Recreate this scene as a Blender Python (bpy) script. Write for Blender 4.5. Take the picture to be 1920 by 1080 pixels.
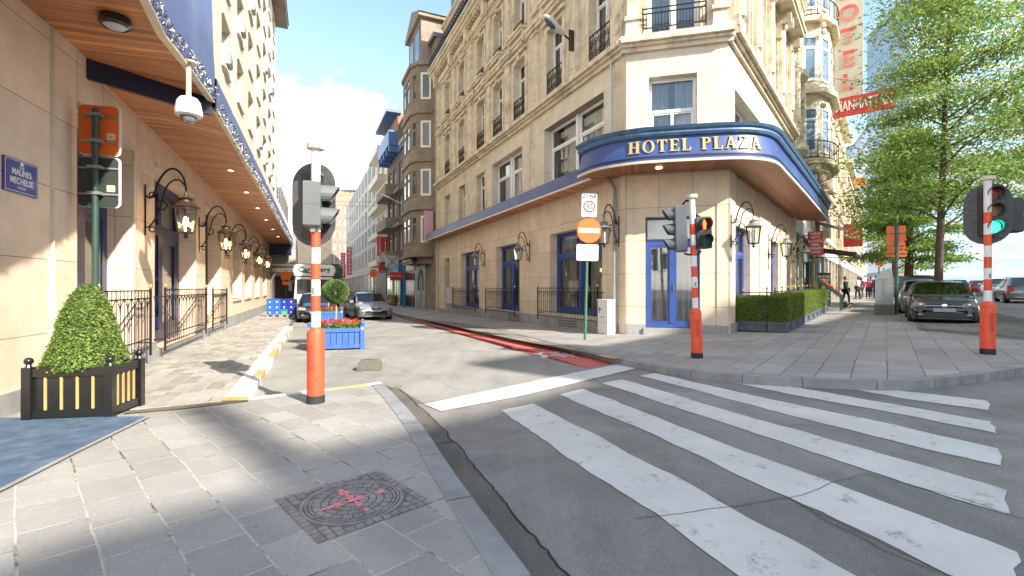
import bpy, bmesh, math, random
import numpy as np
from mathutils import Vector, Matrix
R = math.radians
random.seed(7); rng = np.random.default_rng(7)
for o in list(bpy.data.objects): bpy.data.objects.remove(o, do_unlink=True)
scene = bpy.context.scene; COL = scene.collection

# ---------------------------------------------------------------- camera, sky, sun, exposure
F = 888.0; HZ = 540.0; CZ = 1.5           # focal length in pixels of a 1920 wide picture, horizon row, eye height
cam = bpy.data.cameras.new('camera'); camo = bpy.data.objects.new('camera', cam); COL.objects.link(camo)
cam.sensor_width = 36; cam.lens = 36*F/1920; cam.clip_start = .05; cam.clip_end = 5000
camo.location = (0, 0, CZ); camo.rotation_euler = (R(90), 0, 0); scene.camera = camo
SUN_EL = R(34); SUN_DIR = Vector((.722*math.cos(SUN_EL), -.692*math.cos(SUN_EL), math.sin(SUN_EL))).normalized()
sl = bpy.data.lights.new('sun', 'SUN'); sl.energy = 4.2; sl.angle = R(.5); sl.color = (1, .93, .82)
so = bpy.data.objects.new('sun', sl); COL.objects.link(so); so.rotation_euler = SUN_DIR.to_track_quat('Z', 'Y').to_euler(); so.location = (20, -20, 40)
scene.view_settings.view_transform = 'Standard'; scene.view_settings.look = 'None'; scene.view_settings.gamma = 1
scene.view_settings.exposure = 1.35

def N(nt, t, **kw):
    n = nt.nodes.new(t)
    for k, v in kw.items():
        if k.startswith('i_'): n.inputs[k[2:].replace('_', ' ')].default_value = v
        else: setattr(n, k, v)
    return n
w = bpy.data.worlds.new('World'); scene.world = w; w.use_nodes = True
nt = w.node_tree; nt.nodes.clear(); lk = nt.links.new
sky = N(nt, 'ShaderNodeTexSky', sky_type='NISHITA', sun_disc=False, sun_elevation=SUN_EL, sun_rotation=math.atan2(SUN_DIR.x, SUN_DIR.y), altitude=50, air_density=1.0, dust_density=.8, ozone_density=1.4)
tc = N(nt, 'ShaderNodeTexCoord'); sep = N(nt, 'ShaderNodeSeparateXYZ'); lk(tc.outputs['Generated'], sep.inputs[0])
# clouds lie on a layer overhead: direction divided by height
mx = N(nt, 'ShaderNodeMath', operation='ADD', i_Value=0.0); mx.inputs[1].default_value = .22; lk(sep.outputs['Z'], mx.inputs[0])
div = N(nt, 'ShaderNodeVectorMath', operation='DIVIDE'); cmb = N(nt, 'ShaderNodeCombineXYZ')
for i in range(3): lk(mx.outputs[0], cmb.inputs[i])
lk(tc.outputs['Generated'], div.inputs[0]); lk(cmb.outputs[0], div.inputs[1])
mp = N(nt, 'ShaderNodeMapping'); mp.inputs['Location'].default_value = (3.1, .4, 0); mp.inputs['Scale'].default_value = (1, .8, 1); lk(div.outputs[0], mp.inputs[0])
cn = N(nt, 'ShaderNodeTexNoise', i_Scale=2.1, i_Detail=10, i_Roughness=.62, i_Distortion=.3); lk(mp.outputs[0], cn.inputs[0])
hz = N(nt, 'ShaderNodeMapRange'); hz.inputs['From Min'].default_value = .0; hz.inputs['From Max'].default_value = .48
hz.inputs['To Min'].default_value = .31; hz.inputs['To Max'].default_value = -.09; lk(sep.outputs['Z'], hz.inputs[0])
ad = N(nt, 'ShaderNodeMath', operation='ADD'); lk(cn.outputs['Fac'], ad.inputs[0]); lk(hz.outputs[0], ad.inputs[1])
cr = N(nt, 'ShaderNodeValToRGB'); cr.color_ramp.elements[0].position = .50; cr.color_ramp.elements[1].position = .80; lk(ad.outputs[0], cr.inputs[0])
sg = N(nt, 'ShaderNodeMixRGB', blend_type='MULTIPLY', i_Fac=1.0); sg.inputs['Color2'].default_value = (1.22, 1.18, 1.04, 1); lk(sky.outputs[0], sg.inputs['Color1'])
cm = N(nt, 'ShaderNodeMixRGB'); cm.inputs['Color2'].default_value = (11.5, 10.8, 9.8, 1); lk(cr.outputs[0], cm.inputs['Fac']); lk(sg.outputs[0], cm.inputs['Color1'])
bg = N(nt, 'ShaderNodeBackground', i_Strength=.15); lk(cm.outputs[0], bg.inputs[0]); wo = N(nt, 'ShaderNodeOutputWorld'); lk(bg.outputs[0], wo.inputs[0])

# ---------------------------------------------------------------- ground heights and pixel helpers
def G(x, y):
    gx = 0 if x < 0 else (.03*x if x < 6 else .18+.026*(min(x, 45)-6))
    return gx-.006*max(0, min(y, 60))
def at(u, v, off=0.0):
    rx = (u-960)/F; rz = -(v-HZ)/F; t = 10
    for i in range(60): t = (CZ-G(rx*t, t)-off)/-rz
    return Vector((rx*t, t, G(rx*t, t)+off))
def gp(x, y, off=0.0): return Vector((x, y, G(x, y)+off))

# ---------------------------------------------------------------- object helpers
WM = {}
def frame(x, y, z=0, a=0): return Matrix.Translation((x, y, z)) @ Matrix.Rotation(a, 4, 'Z')
def link(o, parent, M):
    COL.objects.link(o); WM[o.name] = M.copy()
    if parent is not None:
        o.parent = parent; o.matrix_local = WM[parent.name].inverted() @ M
    else: o.matrix_world = M; o.matrix_basis = M
def tag(o, label=None, cat=None, group=None, kind=None):
    if label: o['label'] = label
    if cat: o['category'] = cat
    if group: o['group'] = group
    if kind: o['kind'] = kind
    return o
def thing(name, label, cat, M, group=None):
    o = bpy.data.objects.new(name, None); o.empty_display_size = .2; link(o, None, M); return tag(o, label, cat, group)
def kids(o): return [c for c in bpy.data.objects if c.parent == o]
def dup(root, M, label=None, group=None):
    def rec(o, par):
        c = o.copy(); COL.objects.link(c); c.parent = par
        for ch in kids(o): rec(ch, c)
        return c
    src = kids(root)
    c = root.copy(); COL.objects.link(c); c.matrix_basis = M; WM[c.name] = M.copy()
    for ch in src: rec(ch, c)
    if label: c['label'] = label
    if group: c['group'] = group
    return c
AUTO = set('pilaster window_architrave wall_pilaster post white_band red_band air_conditioner bracket window_surround dormer_window ball_finial gilt_slat badge vent plinth gilt_ball hoop bearer cast_feet balcony balcony_guard roof_rail pillar shoe chimney mullion sill shopfront shop_window beam box_frame tail_light arm rail lower_panel attic_wall reflector frame_panel clamp window pale_stripes canopy_lettering passage_panel upper_wall trim_panel end_quoin'.split())
class MB:
    def __init__(s): s.v = []; s.f = []; s.m = []; s.T = None; s.mi = 0
    def P(s, p):
        p = Vector(p)
        if s.T is not None: p = s.T @ p
        s.v.append(p[:]); return len(s.v)-1
    def face(s, idx): s.f.append(tuple(idx)); s.m.append(s.mi)
    def poly(s, pts): s.face([s.P(p) for p in pts]); return s
    def box(s, x0, x1, y0, y1, z0, z1):
        i = [s.P(p) for p in ((x0,y0,z0),(x1,y0,z0),(x1,y1,z0),(x0,y1,z0),(x0,y0,z1),(x1,y0,z1),(x1,y1,z1),(x0,y1,z1))]
        for q in ((3,2,1,0),(4,5,6,7),(0,1,5,4),(1,2,6,5),(2,3,7,6),(3,0,4,7)): s.face([i[k] for k in q])
        return s
    def cbox(s, cx, cy, cz, sx, sy, sz): return s.box(cx-sx/2, cx+sx/2, cy-sy/2, cy+sy/2, cz-sz/2, cz+sz/2)
    def prism(s, pts, y0, y1):                    # outline in x,z extruded along y
        a = [s.P((x, y0, z)) for x, z in pts]; b = [s.P((x, y1, z)) for x, z in pts]; n = len(pts)
        s.face(a); s.face(b[::-1])
        for i in range(n): s.face((a[i], b[i], b[(i+1) % n], a[(i+1) % n]))
        return s
    def slab(s, pts, z0, z1):                     # outline in x,y extruded along z
        a = [s.P((x, y, z0)) for x, y in pts]; b = [s.P((x, y, z1)) for x, y in pts]; n = len(pts)
        s.face(a[::-1]); s.face(b)
        for i in range(n): s.face((a[i], a[(i+1) % n], b[(i+1) % n], b[i]))
        return s
    def lathe(s, prof, c=(0, 0, 0), n=14, rx=1, ry=1):
        rings = []
        for r, z in prof:
            rings.append([s.P((c[0]+rx*r*math.cos(2*math.pi*k/n), c[1]+ry*r*math.sin(2*math.pi*k/n), c[2]+z)) for k in range(n)])
        for a, b in zip(rings, rings[1:]):
            for k in range(n): s.face((a[k], a[(k+1) % n], b[(k+1) % n], b[k]))
        s.face(rings[0][::-1]); s.face(rings[-1]); return s
    def tube(s, pts, r, n=6, closed=False):
        pts = [Vector(p) for p in pts]; rr = r if isinstance(r, (list, tuple)) else [r]*len(pts); m = len(pts); rings = []; up = None
        for i, p in enumerate(pts):
            a = pts[(i-1) % m] if (closed or i > 0) else p; b = pts[(i+1) % m] if (closed or i < m-1) else p
            d = (b-a)
            if d.length < 1e-9: d = Vector((0, 0, 1))
            d.normalize()
            if up is None: up = Vector((0, 0, 1)) if abs(d.z) < .9 else Vector((1, 0, 0))
            x = d.cross(up)
            if x.length < 1e-6: x = d.cross(Vector((1, 0, .1)))
            x.normalize(); y = x.cross(d).normalized(); up = y
            rings.append([s.P(p+x*rr[i]*math.cos(2*math.pi*k/n)+y*rr[i]*math.sin(2*math.pi*k/n)) for k in range(n)])
        for i in range(m if closed else m-1):
            a, b = rings[i], rings[(i+1) % m]
            for k in range(n): s.face((a[k], b[k], b[(k+1) % n], a[(k+1) % n]))
        if not closed: s.face(rings[0]); s.face(rings[-1][::-1])
        return s
    def bar(s, a, b, wdt, hgt=None):              # square bar between two points
        a = Vector(a); b = Vector(b); d = (b-a).normalized(); hgt = hgt or wdt
        up = Vector((0, 0, 1)) if abs(d.z) < .9 else Vector((0, 1, 0)); x = d.cross(up).normalized()*wdt/2; y = x.cross(d).normalized()*hgt/2
        i = [s.P(p) for p in (a-x-y, a+x-y, a+x+y, a-x+y, b-x-y, b+x-y, b+x+y, b-x+y)]
        for q in ((3,2,1,0),(4,5,6,7),(0,1,5,4),(1,2,6,5),(2,3,7,6),(3,0,4,7)): s.face([i[k] for k in q])
        return s
    def ball(s, c, r, n=10, m=6, sz=1):
        return s.lathe([(r*math.sin(math.pi*k/m)+1e-5, -r*sz*math.cos(math.pi*k/m)) for k in range(m+1)], c, n)
    def add(s, o, M=None):
        k = len(s.v)
        for p in o.v: s.P((M @ Vector(p)) if M is not None else p)
        for f, mi in zip(o.f, o.m): s.f.append(tuple(i+k for i in f)); s.m.append(mi)
        return s
    def split(s, tol=.004):
        n = len(s.v); par = list(range(n))
        def fd(i):
            while par[i] != i: par[i] = par[par[i]]; i = par[i]
            return i
        for f in s.f:
            for k in f[1:]: par[fd(k)] = fd(f[0])
        comp = {}
        for i in range(n): comp.setdefault(fd(i), []).append(i)
        boxes = {}
        for k, ids in comp.items(): c = np.array([s.v[i] for i in ids]); boxes[k] = (c.min(0)-tol, c.max(0)+tol)
        ks = list(comp); lo = np.array([boxes[k][0] for k in ks]); hi = np.array([boxes[k][1] for k in ks])
        for a in range(len(ks)):
            t = np.all((lo[a] <= hi) & (lo <= hi[a]), axis=1)
            for b in np.nonzero(t)[0]: par[fd(ks[b])] = fd(ks[a])
        out = {}
        for f, m in zip(s.f, s.m):
            q = out.setdefault(fd(f[0]), (MB(), {})); mb, mp = q
            for i in f:
                if i not in mp: mp[i] = len(mb.v); mb.v.append(s.v[i])
            mb.f.append(tuple(mp[i] for i in f)); mb.m.append(m)
        return [q[0] for q in out.values()]
    def build(s, name, *a, **k):
        if name in AUTO:
            ps = s.split()
            if 1 < len(ps) <= 90: return [p.build1(name, *a, **k) for p in ps][0]
        return s.build1(name, *a, **k)
    def build1(s, name, mat, parent=None, M=None, smooth=32, label=None, cat=None, group=None, kind=None, fix=True):
        me = bpy.data.meshes.new(name); me.from_pydata(s.v, [], s.f)
        for mt in (mat if isinstance(mat, (list, tuple)) else [mat]): me.materials.append(mt)
        me.polygons.foreach_set('material_index', s.m)
        if fix and len(s.f) < 60000:
            bm = bmesh.new(); bm.from_mesh(me); bmesh.ops.recalc_face_normals(bm, faces=bm.faces); bm.to_mesh(me); bm.free()
        if smooth:
            me.polygons.foreach_set('use_smooth', [True]*len(me.polygons))
            me.set_sharp_from_angle(angle=R(smooth))
        o = bpy.data.objects.new(name, me)
        link(o, parent, M if M is not None else (WM[parent.name] if parent is not None else Matrix()))
        return tag(o, label, cat, group, kind)

def text_mb(txt, size, depth=.004, sx=1.0, bold=0, align='CENTER', spacing=1.0):   # letters as a mesh: x right, z up, facing -y
    cu = bpy.data.curves.new('t', 'FONT'); cu.body = txt; cu.size = size; cu.extrude = depth/2; cu.align_x = align; cu.align_y = 'CENTER'
    cu.offset = bold; cu.space_character = spacing; cu.resolution_u = 3
    ob = bpy.data.objects.new('t', cu); COL.objects.link(ob); dg = bpy.context.evaluated_depsgraph_get()
    me = bpy.data.meshes.new_from_object(ob.evaluated_get(dg)); mb = MB()
    M = Matrix.Rotation(R(90), 4, 'X') @ Matrix.Diagonal((sx, 1, 1, 1))
    for v in me.vertices: mb.P(M @ v.co)
    for p in me.polygons: mb.face(p.vertices)
    bpy.data.objects.remove(ob); bpy.data.curves.remove(cu); bpy.data.meshes.remove(me); return mb
def TR(x, y, z, a=0): return Matrix.Translation((x, y, z)) @ Matrix.Rotation(a, 4, 'Z')
# ---------------------------------------------------------------- materials
def newmat(name):
    m = bpy.data.materials.new(name); m.use_nodes = True; nt = m.node_tree; return m, nt, nt.nodes['Principled BSDF'], nt.links.new
def c4(c): return (c[0], c[1], c[2], 1)
def coords(nt, rotz=0, scale=(1, 1, 1), swap=False):
    tc = N(nt, 'ShaderNodeTexCoord'); out = tc.outputs['Object']
    if swap:                                      # facade planes: use x and z
        s = N(nt, 'ShaderNodeSeparateXYZ'); c = N(nt, 'ShaderNodeCombineXYZ'); nt.links.new(out, s.inputs[0])
        a = N(nt, 'ShaderNodeMath', operation='ADD'); nt.links.new(s.outputs[0], a.inputs[0]); nt.links.new(s.outputs[1], a.inputs[1])
        nt.links.new(a.outputs[0], c.inputs[0]); nt.links.new(s.outputs[2], c.inputs[1]); out = c.outputs[0]
    mp = N(nt, 'ShaderNodeMapping'); mp.inputs['Rotation'].default_value = (0, 0, rotz); mp.inputs['Scale'].default_value = scale
    nt.links.new(out, mp.inputs[0]); return mp.outputs[0], tc.outputs['Object']
def ramp(nt, src, stops):
    r = N(nt, 'ShaderNodeValToRGB'); e = r.color_ramp.elements
    while len(e) < len(stops): e.new(.5)
    for k, (p, c) in enumerate(stops): e[k].position = p; e[k].color = c4(c) if len(c) == 3 else c
    nt.links.new(src, r.inputs[0]); return r.outputs[0]
def mix(nt, fac, a, b, mode='MIX'):
    m = N(nt, 'ShaderNodeMixRGB', blend_type=mode)
    for k, v in ((0, fac), (1, a), (2, b)):
        if isinstance(v, (int, float)): m.inputs[k].default_value = v
        elif isinstance(v, tuple): m.inputs[k].default_value = c4(v)
        else: nt.links.new(v, m.inputs[k])
    return m.outputs[0]
def noise(nt, vec, sc, det=5, ro=.55, dist=0):
    n = N(nt, 'ShaderNodeTexNoise', i_Scale=sc, i_Detail=det, i_Roughness=ro, i_Distortion=dist); nt.links.new(vec, n.inputs[0]); return n.outputs['Fac']
def bump(nt, b, h, st, dist=.01):
    n = N(nt, 'ShaderNodeBump', i_Strength=st, i_Distance=dist); nt.links.new(h, n.inputs['Height']); nt.links.new(n.outputs[0], b.inputs['Normal'])
def pm(name, col, ro=.6, me=0, var=.12, vs=4, bp=0, bs=40, dirt=None, ds=1.5, da=.5, coat=0, spec=None):
    m, nt, b, lk = newmat(name); vec, _ = coords(nt)
    n = noise(nt, vec, vs); f = ramp(nt, n, [(.3, (1-var,)*3), (.7, (1+var,)*3)]); c = mix(nt, 1.0, tuple(col), f, 'MULTIPLY')
    if dirt is not None:
        d = ramp(nt, noise(nt, vec, ds, 8, .65), [(.5, (0, 0, 0)), (.72, (da,)*3)]); c = mix(nt, d, c, tuple(dirt))
    lk(c, b.inputs['Base Color']); b.inputs['Roughness'].default_value = ro; b.inputs['Metallic'].default_value = me
    if coat: b.inputs['Coat Weight'].default_value = coat
    if spec is not None: b.inputs['Specular IOR Level'].default_value = spec
    if bp: bump(nt, b, noise(nt, vec, bs, 4), bp)
    return m
def stone(name, col, joint, bw, bh, off=.0, mort=.006, var=.1, stain=None, sa=.4, bp=.35, streak=.15):
    m, nt, b, lk = newmat(name); vec, obj = coords(nt, swap=True)
    br = N(nt, 'ShaderNodeTexBrick', offset=off, squash=1); br.inputs['Scale'].default_value = 1; br.inputs['Brick Width'].default_value = bw; br.inputs['Row Height'].default_value = bh
    br.inputs['Mortar Size'].default_value = mort; br.inputs['Mortar Smooth'].default_value = .2; br.inputs['Bias'].default_value = 0
    br.inputs['Color1'].default_value = c4([x*(1-var) for x in col]); br.inputs['Color2'].default_value = c4([x*(1+var) for x in col]); br.inputs['Mortar'].default_value = c4(joint); lk(vec, br.inputs[0])
    n1 = ramp(nt, noise(nt, obj, 1.7, 8, .62), [(.3, (.86, .85, .83)), (.72, (1.12, 1.11, 1.1))]); c = mix(nt, 1.0, br.outputs[0], n1, 'MULTIPLY')
    mp = N(nt, 'ShaderNodeMapping'); mp.inputs['Scale'].default_value = (7, 7, .7); lk(obj, mp.inputs[0])
    st = ramp(nt, noise(nt, mp.outputs[0], 1.0, 5, .6), [(.5, (0, 0, 0)), (.78, (streak,)*3)]); c = mix(nt, st, c, tuple(x*.45 for x in col))
    if stain: c = mix(nt, ramp(nt, noise(nt, obj, .9, 9, .7, .4), [(.5, (0, 0, 0)), (.7, (sa,)*3)]), c, tuple(stain))
    fn = ramp(nt, noise(nt, obj, 60, 3), [(.3, (.94,)*3), (.7, (1.06,)*3)]); c = mix(nt, 1.0, c, fn, 'MULTIPLY')
    lk(c, b.inputs['Base Color']); b.inputs['Roughness'].default_value = .8; b.inputs['Specular IOR Level'].default_value = .25
    iv = N(nt, 'ShaderNodeMath', operation='SUBTRACT'); iv.inputs[0].default_value = 1; lk(br.outputs['Fac'], iv.inputs[1])
    h = N(nt, 'ShaderNodeMath', operation='MULTIPLY_ADD'); lk(noise(nt, obj, 25, 5), h.inputs[0]); h.inputs[1].default_value = .35; lk(iv.outputs[0], h.inputs[2]); bump(nt, b, h.outputs[0], bp, .012)
    return m
def paving(name, col, joint, bw, bh, rot, mort=.012, var=.12, off=.5, warm=None, dark=(.06, .055, .05)):
    m, nt, b, lk = newmat(name); vec, obj = coords(nt, rot)
    wn = N(nt, 'ShaderNodeTexNoise', i_Scale=1.3, i_Detail=3); lk(obj, wn.inputs[0]); sv = N(nt, 'ShaderNodeVectorMath', operation='MULTIPLY_ADD')
    lk(wn.outputs['Color'], sv.inputs[0]); sv.inputs[1].default_value = (.05, .05, 0); lk(vec, sv.inputs[2])
    def brick(ms, sm):
        br = N(nt, 'ShaderNodeTexBrick', offset=off); br.inputs['Scale'].default_value = 1; br.inputs['Brick Width'].default_value = bw; br.inputs['Row Height'].default_value = bh
        br.inputs['Mortar Size'].default_value = ms; br.inputs['Mortar Smooth'].default_value = sm; br.inputs['Bias'].default_value = 0; lk(sv.outputs[0], br.inputs[0]); return br
    br = brick(mort, .25)
    br.inputs['Color1'].default_value = c4([x*(1-var) for x in col]); br.inputs['Color2'].default_value = c4([x*(1+var) for x in col]); br.inputs['Mortar'].default_value = c4(joint)
    c = br.outputs[0]
    if warm: c = mix(nt, ramp(nt, noise(nt, obj, .5, 3), [(.5, (0, 0, 0)), (.62, (.75,)*3)]), c, tuple(warm))
    # joints packed with dark moss in places
    dj = ramp(nt, noise(nt, obj, 1.6, 6, .7), [(.5, (0, 0, 0)), (.6, (.85,)*3)]); jm = mix(nt, 1.0, dj, br.outputs['Fac'], 'MULTIPLY'); c = mix(nt, jm, c, dark)
    c = mix(nt, 1.0, c, ramp(nt, noise(nt, obj, .8, 8, .65), [(.28, (.76, .76, .75)), (.7, (1.16, 1.15, 1.13))]), 'MULTIPLY')
    c = mix(nt, 1.0, c, ramp(nt, noise(nt, obj, 90, 3), [(.3, (.86,)*3), (.7, (1.12,)*3)]), 'MULTIPLY')
    sp = N(nt, 'ShaderNodeTexVoronoi', i_Scale=3.2); lk(obj, sp.inputs[0]); c = mix(nt, ramp(nt, sp.outputs['Distance'], [(.045, (.55,)*3), (.065, (0, 0, 0))]), c, tuple(x*.5 for x in col))
    lk(c, b.inputs['Base Color']); b.inputs['Roughness'].default_value = .82; b.inputs['Specular IOR Level'].default_value = .3
    iv = N(nt, 'ShaderNodeMath', operation='SUBTRACT'); iv.inputs[0].default_value = 1; lk(br.outputs['Fac'], iv.inputs[1])
    h = N(nt, 'ShaderNodeMath', operation='MULTIPLY_ADD'); lk(noise(nt, obj, 14, 7, .7), h.inputs[0]); h.inputs[1].default_value = .5; lk(iv.outputs[0], h.inputs[2]); bump(nt, b, h.outputs[0], .5, .012)
    return m
def asphalt(name, col, lo=.72, hi=1.2, crack=.8, spots=(.35, .35, .34)):
    m, nt, b, lk = newmat(name); tcn = N(nt, 'ShaderNodeTexCoord'); obj = tcn.outputs['Object']
    c = mix(nt, 1.0, tuple(col), ramp(nt, noise(nt, obj, .55, 9, .68, .3), [(.28, (lo,)*3), (.7, (hi,)*3)]), 'MULTIPLY')
    v = N(nt, 'ShaderNodeTexVoronoi', i_Scale=170); lk(obj, v.inputs[0]); c = mix(nt, 1.0, c, ramp(nt, v.outputs['Color'], [(0, (.72,)*3), (1, (1.28,)*3)]), 'MULTIPLY')
    mp = N(nt, 'ShaderNodeMapping'); mp.inputs['Rotation'].default_value = (0, 0, R(23)); mp.inputs['Scale'].default_value = (2.6, .28, 1); lk(obj, mp.inputs[0])
    c = mix(nt, 1.0, c, ramp(nt, noise(nt, mp.outputs[0], 1.2, 6, .6), [(.3, (.88,)*3), (.7, (1.1,)*3)]), 'MULTIPLY')
    sp = N(nt, 'ShaderNodeTexVoronoi', i_Scale=2.3); lk(obj, sp.inputs[0]); c = mix(nt, ramp(nt, sp.outputs['Distance'], [(.035, (.6,)*3), (.05, (0, 0, 0))]), c, tuple(spots))
    wn = N(nt, 'ShaderNodeTexNoise', i_Scale=1.1, i_Detail=6); lk(obj, wn.inputs[0]); sv = N(nt, 'ShaderNodeVectorMath', operation='MULTIPLY_ADD')
    lk(wn.outputs['Color'], sv.inputs[0]); sv.inputs[1].default_value = (.9, .9, 0); lk(obj, sv.inputs[2])
    cv = N(nt, 'ShaderNodeTexVoronoi', feature='DISTANCE_TO_EDGE', i_Scale=.13); lk(sv.outputs[0], cv.inputs[0])
    ck = ramp(nt, cv.outputs['Distance'], [(.0008, (crack,)*3), (.0022, (0, 0, 0))]); c = mix(nt, ck, c, (.02, .02, .02))
    lk(c, b.inputs['Base Color']); b.inputs['Roughness'].default_value = .85; b.inputs['Specular IOR Level'].default_value = .3
    bump(nt, b, v.outputs['Distance'], .35, .004); return m
def wood(name, col, pw=.11, horiz=False):
    m, nt, b, lk = newmat(name); uv = N(nt, 'ShaderNodeUVMap'); sep = N(nt, 'ShaderNodeSeparateXYZ'); lk(uv.outputs[0], sep.inputs[0])
    a = N(nt, 'ShaderNodeMath', operation='DIVIDE'); lk(sep.outputs[0], a.inputs[0]); a.inputs[1].default_value = pw
    fl = N(nt, 'ShaderNodeMath', operation='FLOOR'); lk(a.outputs[0], fl.inputs[0]); fr = N(nt, 'ShaderNodeMath', operation='FRACT'); lk(a.outputs[0], fr.inputs[0])
    wn = N(nt, 'ShaderNodeTexWhiteNoise', noise_dimensions='1D'); lk(fl.outputs[0], wn.inputs['W'])
    c = mix(nt, 1.0, tuple(col), ramp(nt, wn.outputs['Value'], [(0, (.62, .58, .55)), (.5, (.95, .95, .95)), (.93, (1.15, 1.15, 1.1)), (1, (1.7, 1.9, 2.0))]), 'MULTIPLY')
    mp = N(nt, 'ShaderNodeMapping'); mp.inputs['Scale'].default_value = (14, 1.2, 1); lk(uv.outputs[0], mp.inputs[0])
    c = mix(nt, 1.0, c, ramp(nt, noise(nt, mp.outputs[0], 2, 7, .65, .6), [(.3, (.7,)*3), (.7, (1.25,)*3)]), 'MULTIPLY')
    g = ramp(nt, fr.outputs[0], [(0, (1,)*3), (.05, (0,)*3), (.95, (0,)*3), (1, (1,)*3)]); c = mix(nt, g, c, (.03, .012, .006))
    lk(c, b.inputs['Base Color']); b.inputs['Roughness'].default_value = .42; return m
def glass(name, tint=(.9, .95, .95), tr=.75, base=(.03, .035, .04)):
    m, nt, b, lk = newmat(name); out = nt.nodes['Material Output']; g = N(nt, 'ShaderNodeBsdfGlossy', i_Roughness=.03); g.inputs[0].default_value = (.95, .97, 1, 1)
    t = N(nt, 'ShaderNodeBsdfTransparent'); t.inputs[0].default_value = c4([x*tr for x in tint]); fr = N(nt, 'ShaderNodeLayerWeight', i_Blend=.28)
    tcn = N(nt, 'ShaderNodeTexCoord'); bm_ = N(nt, 'ShaderNodeBump', i_Strength=.05, i_Distance=.03); lk(noise(nt, tcn.outputs['Object'], .9, 2), bm_.inputs['Height']); lk(bm_.outputs[0], g.inputs['Normal'])
    mr = N(nt, 'ShaderNodeMapRange'); mr.inputs['To Min'].default_value = .1; mr.inputs['To Max'].default_value = .85; lk(fr.outputs['Fresnel'], mr.inputs[0])
    ms = N(nt, 'ShaderNodeMixShader'); lk(mr.outputs[0], ms.inputs[0]); lk(t.outputs[0], ms.inputs[1]); lk(g.outputs[0], ms.inputs[2]); lk(ms.outputs[0], out.inputs[0]); return m
def emit(name, col, st, base=None):
    m, nt, b, lk = newmat(name); b.inputs['Base Color'].default_value = c4(base or col); b.inputs['Emission Color'].default_value = c4(col); b.inputs['Emission Strength'].default_value = st; b.inputs['Roughness'].default_value = .3; return m
def curtain(name, col, sc=9):
    m, nt, b, lk = newmat(name); tcn = N(nt, 'ShaderNodeTexCoord'); mp = N(nt, 'ShaderNodeMapping'); mp.inputs['Scale'].default_value = (1, 0, .06); lk(tcn.outputs['Object'], mp.inputs[0])
    n = noise(nt, mp.outputs[0], sc, 3, .6); c = mix(nt, 1.0, tuple(col), ramp(nt, n, [(.32, (.45,)*3), (.68, (1.2,)*3)]), 'MULTIPLY')
    lk(c, b.inputs['Base Color']); b.inputs['Roughness'].default_value = .9; bump(nt, b, n, .6, .05); return m
def leafmat(name, a, bcol, c_, sat=1):
    m, nt, b, lk = newmat(name); oi = N(nt, 'ShaderNodeNewGeometry')
    c = ramp(nt, oi.outputs['Random Per Island'], [(0, a), (.55, bcol), (.96, c_), (1, c_)]); tcn = N(nt, 'ShaderNodeTexCoord')
    c = mix(nt, 1.0, c, ramp(nt, noise(nt, tcn.outputs['Object'], 1.6, 4), [(.3, (.78, .82, .8)), (.7, (1.22, 1.15, 1.0))]), 'MULTIPLY')
    lk(c, b.inputs['Base Color']); b.inputs['Roughness'].default_value = .55; b.inputs['Specular IOR Level'].default_value = .3
    tl = N(nt, 'ShaderNodeBsdfTranslucent'); lk(c, tl.inputs[0]); ms = N(nt, 'ShaderNodeMixShader', i_Fac=.45); lk(b.outputs[0], ms.inputs[1]); lk(tl.outputs[0], ms.inputs[2])
    lk(ms.outputs[0], nt.nodes['Material Output'].inputs[0]); return m
ANG_A = math.atan2(-.9135, .4067); ANG_B = math.atan2(.7855, .6188); ANG_C = math.atan2(-.69, 2.71); ANG_L = math.atan2(.9232, -.3843)
M_ = {}
M_['clad'] = stone('travertine_cladding', (.69, .565, .43), (.27, .2, .14), .93, .96, mort=.007, var=.05, bp=.12, streak=.07)
M_['cladbounce'] = stone('bounce_lit_cladding', (.78, .60, .45), (.34, .24, .17), 1.5, .93, mort=.006, var=.05, bp=.12, streak=.09)  # warm bounced light on the left wall put into the cladding colour
M_['clad2'] = stone('pale_stone_surround', (.66, .58, .46), (.30, .25, .2), 1.1, .55, off=.5, mort=.004, var=.04, bp=.1, streak=.08)
M_['lime'] = stone('limestone', (.66, .56, .41), (.38, .31, .21), .95, .38, off=.5, mort=.004, var=.07, stain=(.30, .22, .13), sa=.65, bp=.3, streak=.4)
M_['limec'] = pm('carved_limestone', (.66, .56, .41), .85, var=.18, vs=2.2, bp=.3, bs=18, dirt=(.22, .16, .10), ds=2.4, da=.75)
M_['plinth'] = stone('bluestone_plinth', (.34, .34, .34), (.15, .15, .15), 1.2, .9, mort=.006, var=.06, stain=(.2, .19, .18), sa=.4)
M_['cream'] = pm('cream_render', (.74, .66, .52), .85, var=.07, vs=1.5, bp=.1, bs=30, dirt=(.45, .38, .28), ds=1.2, da=.35)
M_['white'] = pm('white_paint', (.78, .77, .74), .5, var=.05, dirt=(.5, .48, .44), ds=6, da=.35)
M_['whitew'] = pm('white_wall_render', (.72, .71, .68), .8, var=.06, vs=1, dirt=(.5, .48, .45), ds=1, da=.35)
M_['navy'] = pm('navy_blue_joinery', (.012, .022, .085), .35, var=.15, vs=3)
M_['blue'] = pm('bright_blue_joinery', (.025, .065, .26), .38, var=.12, vs=3, dirt=(.05, .1, .33), ds=5, da=.3)
M_['canvas'] = pm('blue_canopy_canvas', (.035, .068, .22), .4, var=.14, vs=1.4, bp=.35, bs=3, dirt=(.12, .16, .32), ds=1.1, da=.4)
M_['canvasf'] = pm('sunlit_faded_canvas', (.11, .15, .29), .5, var=.1, vs=1.2, bp=.25, bs=3, dirt=(.2, .24, .36), ds=.8, da=.5)  # lighter canvas copy: fading plus sunlight on the left fascia, in the colour
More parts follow.
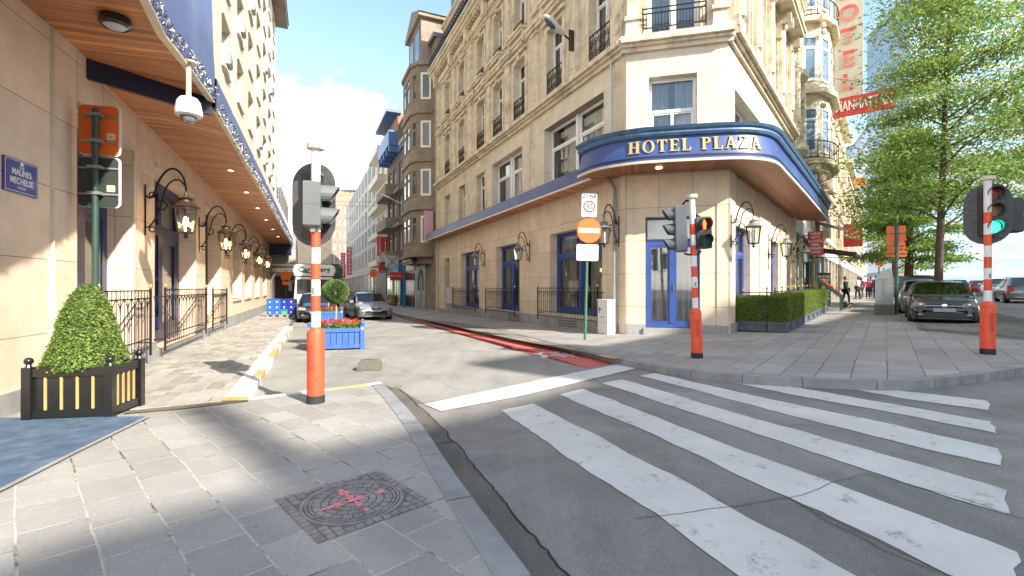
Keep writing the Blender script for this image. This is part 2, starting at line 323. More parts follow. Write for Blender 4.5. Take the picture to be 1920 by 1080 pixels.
M_['canvasd'] = pm('dark_navy_fascia', (.01, .014, .04), .5)
M_['teal'] = pm('weathered_teal_moulding', (.07, .145, .26), .5, var=.25, vs=5, dirt=(.02, .05, .1), ds=3)
M_['lip'] = pm('cream_lip', (.68, .58, .42), .5)
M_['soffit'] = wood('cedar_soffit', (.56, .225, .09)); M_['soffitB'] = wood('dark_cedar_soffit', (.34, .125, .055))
M_['iron'] = pm('black_ironwork', (.018, .016, .015), .4, .4, var=.2); M_['rust'] = pm('aged_bronze_iron', (.07, .045, .03), .5, .5, var=.3, vs=8)
M_['gold'] = pm('gilt_metal', (.62, .42, .12), .35, .7); M_['goldp'] = pm('gold_lettering', (.55, .38, .14), .45, var=.06)
M_['slatwood'] = pm('pale_gold_slat', (.50, .34, .13), .5)
M_['glass'] = glass('window_glass'); M_['lglass'] = glass('lantern_glass', tr=.92)
M_['carglass'] = glass('car_glass', tint=(.75, .85, .85), tr=.5)
def opq(name, col, ro=.06, sp=.9):
    m, nt, b, lk = newmat(name); b.inputs['Base Color'].default_value = c4(col); b.inputs['Roughness'].default_value = ro; b.inputs['Specular IOR Level'].default_value = sp
    tcn = N(nt, 'ShaderNodeTexCoord'); n = noise(nt, tcn.outputs['Object'], .8, 2); bump(nt, b, n, .12, .04); return m
M_['dglass'] = opq('dark_reflecting_glass', (.05, .06, .07)); M_['bglass'] = opq('blue_reflecting_glass', (.12, .2, .28), .08)
M_['pglass'] = opq('pale_curtained_glass', (.16, .17, .18), .12)
M_['curt'] = curtain('net_curtain', (.66, .63, .56)); M_['curtd'] = curtain('grey_curtain', (.36, .38, .4), 12); M_['dark'] = pm('dark_interior', (.03, .028, .026), .9)
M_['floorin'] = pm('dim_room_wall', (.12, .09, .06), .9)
M_['asph'] = asphalt('sunlit_worn_asphalt', (.275, .265, .243), crack=.25); M_['asphd'] = asphalt('dark_asphalt', (.235, .222, .203), .62, 1.28, crack=.12); M_['asphp'] = asphalt('patched_asphalt', (.205, .197, .185), .7, 1.2, crack=0); M_['gut'] = asphalt('rough_dark_gutter', (.125, .115, .10), .6, 1.4)
M_['conc'] = asphalt('grey_concrete_bay', (.31, .30, .265), .7, 1.15, .4)
M_['paint'] = None
def roadpaint(name, col, under=(.2, .19, .18), thr=.57, cracked=True):
    m, nt, b, lk = newmat(name); tcn = N(nt, 'ShaderNodeTexCoord'); obj = tcn.outputs['Object']
    c = mix(nt, 1.0, tuple(col), ramp(nt, noise(nt, obj, 1.4, 8, .6), [(.3, (.86,)*3), (.7, (1.08,)*3)]), 'MULTIPLY')
    c = mix(nt, ramp(nt, noise(nt, obj, 5, 10, .78), [(thr, (0, 0, 0)), (thr+.08, (.8,)*3)]), c, tuple(under))
    sp = N(nt, 'ShaderNodeTexVoronoi', i_Scale=4.2); lk(obj, sp.inputs[0]); c = mix(nt, ramp(nt, sp.outputs['Distance'], [(.05, (.45,)*3), (.09, (0, 0, 0))]), c, tuple(x*.35 for x in col))
    c = mix(nt, 1.0, c, ramp(nt, noise(nt, obj, 120, 2), [(.3, (.93,)*3), (.7, (1.05,)*3)]), 'MULTIPLY')
    lk(c, b.inputs['Base Color']); b.inputs['Roughness'].default_value = .6; bump(nt, b, noise(nt, obj, 90, 3), .3, .003); return m
M_['paint'] = roadpaint('white_road_paint', (.60, .59, .565)); M_['ypaint'] = roadpaint('yellow_kerb_paint', (.50, .37, .12), (.35, .33, .3), .5); M_['wkerb'] = roadpaint('white_kerb_paint', (.72, .71, .67), (.4, .39, .37), .55)
M_['redlane'] = roadpaint('red_cycle_surface', (.55, .12, .095), (.36, .15, .12), .6); M_['thinpaint'] = roadpaint('worn_white_line', (.6, .6, .57), (.24, .235, .215), .5)
M_['pave'] = paving('grey_paving_slabs', (.315, .308, .29), (.44, .42, .37), .46, .31, R(44), mort=.008)
M_['paveL'] = paving('small_paving_slabs', (.36, .34, .30), (.5, .48, .42), .32, .21, -ANG_L, mort=.008, var=.22)
M_['paveR'] = paving('pinkish_grey_paving', (.325, .31, .285), (.15, .14, .13), .62, .42, -ANG_B, mort=.008, warm=(.335, .29, .27))
M_['bluestone'] = pm('bluestone_kerb', (.25, .25, .255), .7, var=.18, vs=5, bp=.4, bs=25, dirt=(.14, .15, .17), ds=3)
M_['steel'] = pm('grey_coated_metal', (.24, .25, .26), .42, .2, var=.08); M_['steell'] = pm('light_grey_metal', (.55, .56, .56), .4, .1, var=.06)
M_['sgrey2'] = pm('mid_grey_signal_housing', (.13, .137, .142), .45, var=.1); M_['sigblk'] = pm('black_signal_housing', (.035, .037, .04), .45, var=.15); M_['siggrey'] = pm('slate_signal_housing', (.085, .10, .115), .45)
M_['board'] = pm('speckled_backboard', (.085, .085, .085), .6, var=.3, vs=14, bp=.2, bs=120)
M_['red'] = pm('red_orange_paint', (.78, .085, .03), .5, var=.1, vs=6, dirt=(.42, .09, .05), ds=7, da=.6, bp=.15, bs=20); M_['blackfoot'] = pm('bitumen_foot', (.025, .025, .027), .8)
M_['orange'] = pm('orange_sign_back', (.75, .14, .02), .5, var=.06); M_['dgreen'] = pm('dark_green_paint', (.03, .075, .06), .45, .1, var=.15); M_['mgreen'] = pm('green_post_paint', (.06, .17, .11), .45, .1)
M_['dsign'] = pm('dark_sign_back', (.03, .04, .035), .55); M_['signred'] = pm('red_sign_face', (.55, .03, .035), .5, var=.05); M_['signorange'] = pm('orange_red_sign_face', (.85, .15, .03), .4, var=.03)
M_['black'] = pm('black_lacquer', (.012, .012, .012), .3, var=.1, coat=.3); M_['pblue'] = pm('planter_blue_paint', (.045, .12, .38), .5, var=.12, vs=6, dirt=(.12, .2, .42), ds=9, da=.35)
M_['slate'] = pm('slate_blue_planter', (.075, .09, .115), .6, var=.2, vs=6, dirt=(.2, .2, .2), ds=6, da=.3)
M_['soil'] = pm('soil', (.05, .035, .02), .95, bp=1, bs=30); M_['bark'] = pm('bark', (.085, .055, .04), .9, var=.3, vs=8, bp=.9, bs=22); M_['stem'] = pm('pale_stem', (.42, .36, .25), .8)
M_['crateb'] = pm('blue_crate_plastic', (.03, .14, .62), .4, var=.06); M_['crated'] = pm('dark_blue_crate_plastic', (.015, .045, .33), .4); M_['crateg'] = pm('green_crate_plastic', (.03, .35, .2), .4)
M_['pallet'] = pm('pallet_wood', (.4, .28, .18), .8); M_['concb'] = pm('cast_concrete', (.14, .13, .105), .9, var=.15, vs=12, bp=.6, bs=60, dirt=(.16, .15, .13), ds=8)
M_['rubber'] = pm('tyre_rubber', (.02, .02, .02), .85); M_['rim'] = pm('alloy', (.5, .5, .48), .35, .7); M_['chrome'] = pm('chrome', (.7, .7, .72), .15, 1)
M_['plate'] = pm('blurred_plate', (.30, .34, .42), .5, var=.15, vs=5); M_['lampg'] = opq('headlight_glass', (.24, .25, .26), .08); M_['trim'] = pm('black_plastic_trim', (.02, .02, .022), .5)
M_['mat'] = pm('blue_carpet', (.06, .105, .17), .95, var=.3, vs=7, bp=.8, bs=160, dirt=(.2, .22, .26), ds=5, da=.5)
M_['greyroof'] = pm('zinc_roof', (.14, .15, .17), .5, .3, var=.15); M_['brick'] = stone('red_brick', (.33, .13, .075), (.4, .35, .3), .22, .075, off=.5, mort=.01)
M_['dbrick'] = stone('dark_brick', (.12, .075, .05), (.18, .15, .13), .22, .075, off=.5, mort=.01, var=.2)
M_['brownst'] = stone('brown_stone', (.29, .235, .18), (.2, .15, .1), 1.1, .45, off=.5, stain=(.16, .12, .08), sa=.5, streak=.3)
M_['greycl'] = stone('grey_panel_facade', (.50, .47, .42), (.36, .33, .3), 3.0, 3.1, mort=.02, var=.03, streak=.08)
M_['bale'] = pm('blue_painted_balcony', (.07, .16, .36), .5, var=.15); M_['lime_paint'] = pm('lime_green_paint', (.30, .52, .03), .5); M_['shop'] = pm('shop_blue_paint', (.02, .16, .36), .5)
M_['barrel'] = pm('barrel_wood', (.24, .15, .08), .7, var=.25, vs=7); M_['awn'] = pm('black_awning', (.02, .021, .024), .75)
LEAF_BOX = leafmat('box_leaves', (.07, .16, .04), (.17, .31, .07), (.46, .46, .16)); LEAF_HEDGE = leafmat('hedge_leaves', (.07, .15, .02), (.16, .27, .04), (.30, .27, .08))
LEAF_TREE = leafmat('locust_leaves', (.08, .19, .05), (.22, .38, .10), (.44, .47, .13)); LEAF_BALL = leafmat('round_bush_leaves', (.09, .2, .06), (.19, .34, .11), (.36, .44, .18))
LEAF_GER = leafmat('geranium_leaves', (.06, .14, .02), (.14, .26, .04), (.3, .4, .1)); FLOWER = leafmat('red_petals', (.55, .03, .015), (.72, .05, .02), (.85, .18, .08))
BULB = emit('warm_bulb', (1, .55, .2), 14); DOWN = emit('warm_downlight', (1, .62, .25), 5)
SKIN = pm('skin', (.50, .30, .21), .55, var=.05)
# ---------------------------------------------------------------- ground, roads, pavements, markings
class Band(list): pass
def sheet(name, pts, off, mat, skirt=0, kind='structure', parent=None, label=None, cat=None, group=None):
    bm = bmesh.new(); vs = [bm.verts.new((p[0], p[1], 0)) for p in pts]
    if isinstance(pts, Band):
        n = len(vs)//2
        for i in range(n-1): bm.faces.new((vs[i], vs[i+1], vs[2*n-2-i], vs[2*n-1-i]))
        bmesh.ops.recalc_face_normals(bm, faces=bm.faces[:])
        for f in bm.faces:
            f.normal_update()
            if f.normal.z < 0: f.normal_flip()
    else: bm.faces.new(vs)
    bmesh.ops.triangulate(bm, faces=bm.faces[:], quad_method='BEAUTY', ngon_method='EAR_CLIP')
    for co, no in (((0,0,0),(1,0,0)), ((6,0,0),(1,0,0)), ((45,0,0),(1,0,0)), ((0,0,0),(0,1,0)), ((0,60,0),(0,1,0))):
        bmesh.ops.bisect_plane(bm, geom=bm.verts[:]+bm.edges[:]+bm.faces[:], plane_co=co, plane_no=no)
    bmesh.ops.remove_doubles(bm, verts=bm.verts[:], dist=1e-5)
    for f in bm.faces:
        f.normal_update()
        if f.normal.z < 0: f.normal_flip()
    for v in bm.verts: v.co.z = G(v.co.x, v.co.y)+off
    if skirt:
        be = [e for e in bm.edges if e.is_boundary]; r = bmesh.ops.extrude_edge_only(bm, edges=be)
        for v in [g for g in r['geom'] if isinstance(g, bmesh.types.BMVert)]: v.co.z -= skirt
        bmesh.ops.recalc_face_normals(bm, faces=bm.faces[:])
    me = bpy.data.meshes.new(name); bm.to_mesh(me); bm.free(); me.materials.append(mat)
    o = bpy.data.objects.new(name, me); link(o, parent, Matrix()); return tag(o, label, cat, group, kind)
def strip(path, wd, side=1):                      # offset band along a polyline; side +1 = left of travel
    n = len(path); out = []
    for i in range(n):
        a = Vector(path[max(i-1, 0)][:2]); b = Vector(path[min(i+1, n-1)][:2]); d = (b-a).normalized(); nn = Vector((-d.y, d.x))*side; out.append(Vector(path[i][:2])+nn*wd)
    return Band([Vector(p[:2]) for p in path]+out[::-1])
def push(path, side, d=.012): b = strip(path, d, side); return b[len(b)//2:][::-1]
def arc(pts, k=4):                                # Catmull-Rom through the points
    P = [Vector(p[:2]) for p in pts]; out = []
    for i in range(len(P)-1):
        p0, p1, p2, p3 = P[max(i-1, 0)], P[i], P[i+1], P[min(i+2, len(P)-1)]
        for j in range(k):
            t = j/k; out.append(.5*((2*p1)+(p2-p0)*t+(2*p0-5*p1+4*p2-p3)*t*t+(3*p1-p0-3*p2+p3)*t*t*t))
    return out+[P[-1]]
sheet('ground', [(-700,-500),(900,-500),(900,900),(-700,900)], -.06, M_['asphd'])
dA = Vector((-.4067, .9135)); dB = Vector((.6188, .7855)); dL = Vector((-.3843, .9232))
sheet('road', [(-60,110),(-52,130),(10,60),(9,24),(42,72),(120,150),(170,130),(20,-40),(-30,-40),(-20,20)], 0, M_['asphd'])
# side street asphalt, a lighter copy with sunlight put into its colour
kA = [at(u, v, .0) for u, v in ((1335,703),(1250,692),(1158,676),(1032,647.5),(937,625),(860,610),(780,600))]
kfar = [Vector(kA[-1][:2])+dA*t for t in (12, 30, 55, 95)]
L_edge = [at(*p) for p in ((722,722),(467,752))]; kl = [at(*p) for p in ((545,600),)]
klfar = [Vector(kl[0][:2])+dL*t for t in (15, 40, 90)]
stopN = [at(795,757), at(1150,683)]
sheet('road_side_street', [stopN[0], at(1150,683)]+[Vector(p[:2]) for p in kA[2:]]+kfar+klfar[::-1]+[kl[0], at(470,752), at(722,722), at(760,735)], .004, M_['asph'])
# parking bay of grey concrete between the painted kerb and the road
bay = [at(475,748), at(548,601), Vector(kl[0][:2])+dL*12, Vector(kl[0][:2])+dL*12+Vector((2.1, .9)), at(655,640), at(625,700), at(600,733)]
sheet('parking_bay', bay, .0065, M_['conc'])
# near and left pavement
corner = arc([at(*p, .1) for p in ((715,719),(742,745),(790,800),(850,890),(985,1072))], 3)
near_edge = [Vector(p[:2]) for p in corner]; ext = near_edge[-1]+Vector((1.9, -5.6))
Lk = [Vector(at(*p, .12)[:2]) for p in ((463,748),(505,675),(545,600))]; Lkf = [Lk[-1]+dL*t for t in (15, 40, 90)]
Lw = Vector((-6.99, 8.82)); back = [Lw+dL*110-Vector((2,0)), Lw-dL*1-Vector((2, 0)), Vector((-12, 0)), Vector((-12, -9))]
sheet('pavement_near_corner', near_edge+[ext, Vector((3, -9)), Vector((-12, -9)), Vector((-12, 3)), Vector((-8.6, 5.6)), Vector(at(240,770,.1)[:2]), Vector(at(465,749,.1)[:2])], .1, M_['pave'], .2)
pl_ = [Vector(at(240,768.6,.1)[:2]), Vector(at(463,747.6,.1)[:2])]
sheet('pavement_left', pl_+Lk[1:]+Lkf+[Lw+dL*105-Vector((1.5, 0)), Lw-Vector((1.5, 0)), Vector((-8.6, 5.7))], .106, M_['paveL'], .22)
sheet('kerb_near', strip(push(near_edge+[ext], 1), .17, -1), .106, M_['bluestone'], .15)
gut = strip([p for p in near_edge+[ext]], .25, 1); sheet('gutter', gut, .0085, M_['gut'])
mb = MB()                                                     # joint line between old pavement and new
sheet('pavement_joint', [at(232,771,.11), at(232,776,.11), at(345,766,.11), at(466,752,.11), at(466,748,.11), at(345,760,.11)], .112, pm('rusty_joint', (.16,.12,.09), .9))
# painted kerb of the left pavement, white with yellow lengths
kw = Vector((.28*-.9232, .28*-.3843)); L0 = Lk[0]; segs = 16
tot = 13.5
for i in range(segs):
    a = L0+dL*(tot*i/segs); b = L0+dL*(tot*(i+1)/segs-.012); yel = i in (2, 5, 6, 8, 11, 13)
    o = sheet('painted_kerb', [a, b, b+kw*(.45 if yel and i > 1 else 1), a+kw*(.45 if yel and i > 1 else 1)], .118, M_['ypaint'] if yel else M_['wkerb'], .13)
    if yel and i > 1: sheet('painted_kerb', [a+kw*.46, b+kw*.46, b+kw, a+kw], .118, M_['wkerb'], .02)
# painted edge of the near pavement
e0, e1 = Vector(at(463,749,.11)[:2]), Vector(at(716,718,.11)[:2]); ed = (e1-e0); en = Vector((-ed.y, ed.x)).normalized()*.075
for a, b, m_ in ((.0, .36, 'wkerb'), (.36, .55, 'wkerb'), (.55, .88, 'ypaint'), (.88, 1, 'wkerb')):
    if m_: sheet('painted_kerb', [e0+ed*a, e0+ed*b, e0+ed*b+en, e0+ed*a+en], .116, M_[m_], .12)
sheet('painted_kerb', [at(413,752,.12), at(463,751,.12), at(466,744,.12), at(425,744,.12)], .124, M_['ypaint'])
# right pavement
kp = arc([at(*p, .12) for p in ((640,564),(700,577),(780,596.5),(860,605),(937,619),(1032,641.5),(1100,658),(1158,672),(1250,689.5),(1335,700),(1420,706.5),(1494,710),(1600,714.5),(1680,716),(1742,712),(1830,702),(1920,689),(2080,668))], 3)
kpf = [kp[0]+dA*t for t in (95, 60, 30)]
bay0 = Vector(at(1710,619,.12)[:2]); bay1 = Vector(at(1926,640,.12)[:2]); rf = [bay0+dB*t for t in (30, 60, 110)]
pr = [Vector(p) for p in kpf]+kp+[Vector(at(2120,645,.12)[:2]), bay1, bay0]+rf+[rf[-1]+Vector((-9, 7)), Vector((20, 60)), Vector((2, 45)), kpf[0]+Vector((4, 2))]
sheet('pavement_right_corner', pr, .12, M_['paveR'], .2)
sheet('kerb_right', strip(push([kpf[2]]+kp+[Vector(at(2120,645,.12)[:2])], -1), .16, 1), .126, M_['bluestone'], .17)
def joints(name, path, wd, side, off, step, seed):
    rr_ = random.Random(seed); b = MB(); P = [Vector(p[:2]) for p in path]; acc = .4
    for a, c in zip(P, P[1:]):
        L_ = (c-a).length; d = (c-a).normalized(); nn = Vector((-d.y, d.x))*side
        while acc < L_:
            p = a+d*acc; q = p+nn*wd; e = d*.006; o_ = p-nn*.013; zf = G(p.x, p.y)
            b.poly([(v_.x, v_.y, G(v_.x, v_.y)+off) for v_ in (o_-e, o_+e, q+e, q-e)])
            b.poly([(o_.x-e.x, o_.y-e.y, zf+off), (o_.x+e.x, o_.y+e.y, zf+off), (o_.x+e.x, o_.y+e.y, zf), (o_.x-e.x, o_.y-e.y, zf)]); acc += step*rr_.uniform(.85, 1.1)
        acc -= L_
    b.build(name, M_['gut'], None, Matrix(), smooth=0, kind='structure')
joints('kerb_joints', near_edge+[ext], .17, -1, .108, 1.0, 1); joints('kerb_joints', kp[6:], .16, 1, .128, .9, 2)
sheet('kerb_parking', strip([bay1, bay0]+rf, .15, -1), .126, M_['bluestone'])
for a, b in (((985,636),(1008,641)), ((1042,650),(1075,656.5)), ((1118,666),(1150,672.5))):
    sheet('yellow_kerb_paint', strip([at(*a, .13), at(*b, .13)], .16, 1), .131, M_['ypaint'])
# cycle lane
re = [at(*p) for p in ((1150,682),(1040,649.5),(937,624.5),(780,600))]; le = [at(*p) for p in ((1101,691.5),(981.5,654),(874.5,627.6),(811,609))]
sheet('cycle_lane', re+[Vector(re[-1][:2])+dA*55, Vector(le[-1][:2])+dA*55]+le[::-1], .0075, M_['redlane'])
# bicycle symbol on the cycle lane
cb = at(1050,665); by = (Vector(re[0][:2])-Vector(re[1][:2])).normalized(); bxv = Vector((-by.y, by.x))
M_['markw'] = pm('solid_white_marking', (.62, .60, .57), .6, var=.1, vs=9)
def bic(pts, wd=.075): sheet('cycle_lane_bicycle_mark', strip([Vector(cb[:2])+bxv*(p[0]*.62)+by*p[1]*1.5 for p in pts], wd, 1), .0115, M_['markw'])
for cx in (-.32, .32):
    for h in (0, 1): bic([(cx+.24*math.cos(t), -.12+.19*math.sin(t)) for t in [math.pi*(h+k/7) for k in range(8)]])
bic([(-.32,-.12),(-.12,.2),(.2,.2),(.32,-.12)]); bic([(-.12,.2),(0,-.12),(.2,.2)]); bic([(.2,.2),(.15,.33),(.28,.33)]); bic([(-.12,.2),(-.15,.3)]); bic([(-.22,.3),(-.08,.3)])
bic([(-.7,.25),(-.5,0),(-.7,-.25)]); bic([(-.82,.25),(-.62,0),(-.82,-.25)])
# stop line, zebra crossing, bay lines
sheet('stop_line', [at(795,759), at(827,772), at(1000,738), at(1199,690), at(1155,684), at(1100,695), at(960,724)], .0095, M_['paint'])
zeb = [[(941,770),(999,757.5),(1140,829),(1300,912),(1602,1080),(1740,1160),(1490,1160),(1383,1080),(1230,963),(1080,868)],
       [(1049,740),(1093,730),(1290,806),(1551,902),(1700,958),(1907,1037),(1915,1055),(1900,1068),(1916,1110),(1850,1110),(1780,1080),(1475,932),(1240,822)],
       [(1129,719),(1167,712),(1400,781),(1640,848),(1888,919.5),(1883,938),(1894,967),(1740,920),(1480,834),(1290,772)],
       [(1200,705),(1227,700),(1463,753),(1700,803),(1871,842),(1879,858),(1877,874),(1700,834),(1440,769),(1320,736)],
       [(1303,703),(1335,703),(1500,728),(1700,763),(1858,791),(1868,802),(1868,813),(1640,768),(1480,740)],
       [(1530,717),(1580,718.5),(1700,735),(1850,752),(1856,762),(1853,770),(1700,749)]]
def rough(pts, amp=.014, step=.12):
    rr_ = random.Random(len(pts)+int(pts[0][0]*100)); out = []; P = [Vector(p[:2]) for p in pts]; w_ = 0
    for a, b in zip(P, P[1:]+P[:1]):
        n = max(1, int((b-a).length/step)); d = b-a; nn = Vector((-d.y, d.x)).normalized()
        for k in range(n): w_ = w_*.6+rr_.uniform(-amp, amp); out.append(a+d*k/n+nn*(w_ if k else 0))
    return out
for z in zeb: sheet('zebra_stripe', rough([at(*p) for p in z]), .006, M_['paint'])
pt_ = [at(*p) for p in ((1478,934),(1625,889),(1940,985),(2060,1080),(1960,1160),(1790,1085))]
sheet('asphalt_patch', rough(pt_, .02), .003, M_['asphp'])
def wiggle(pts, amp=.018, step=.09):
    rr_ = random.Random(int(pts[0][0]*50)); out = []; w_ = 0
    for a, b in zip(pts, pts[1:]):
        n = max(1, int((b-a).length/step)); d = b-a; nn = Vector((-d.y, d.x)).normalized()
        for k in range(n): w_ = w_*.75+rr_.uniform(-amp, amp); out.append(a+d*k/n+nn*w_)
    return out+[pts[-1]]
for P_ in (((1190,972),(1300,960),(1478,934),(1560,908),(1625,889)), ((1478,934),(1560,985),(1650,1030),(1790,1085)), ((1290,712),(1380,735),(1463,754)), ((1625,889),(1780,930),(1960,992))):
    sheet('patch_seam', strip(wiggle([Vector(at(*p)[:2]) for p in P_]), .007, 1), .0075, M_['gut'])
sheet('gutter_crack', strip(wiggle([p+Vector((.26*.93, .26*.3)) for p in near_edge+[ext]], .012, .05), .014, 1), .0125, M_['rubber'])
wd0 = MB(); rw_ = random.Random(4)
for u, v in ((1238,694),(1244,693),(1338,704),(1497,714),(1503,714),(1560,716),(1600,717),(745,727),(800,800),(850,880),(905,960),(1625,716)):
    c = at(u, v)
    for k in range(14): a = rw_.random()*6.28; h = rw_.uniform(.02, .06); x, y = c.x+rw_.uniform(-.05, .05), c.y+rw_.uniform(-.03, .03); wd0.poly([(x, y, c.z), (x+.008, y, c.z), (x+.03*math.cos(a), y+.03*math.sin(a), c.z+h)])
wd0.build('kerb_weeds', pm('weed_green', (.12, .2, .05), .8), None, Matrix(), smooth=0, kind='stuff', label='small green weeds growing in the kerb joints')
# manhole cover
mc = at(662, 941, .1); MM = frame(mc.x, mc.y, mc.z, R(43)); mh = thing('manhole_cover', 'round cast iron manhole cover with pink cross, set in square brick-patterned frame', 'manhole cover', MM)
cast = pm('worn_cast_iron', (.25, .24, .235), .55, .35, var=.3, vs=10, bp=.4, bs=60); castf = pm('grout', (.14, .13, .125), .8)
b = MB(); b.slab([(-.36,-.36),(.36,-.36),(.36,.36),(-.36,.36)], .001, .006); b.build('bed', castf, mh)
b = MB()
for k in range(-6, 7):                                         # corner setts of the square frame
    for q in range(-6, 7):
        x, y = k*.058, q*.058
        if math.hypot(x, y) > .345 and abs(x) < .36 and abs(y) < .36: b.slab([(x-.025, y-.022), (x+.024, y-.025), (x+.026, y+.024), (x-.023, y+.023)], .004, .011)
b.build('square_frame', cast, mh)
b = MB(); rr = [.0, .045, .1, .15, .2, .255, .29]
def ringseg(b, r0, r1, t0, t1, z1):
    n = 3; pts = [(r1*math.cos(t0+(t1-t0)*k/n), r1*math.sin(t0+(t1-t0)*k/n)) for k in range(n+1)]+[(r0*math.cos(t1-(t1-t0)*k/n), r0*math.sin(t1-(t1-t0)*k/n)) for k in range(n+1)]; b.slab(pts, .004, z1)
for j in range(1, 6):
    n = [0, 6, 12, 16, 22, 26][j]
    for k in range(n): ringseg(b, rr[j]+.004, rr[j+1]-.004 if j < 5 else .275, 2*math.pi*(k+.5*(j % 2))/n+.02, 2*math.pi*(k+1+.5*(j % 2))/n-.02/j*1.0-.01, .012)
b.build('lid', cast, mh)
b = MB()
for k in range(40): ringseg(b, .286, .298, 2*math.pi*k/40, 2*math.pi*(k+1)/40, .014); ringseg(b, .306, .326, 2*math.pi*k/40, 2*math.pi*(k+1)/40, .011)
b.build('ring', cast, mh)
b = MB(); pink = pm('pink_spray_paint', (.8, .2, .23), .7, var=.3, vs=60, dirt=(.3, .24, .24), ds=30, da=.9)
for k in range(9):
    t = -.2+.05*k; ww = .008+.011*((k*7) % 3)
    if k != 7: b.slab([(t-.021, -ww), (t+.023, -ww*.8), (t+.02, ww), (t-.022, ww*.9)], .0125, .0145)
    t = -.19+.047*k; ww = .01+.012*((k*5) % 3)
    if k != 1: b.slab([(-ww, t-.02), (ww*.9, t-.021), (ww, t+.022), (-ww*.8, t+.02)], .0125, .015)
b.build('spray_cross', pink, mh)
# blue carpet
c0 = [at(272,784,.1), at(130,853,.1), at(0,919,.1)]
cp = [Vector(c0[0][:2]), Vector(c0[1][:2]), Vector(c0[2][:2]), Vector((-3.2, 1.2)), Vector((-3.1, -1)), Vector((-7.4, -1)), Vector((-6.3, 5.12))]
sheet('carpet', cp, .121, M_['mat'], .02, kind=None, label='blue carpet on the near pavement in front of the black planter', cat='carpet')
sheet('carpet_edge', strip(cp[:5], .05, 1), .116, M_['bluestone'], 0)
# ---------------------------------------------------------------- facade tools
FA = frame(3.36, 13.99, 0, ANG_A); FB = frame(6.07, 13.3, 0, ANG_B); FC = frame(3.36, 13.99, 0, ANG_C); FL = frame(-6.99, 8.82, 0, ANG_L)
def wall(mb, s0, s1, z0, z1, ops, reveal=.3, y=0):
    """front wall plane with rectangular openings (s0,s1,z0,z1) and their reveals"""
    xs = sorted({s0, s1} | {max(s0, min(s1, o[i])) for o in ops for i in (0, 1)}); zs = sorted({z0, z1} | {max(z0, min(z1, o[i])) for o in ops for i in (2, 3)})
    for a, b in zip(xs, xs[1:]):
        run = None
        for c, d in zip(zs, zs[1:]):
            hole = any(o[0]-1e-6 <= a and b <= o[1]+1e-6 and o[2]-1e-6 <= c and d <= o[3]+1e-6 for o in ops)
            if not hole: run = (run[0], d) if run else (c, d)
            if (hole or d == zs[-1]) and run: mb.poly([(a, y, run[0]), (b, y, run[0]), (b, y, run[1]), (a, y, run[1])]); run = None
    for o in ops:
        a, b, c, d = o[:4]; r = y+(o[4] if len(o) > 4 else reveal)
        mb.poly([(a, y, c), (a, y, d), (a, r, d), (a, r, c)]); mb.poly([(b, y, d), (b, y, c), (b, r, c), (b, r, d)])
        mb.poly([(a, y, d), (b, y, d), (b, r, d), (a, r, d)]); mb.poly([(a, r, c), (b, r, c), (b, y, c), (a, y, c)])
def shell(mb, s0, s1, z0, z1, depth, y=0):        # sides, back and roof behind a facade
    y += .001; mb.poly([(s0, y, z0), (s0, y+depth, z0), (s0, y+depth, z1), (s0, y, z1)]); mb.poly([(s1, y, z0), (s1, y, z1), (s1, y+depth, z1), (s1, y+depth, z0)])
    mb.poly([(s0, y+depth, z0), (s1, y+depth, z0), (s1, y+depth, z1), (s0, y+depth, z1)]); mb.poly([(s0, y, z1), (s1, y, z1), (s1, y+depth, z1), (s0, y+depth, z1)])
def window(root, M, a, b, c, d, y, fm, gm, cols=2, transom=.28, fw=.07, bars=0, curt=None, name='window', pane=True, sep=True, backd=.35):
    f = MB(); t = .07
    f.box(a, a+fw, y, y+t, c, d); f.box(b-fw, b, y, y+t, c, d); f.box(a+fw, b-fw, y, y+t, d-fw, d); f.box(a+fw, b-fw, y, y+t, c, c+fw*1.2)
    zt = d-(d-c)*transom if transom else d-fw
    if transom: f.box(a+fw, b-fw, y-.012, y+t-.012, zt-fw*.5, zt+fw*.5)
    for k in range(1, cols):
        x = a+(b-a)*k/cols; f.box(x-fw*.6, x+fw*.6, y-.02, y+t-.02, c+fw*1.2, zt-fw*.5 if transom else d-fw)
        if transom and (cols > 2 or (b-a) > 1.6): f.box(x-fw*.5, x+fw*.5, y-.01, y+t-.02, zt+fw*.5, d-fw)
    for k in range(cols):                         # casement rails
        x0 = a+(b-a)*k/cols+fw*(1 if k == 0 else .6); x1 = a+(b-a)*(k+1)/cols-fw*(1 if k == cols-1 else .6)
        if x1-x0 > .25:
            g = fw*.55; zz = zt-fw*.5 if transom else d-fw; f.box(x0, x0+g, y+.012, y+.055, c+fw*1.2, zz); f.box(x1-g, x1, y+.012, y+.055, c+fw*1.2, zz); f.box(x0+g, x1-g, y+.012, y+.055, c+fw*1.2, c+fw*1.2+g); f.box(x0+g, x1-g, y+.012, y+.055, zz-g, zz)
    wo = f.build(name, fm, root, M)
    if pane:
        p = MB(); p.poly([(a+fw, y+.045, c+fw), (b-fw, y+.045, c+fw), (b-fw, y+.045, d-fw), (a+fw, y+.045, d-fw)]); p.build('pane', gm, wo, M, fix=False)
    if curt:
        p = MB(); n = max(8, int((b-a)/.06)); pts = [(a+(b-a)*k/n, y+.2+.035*math.sin(k*1.9)+.02*math.sin(k*.7), 0) for k in range(n+1)]
        lo_, hi_ = random.choice(((2, 2), (2, 2), (.32, .6), (.42, .55), (.0, .3)))
        for q, r_ in zip(pts, pts[1:]):
            if lo_ < (q[0]-a)/(b-a) < hi_: continue
            p.poly([(q[0], q[1], c), (r_[0], r_[1], c), (r_[0], r_[1], d), (q[0], q[1], d)])
        p.build('curtain', curt, wo, M)
    return wo
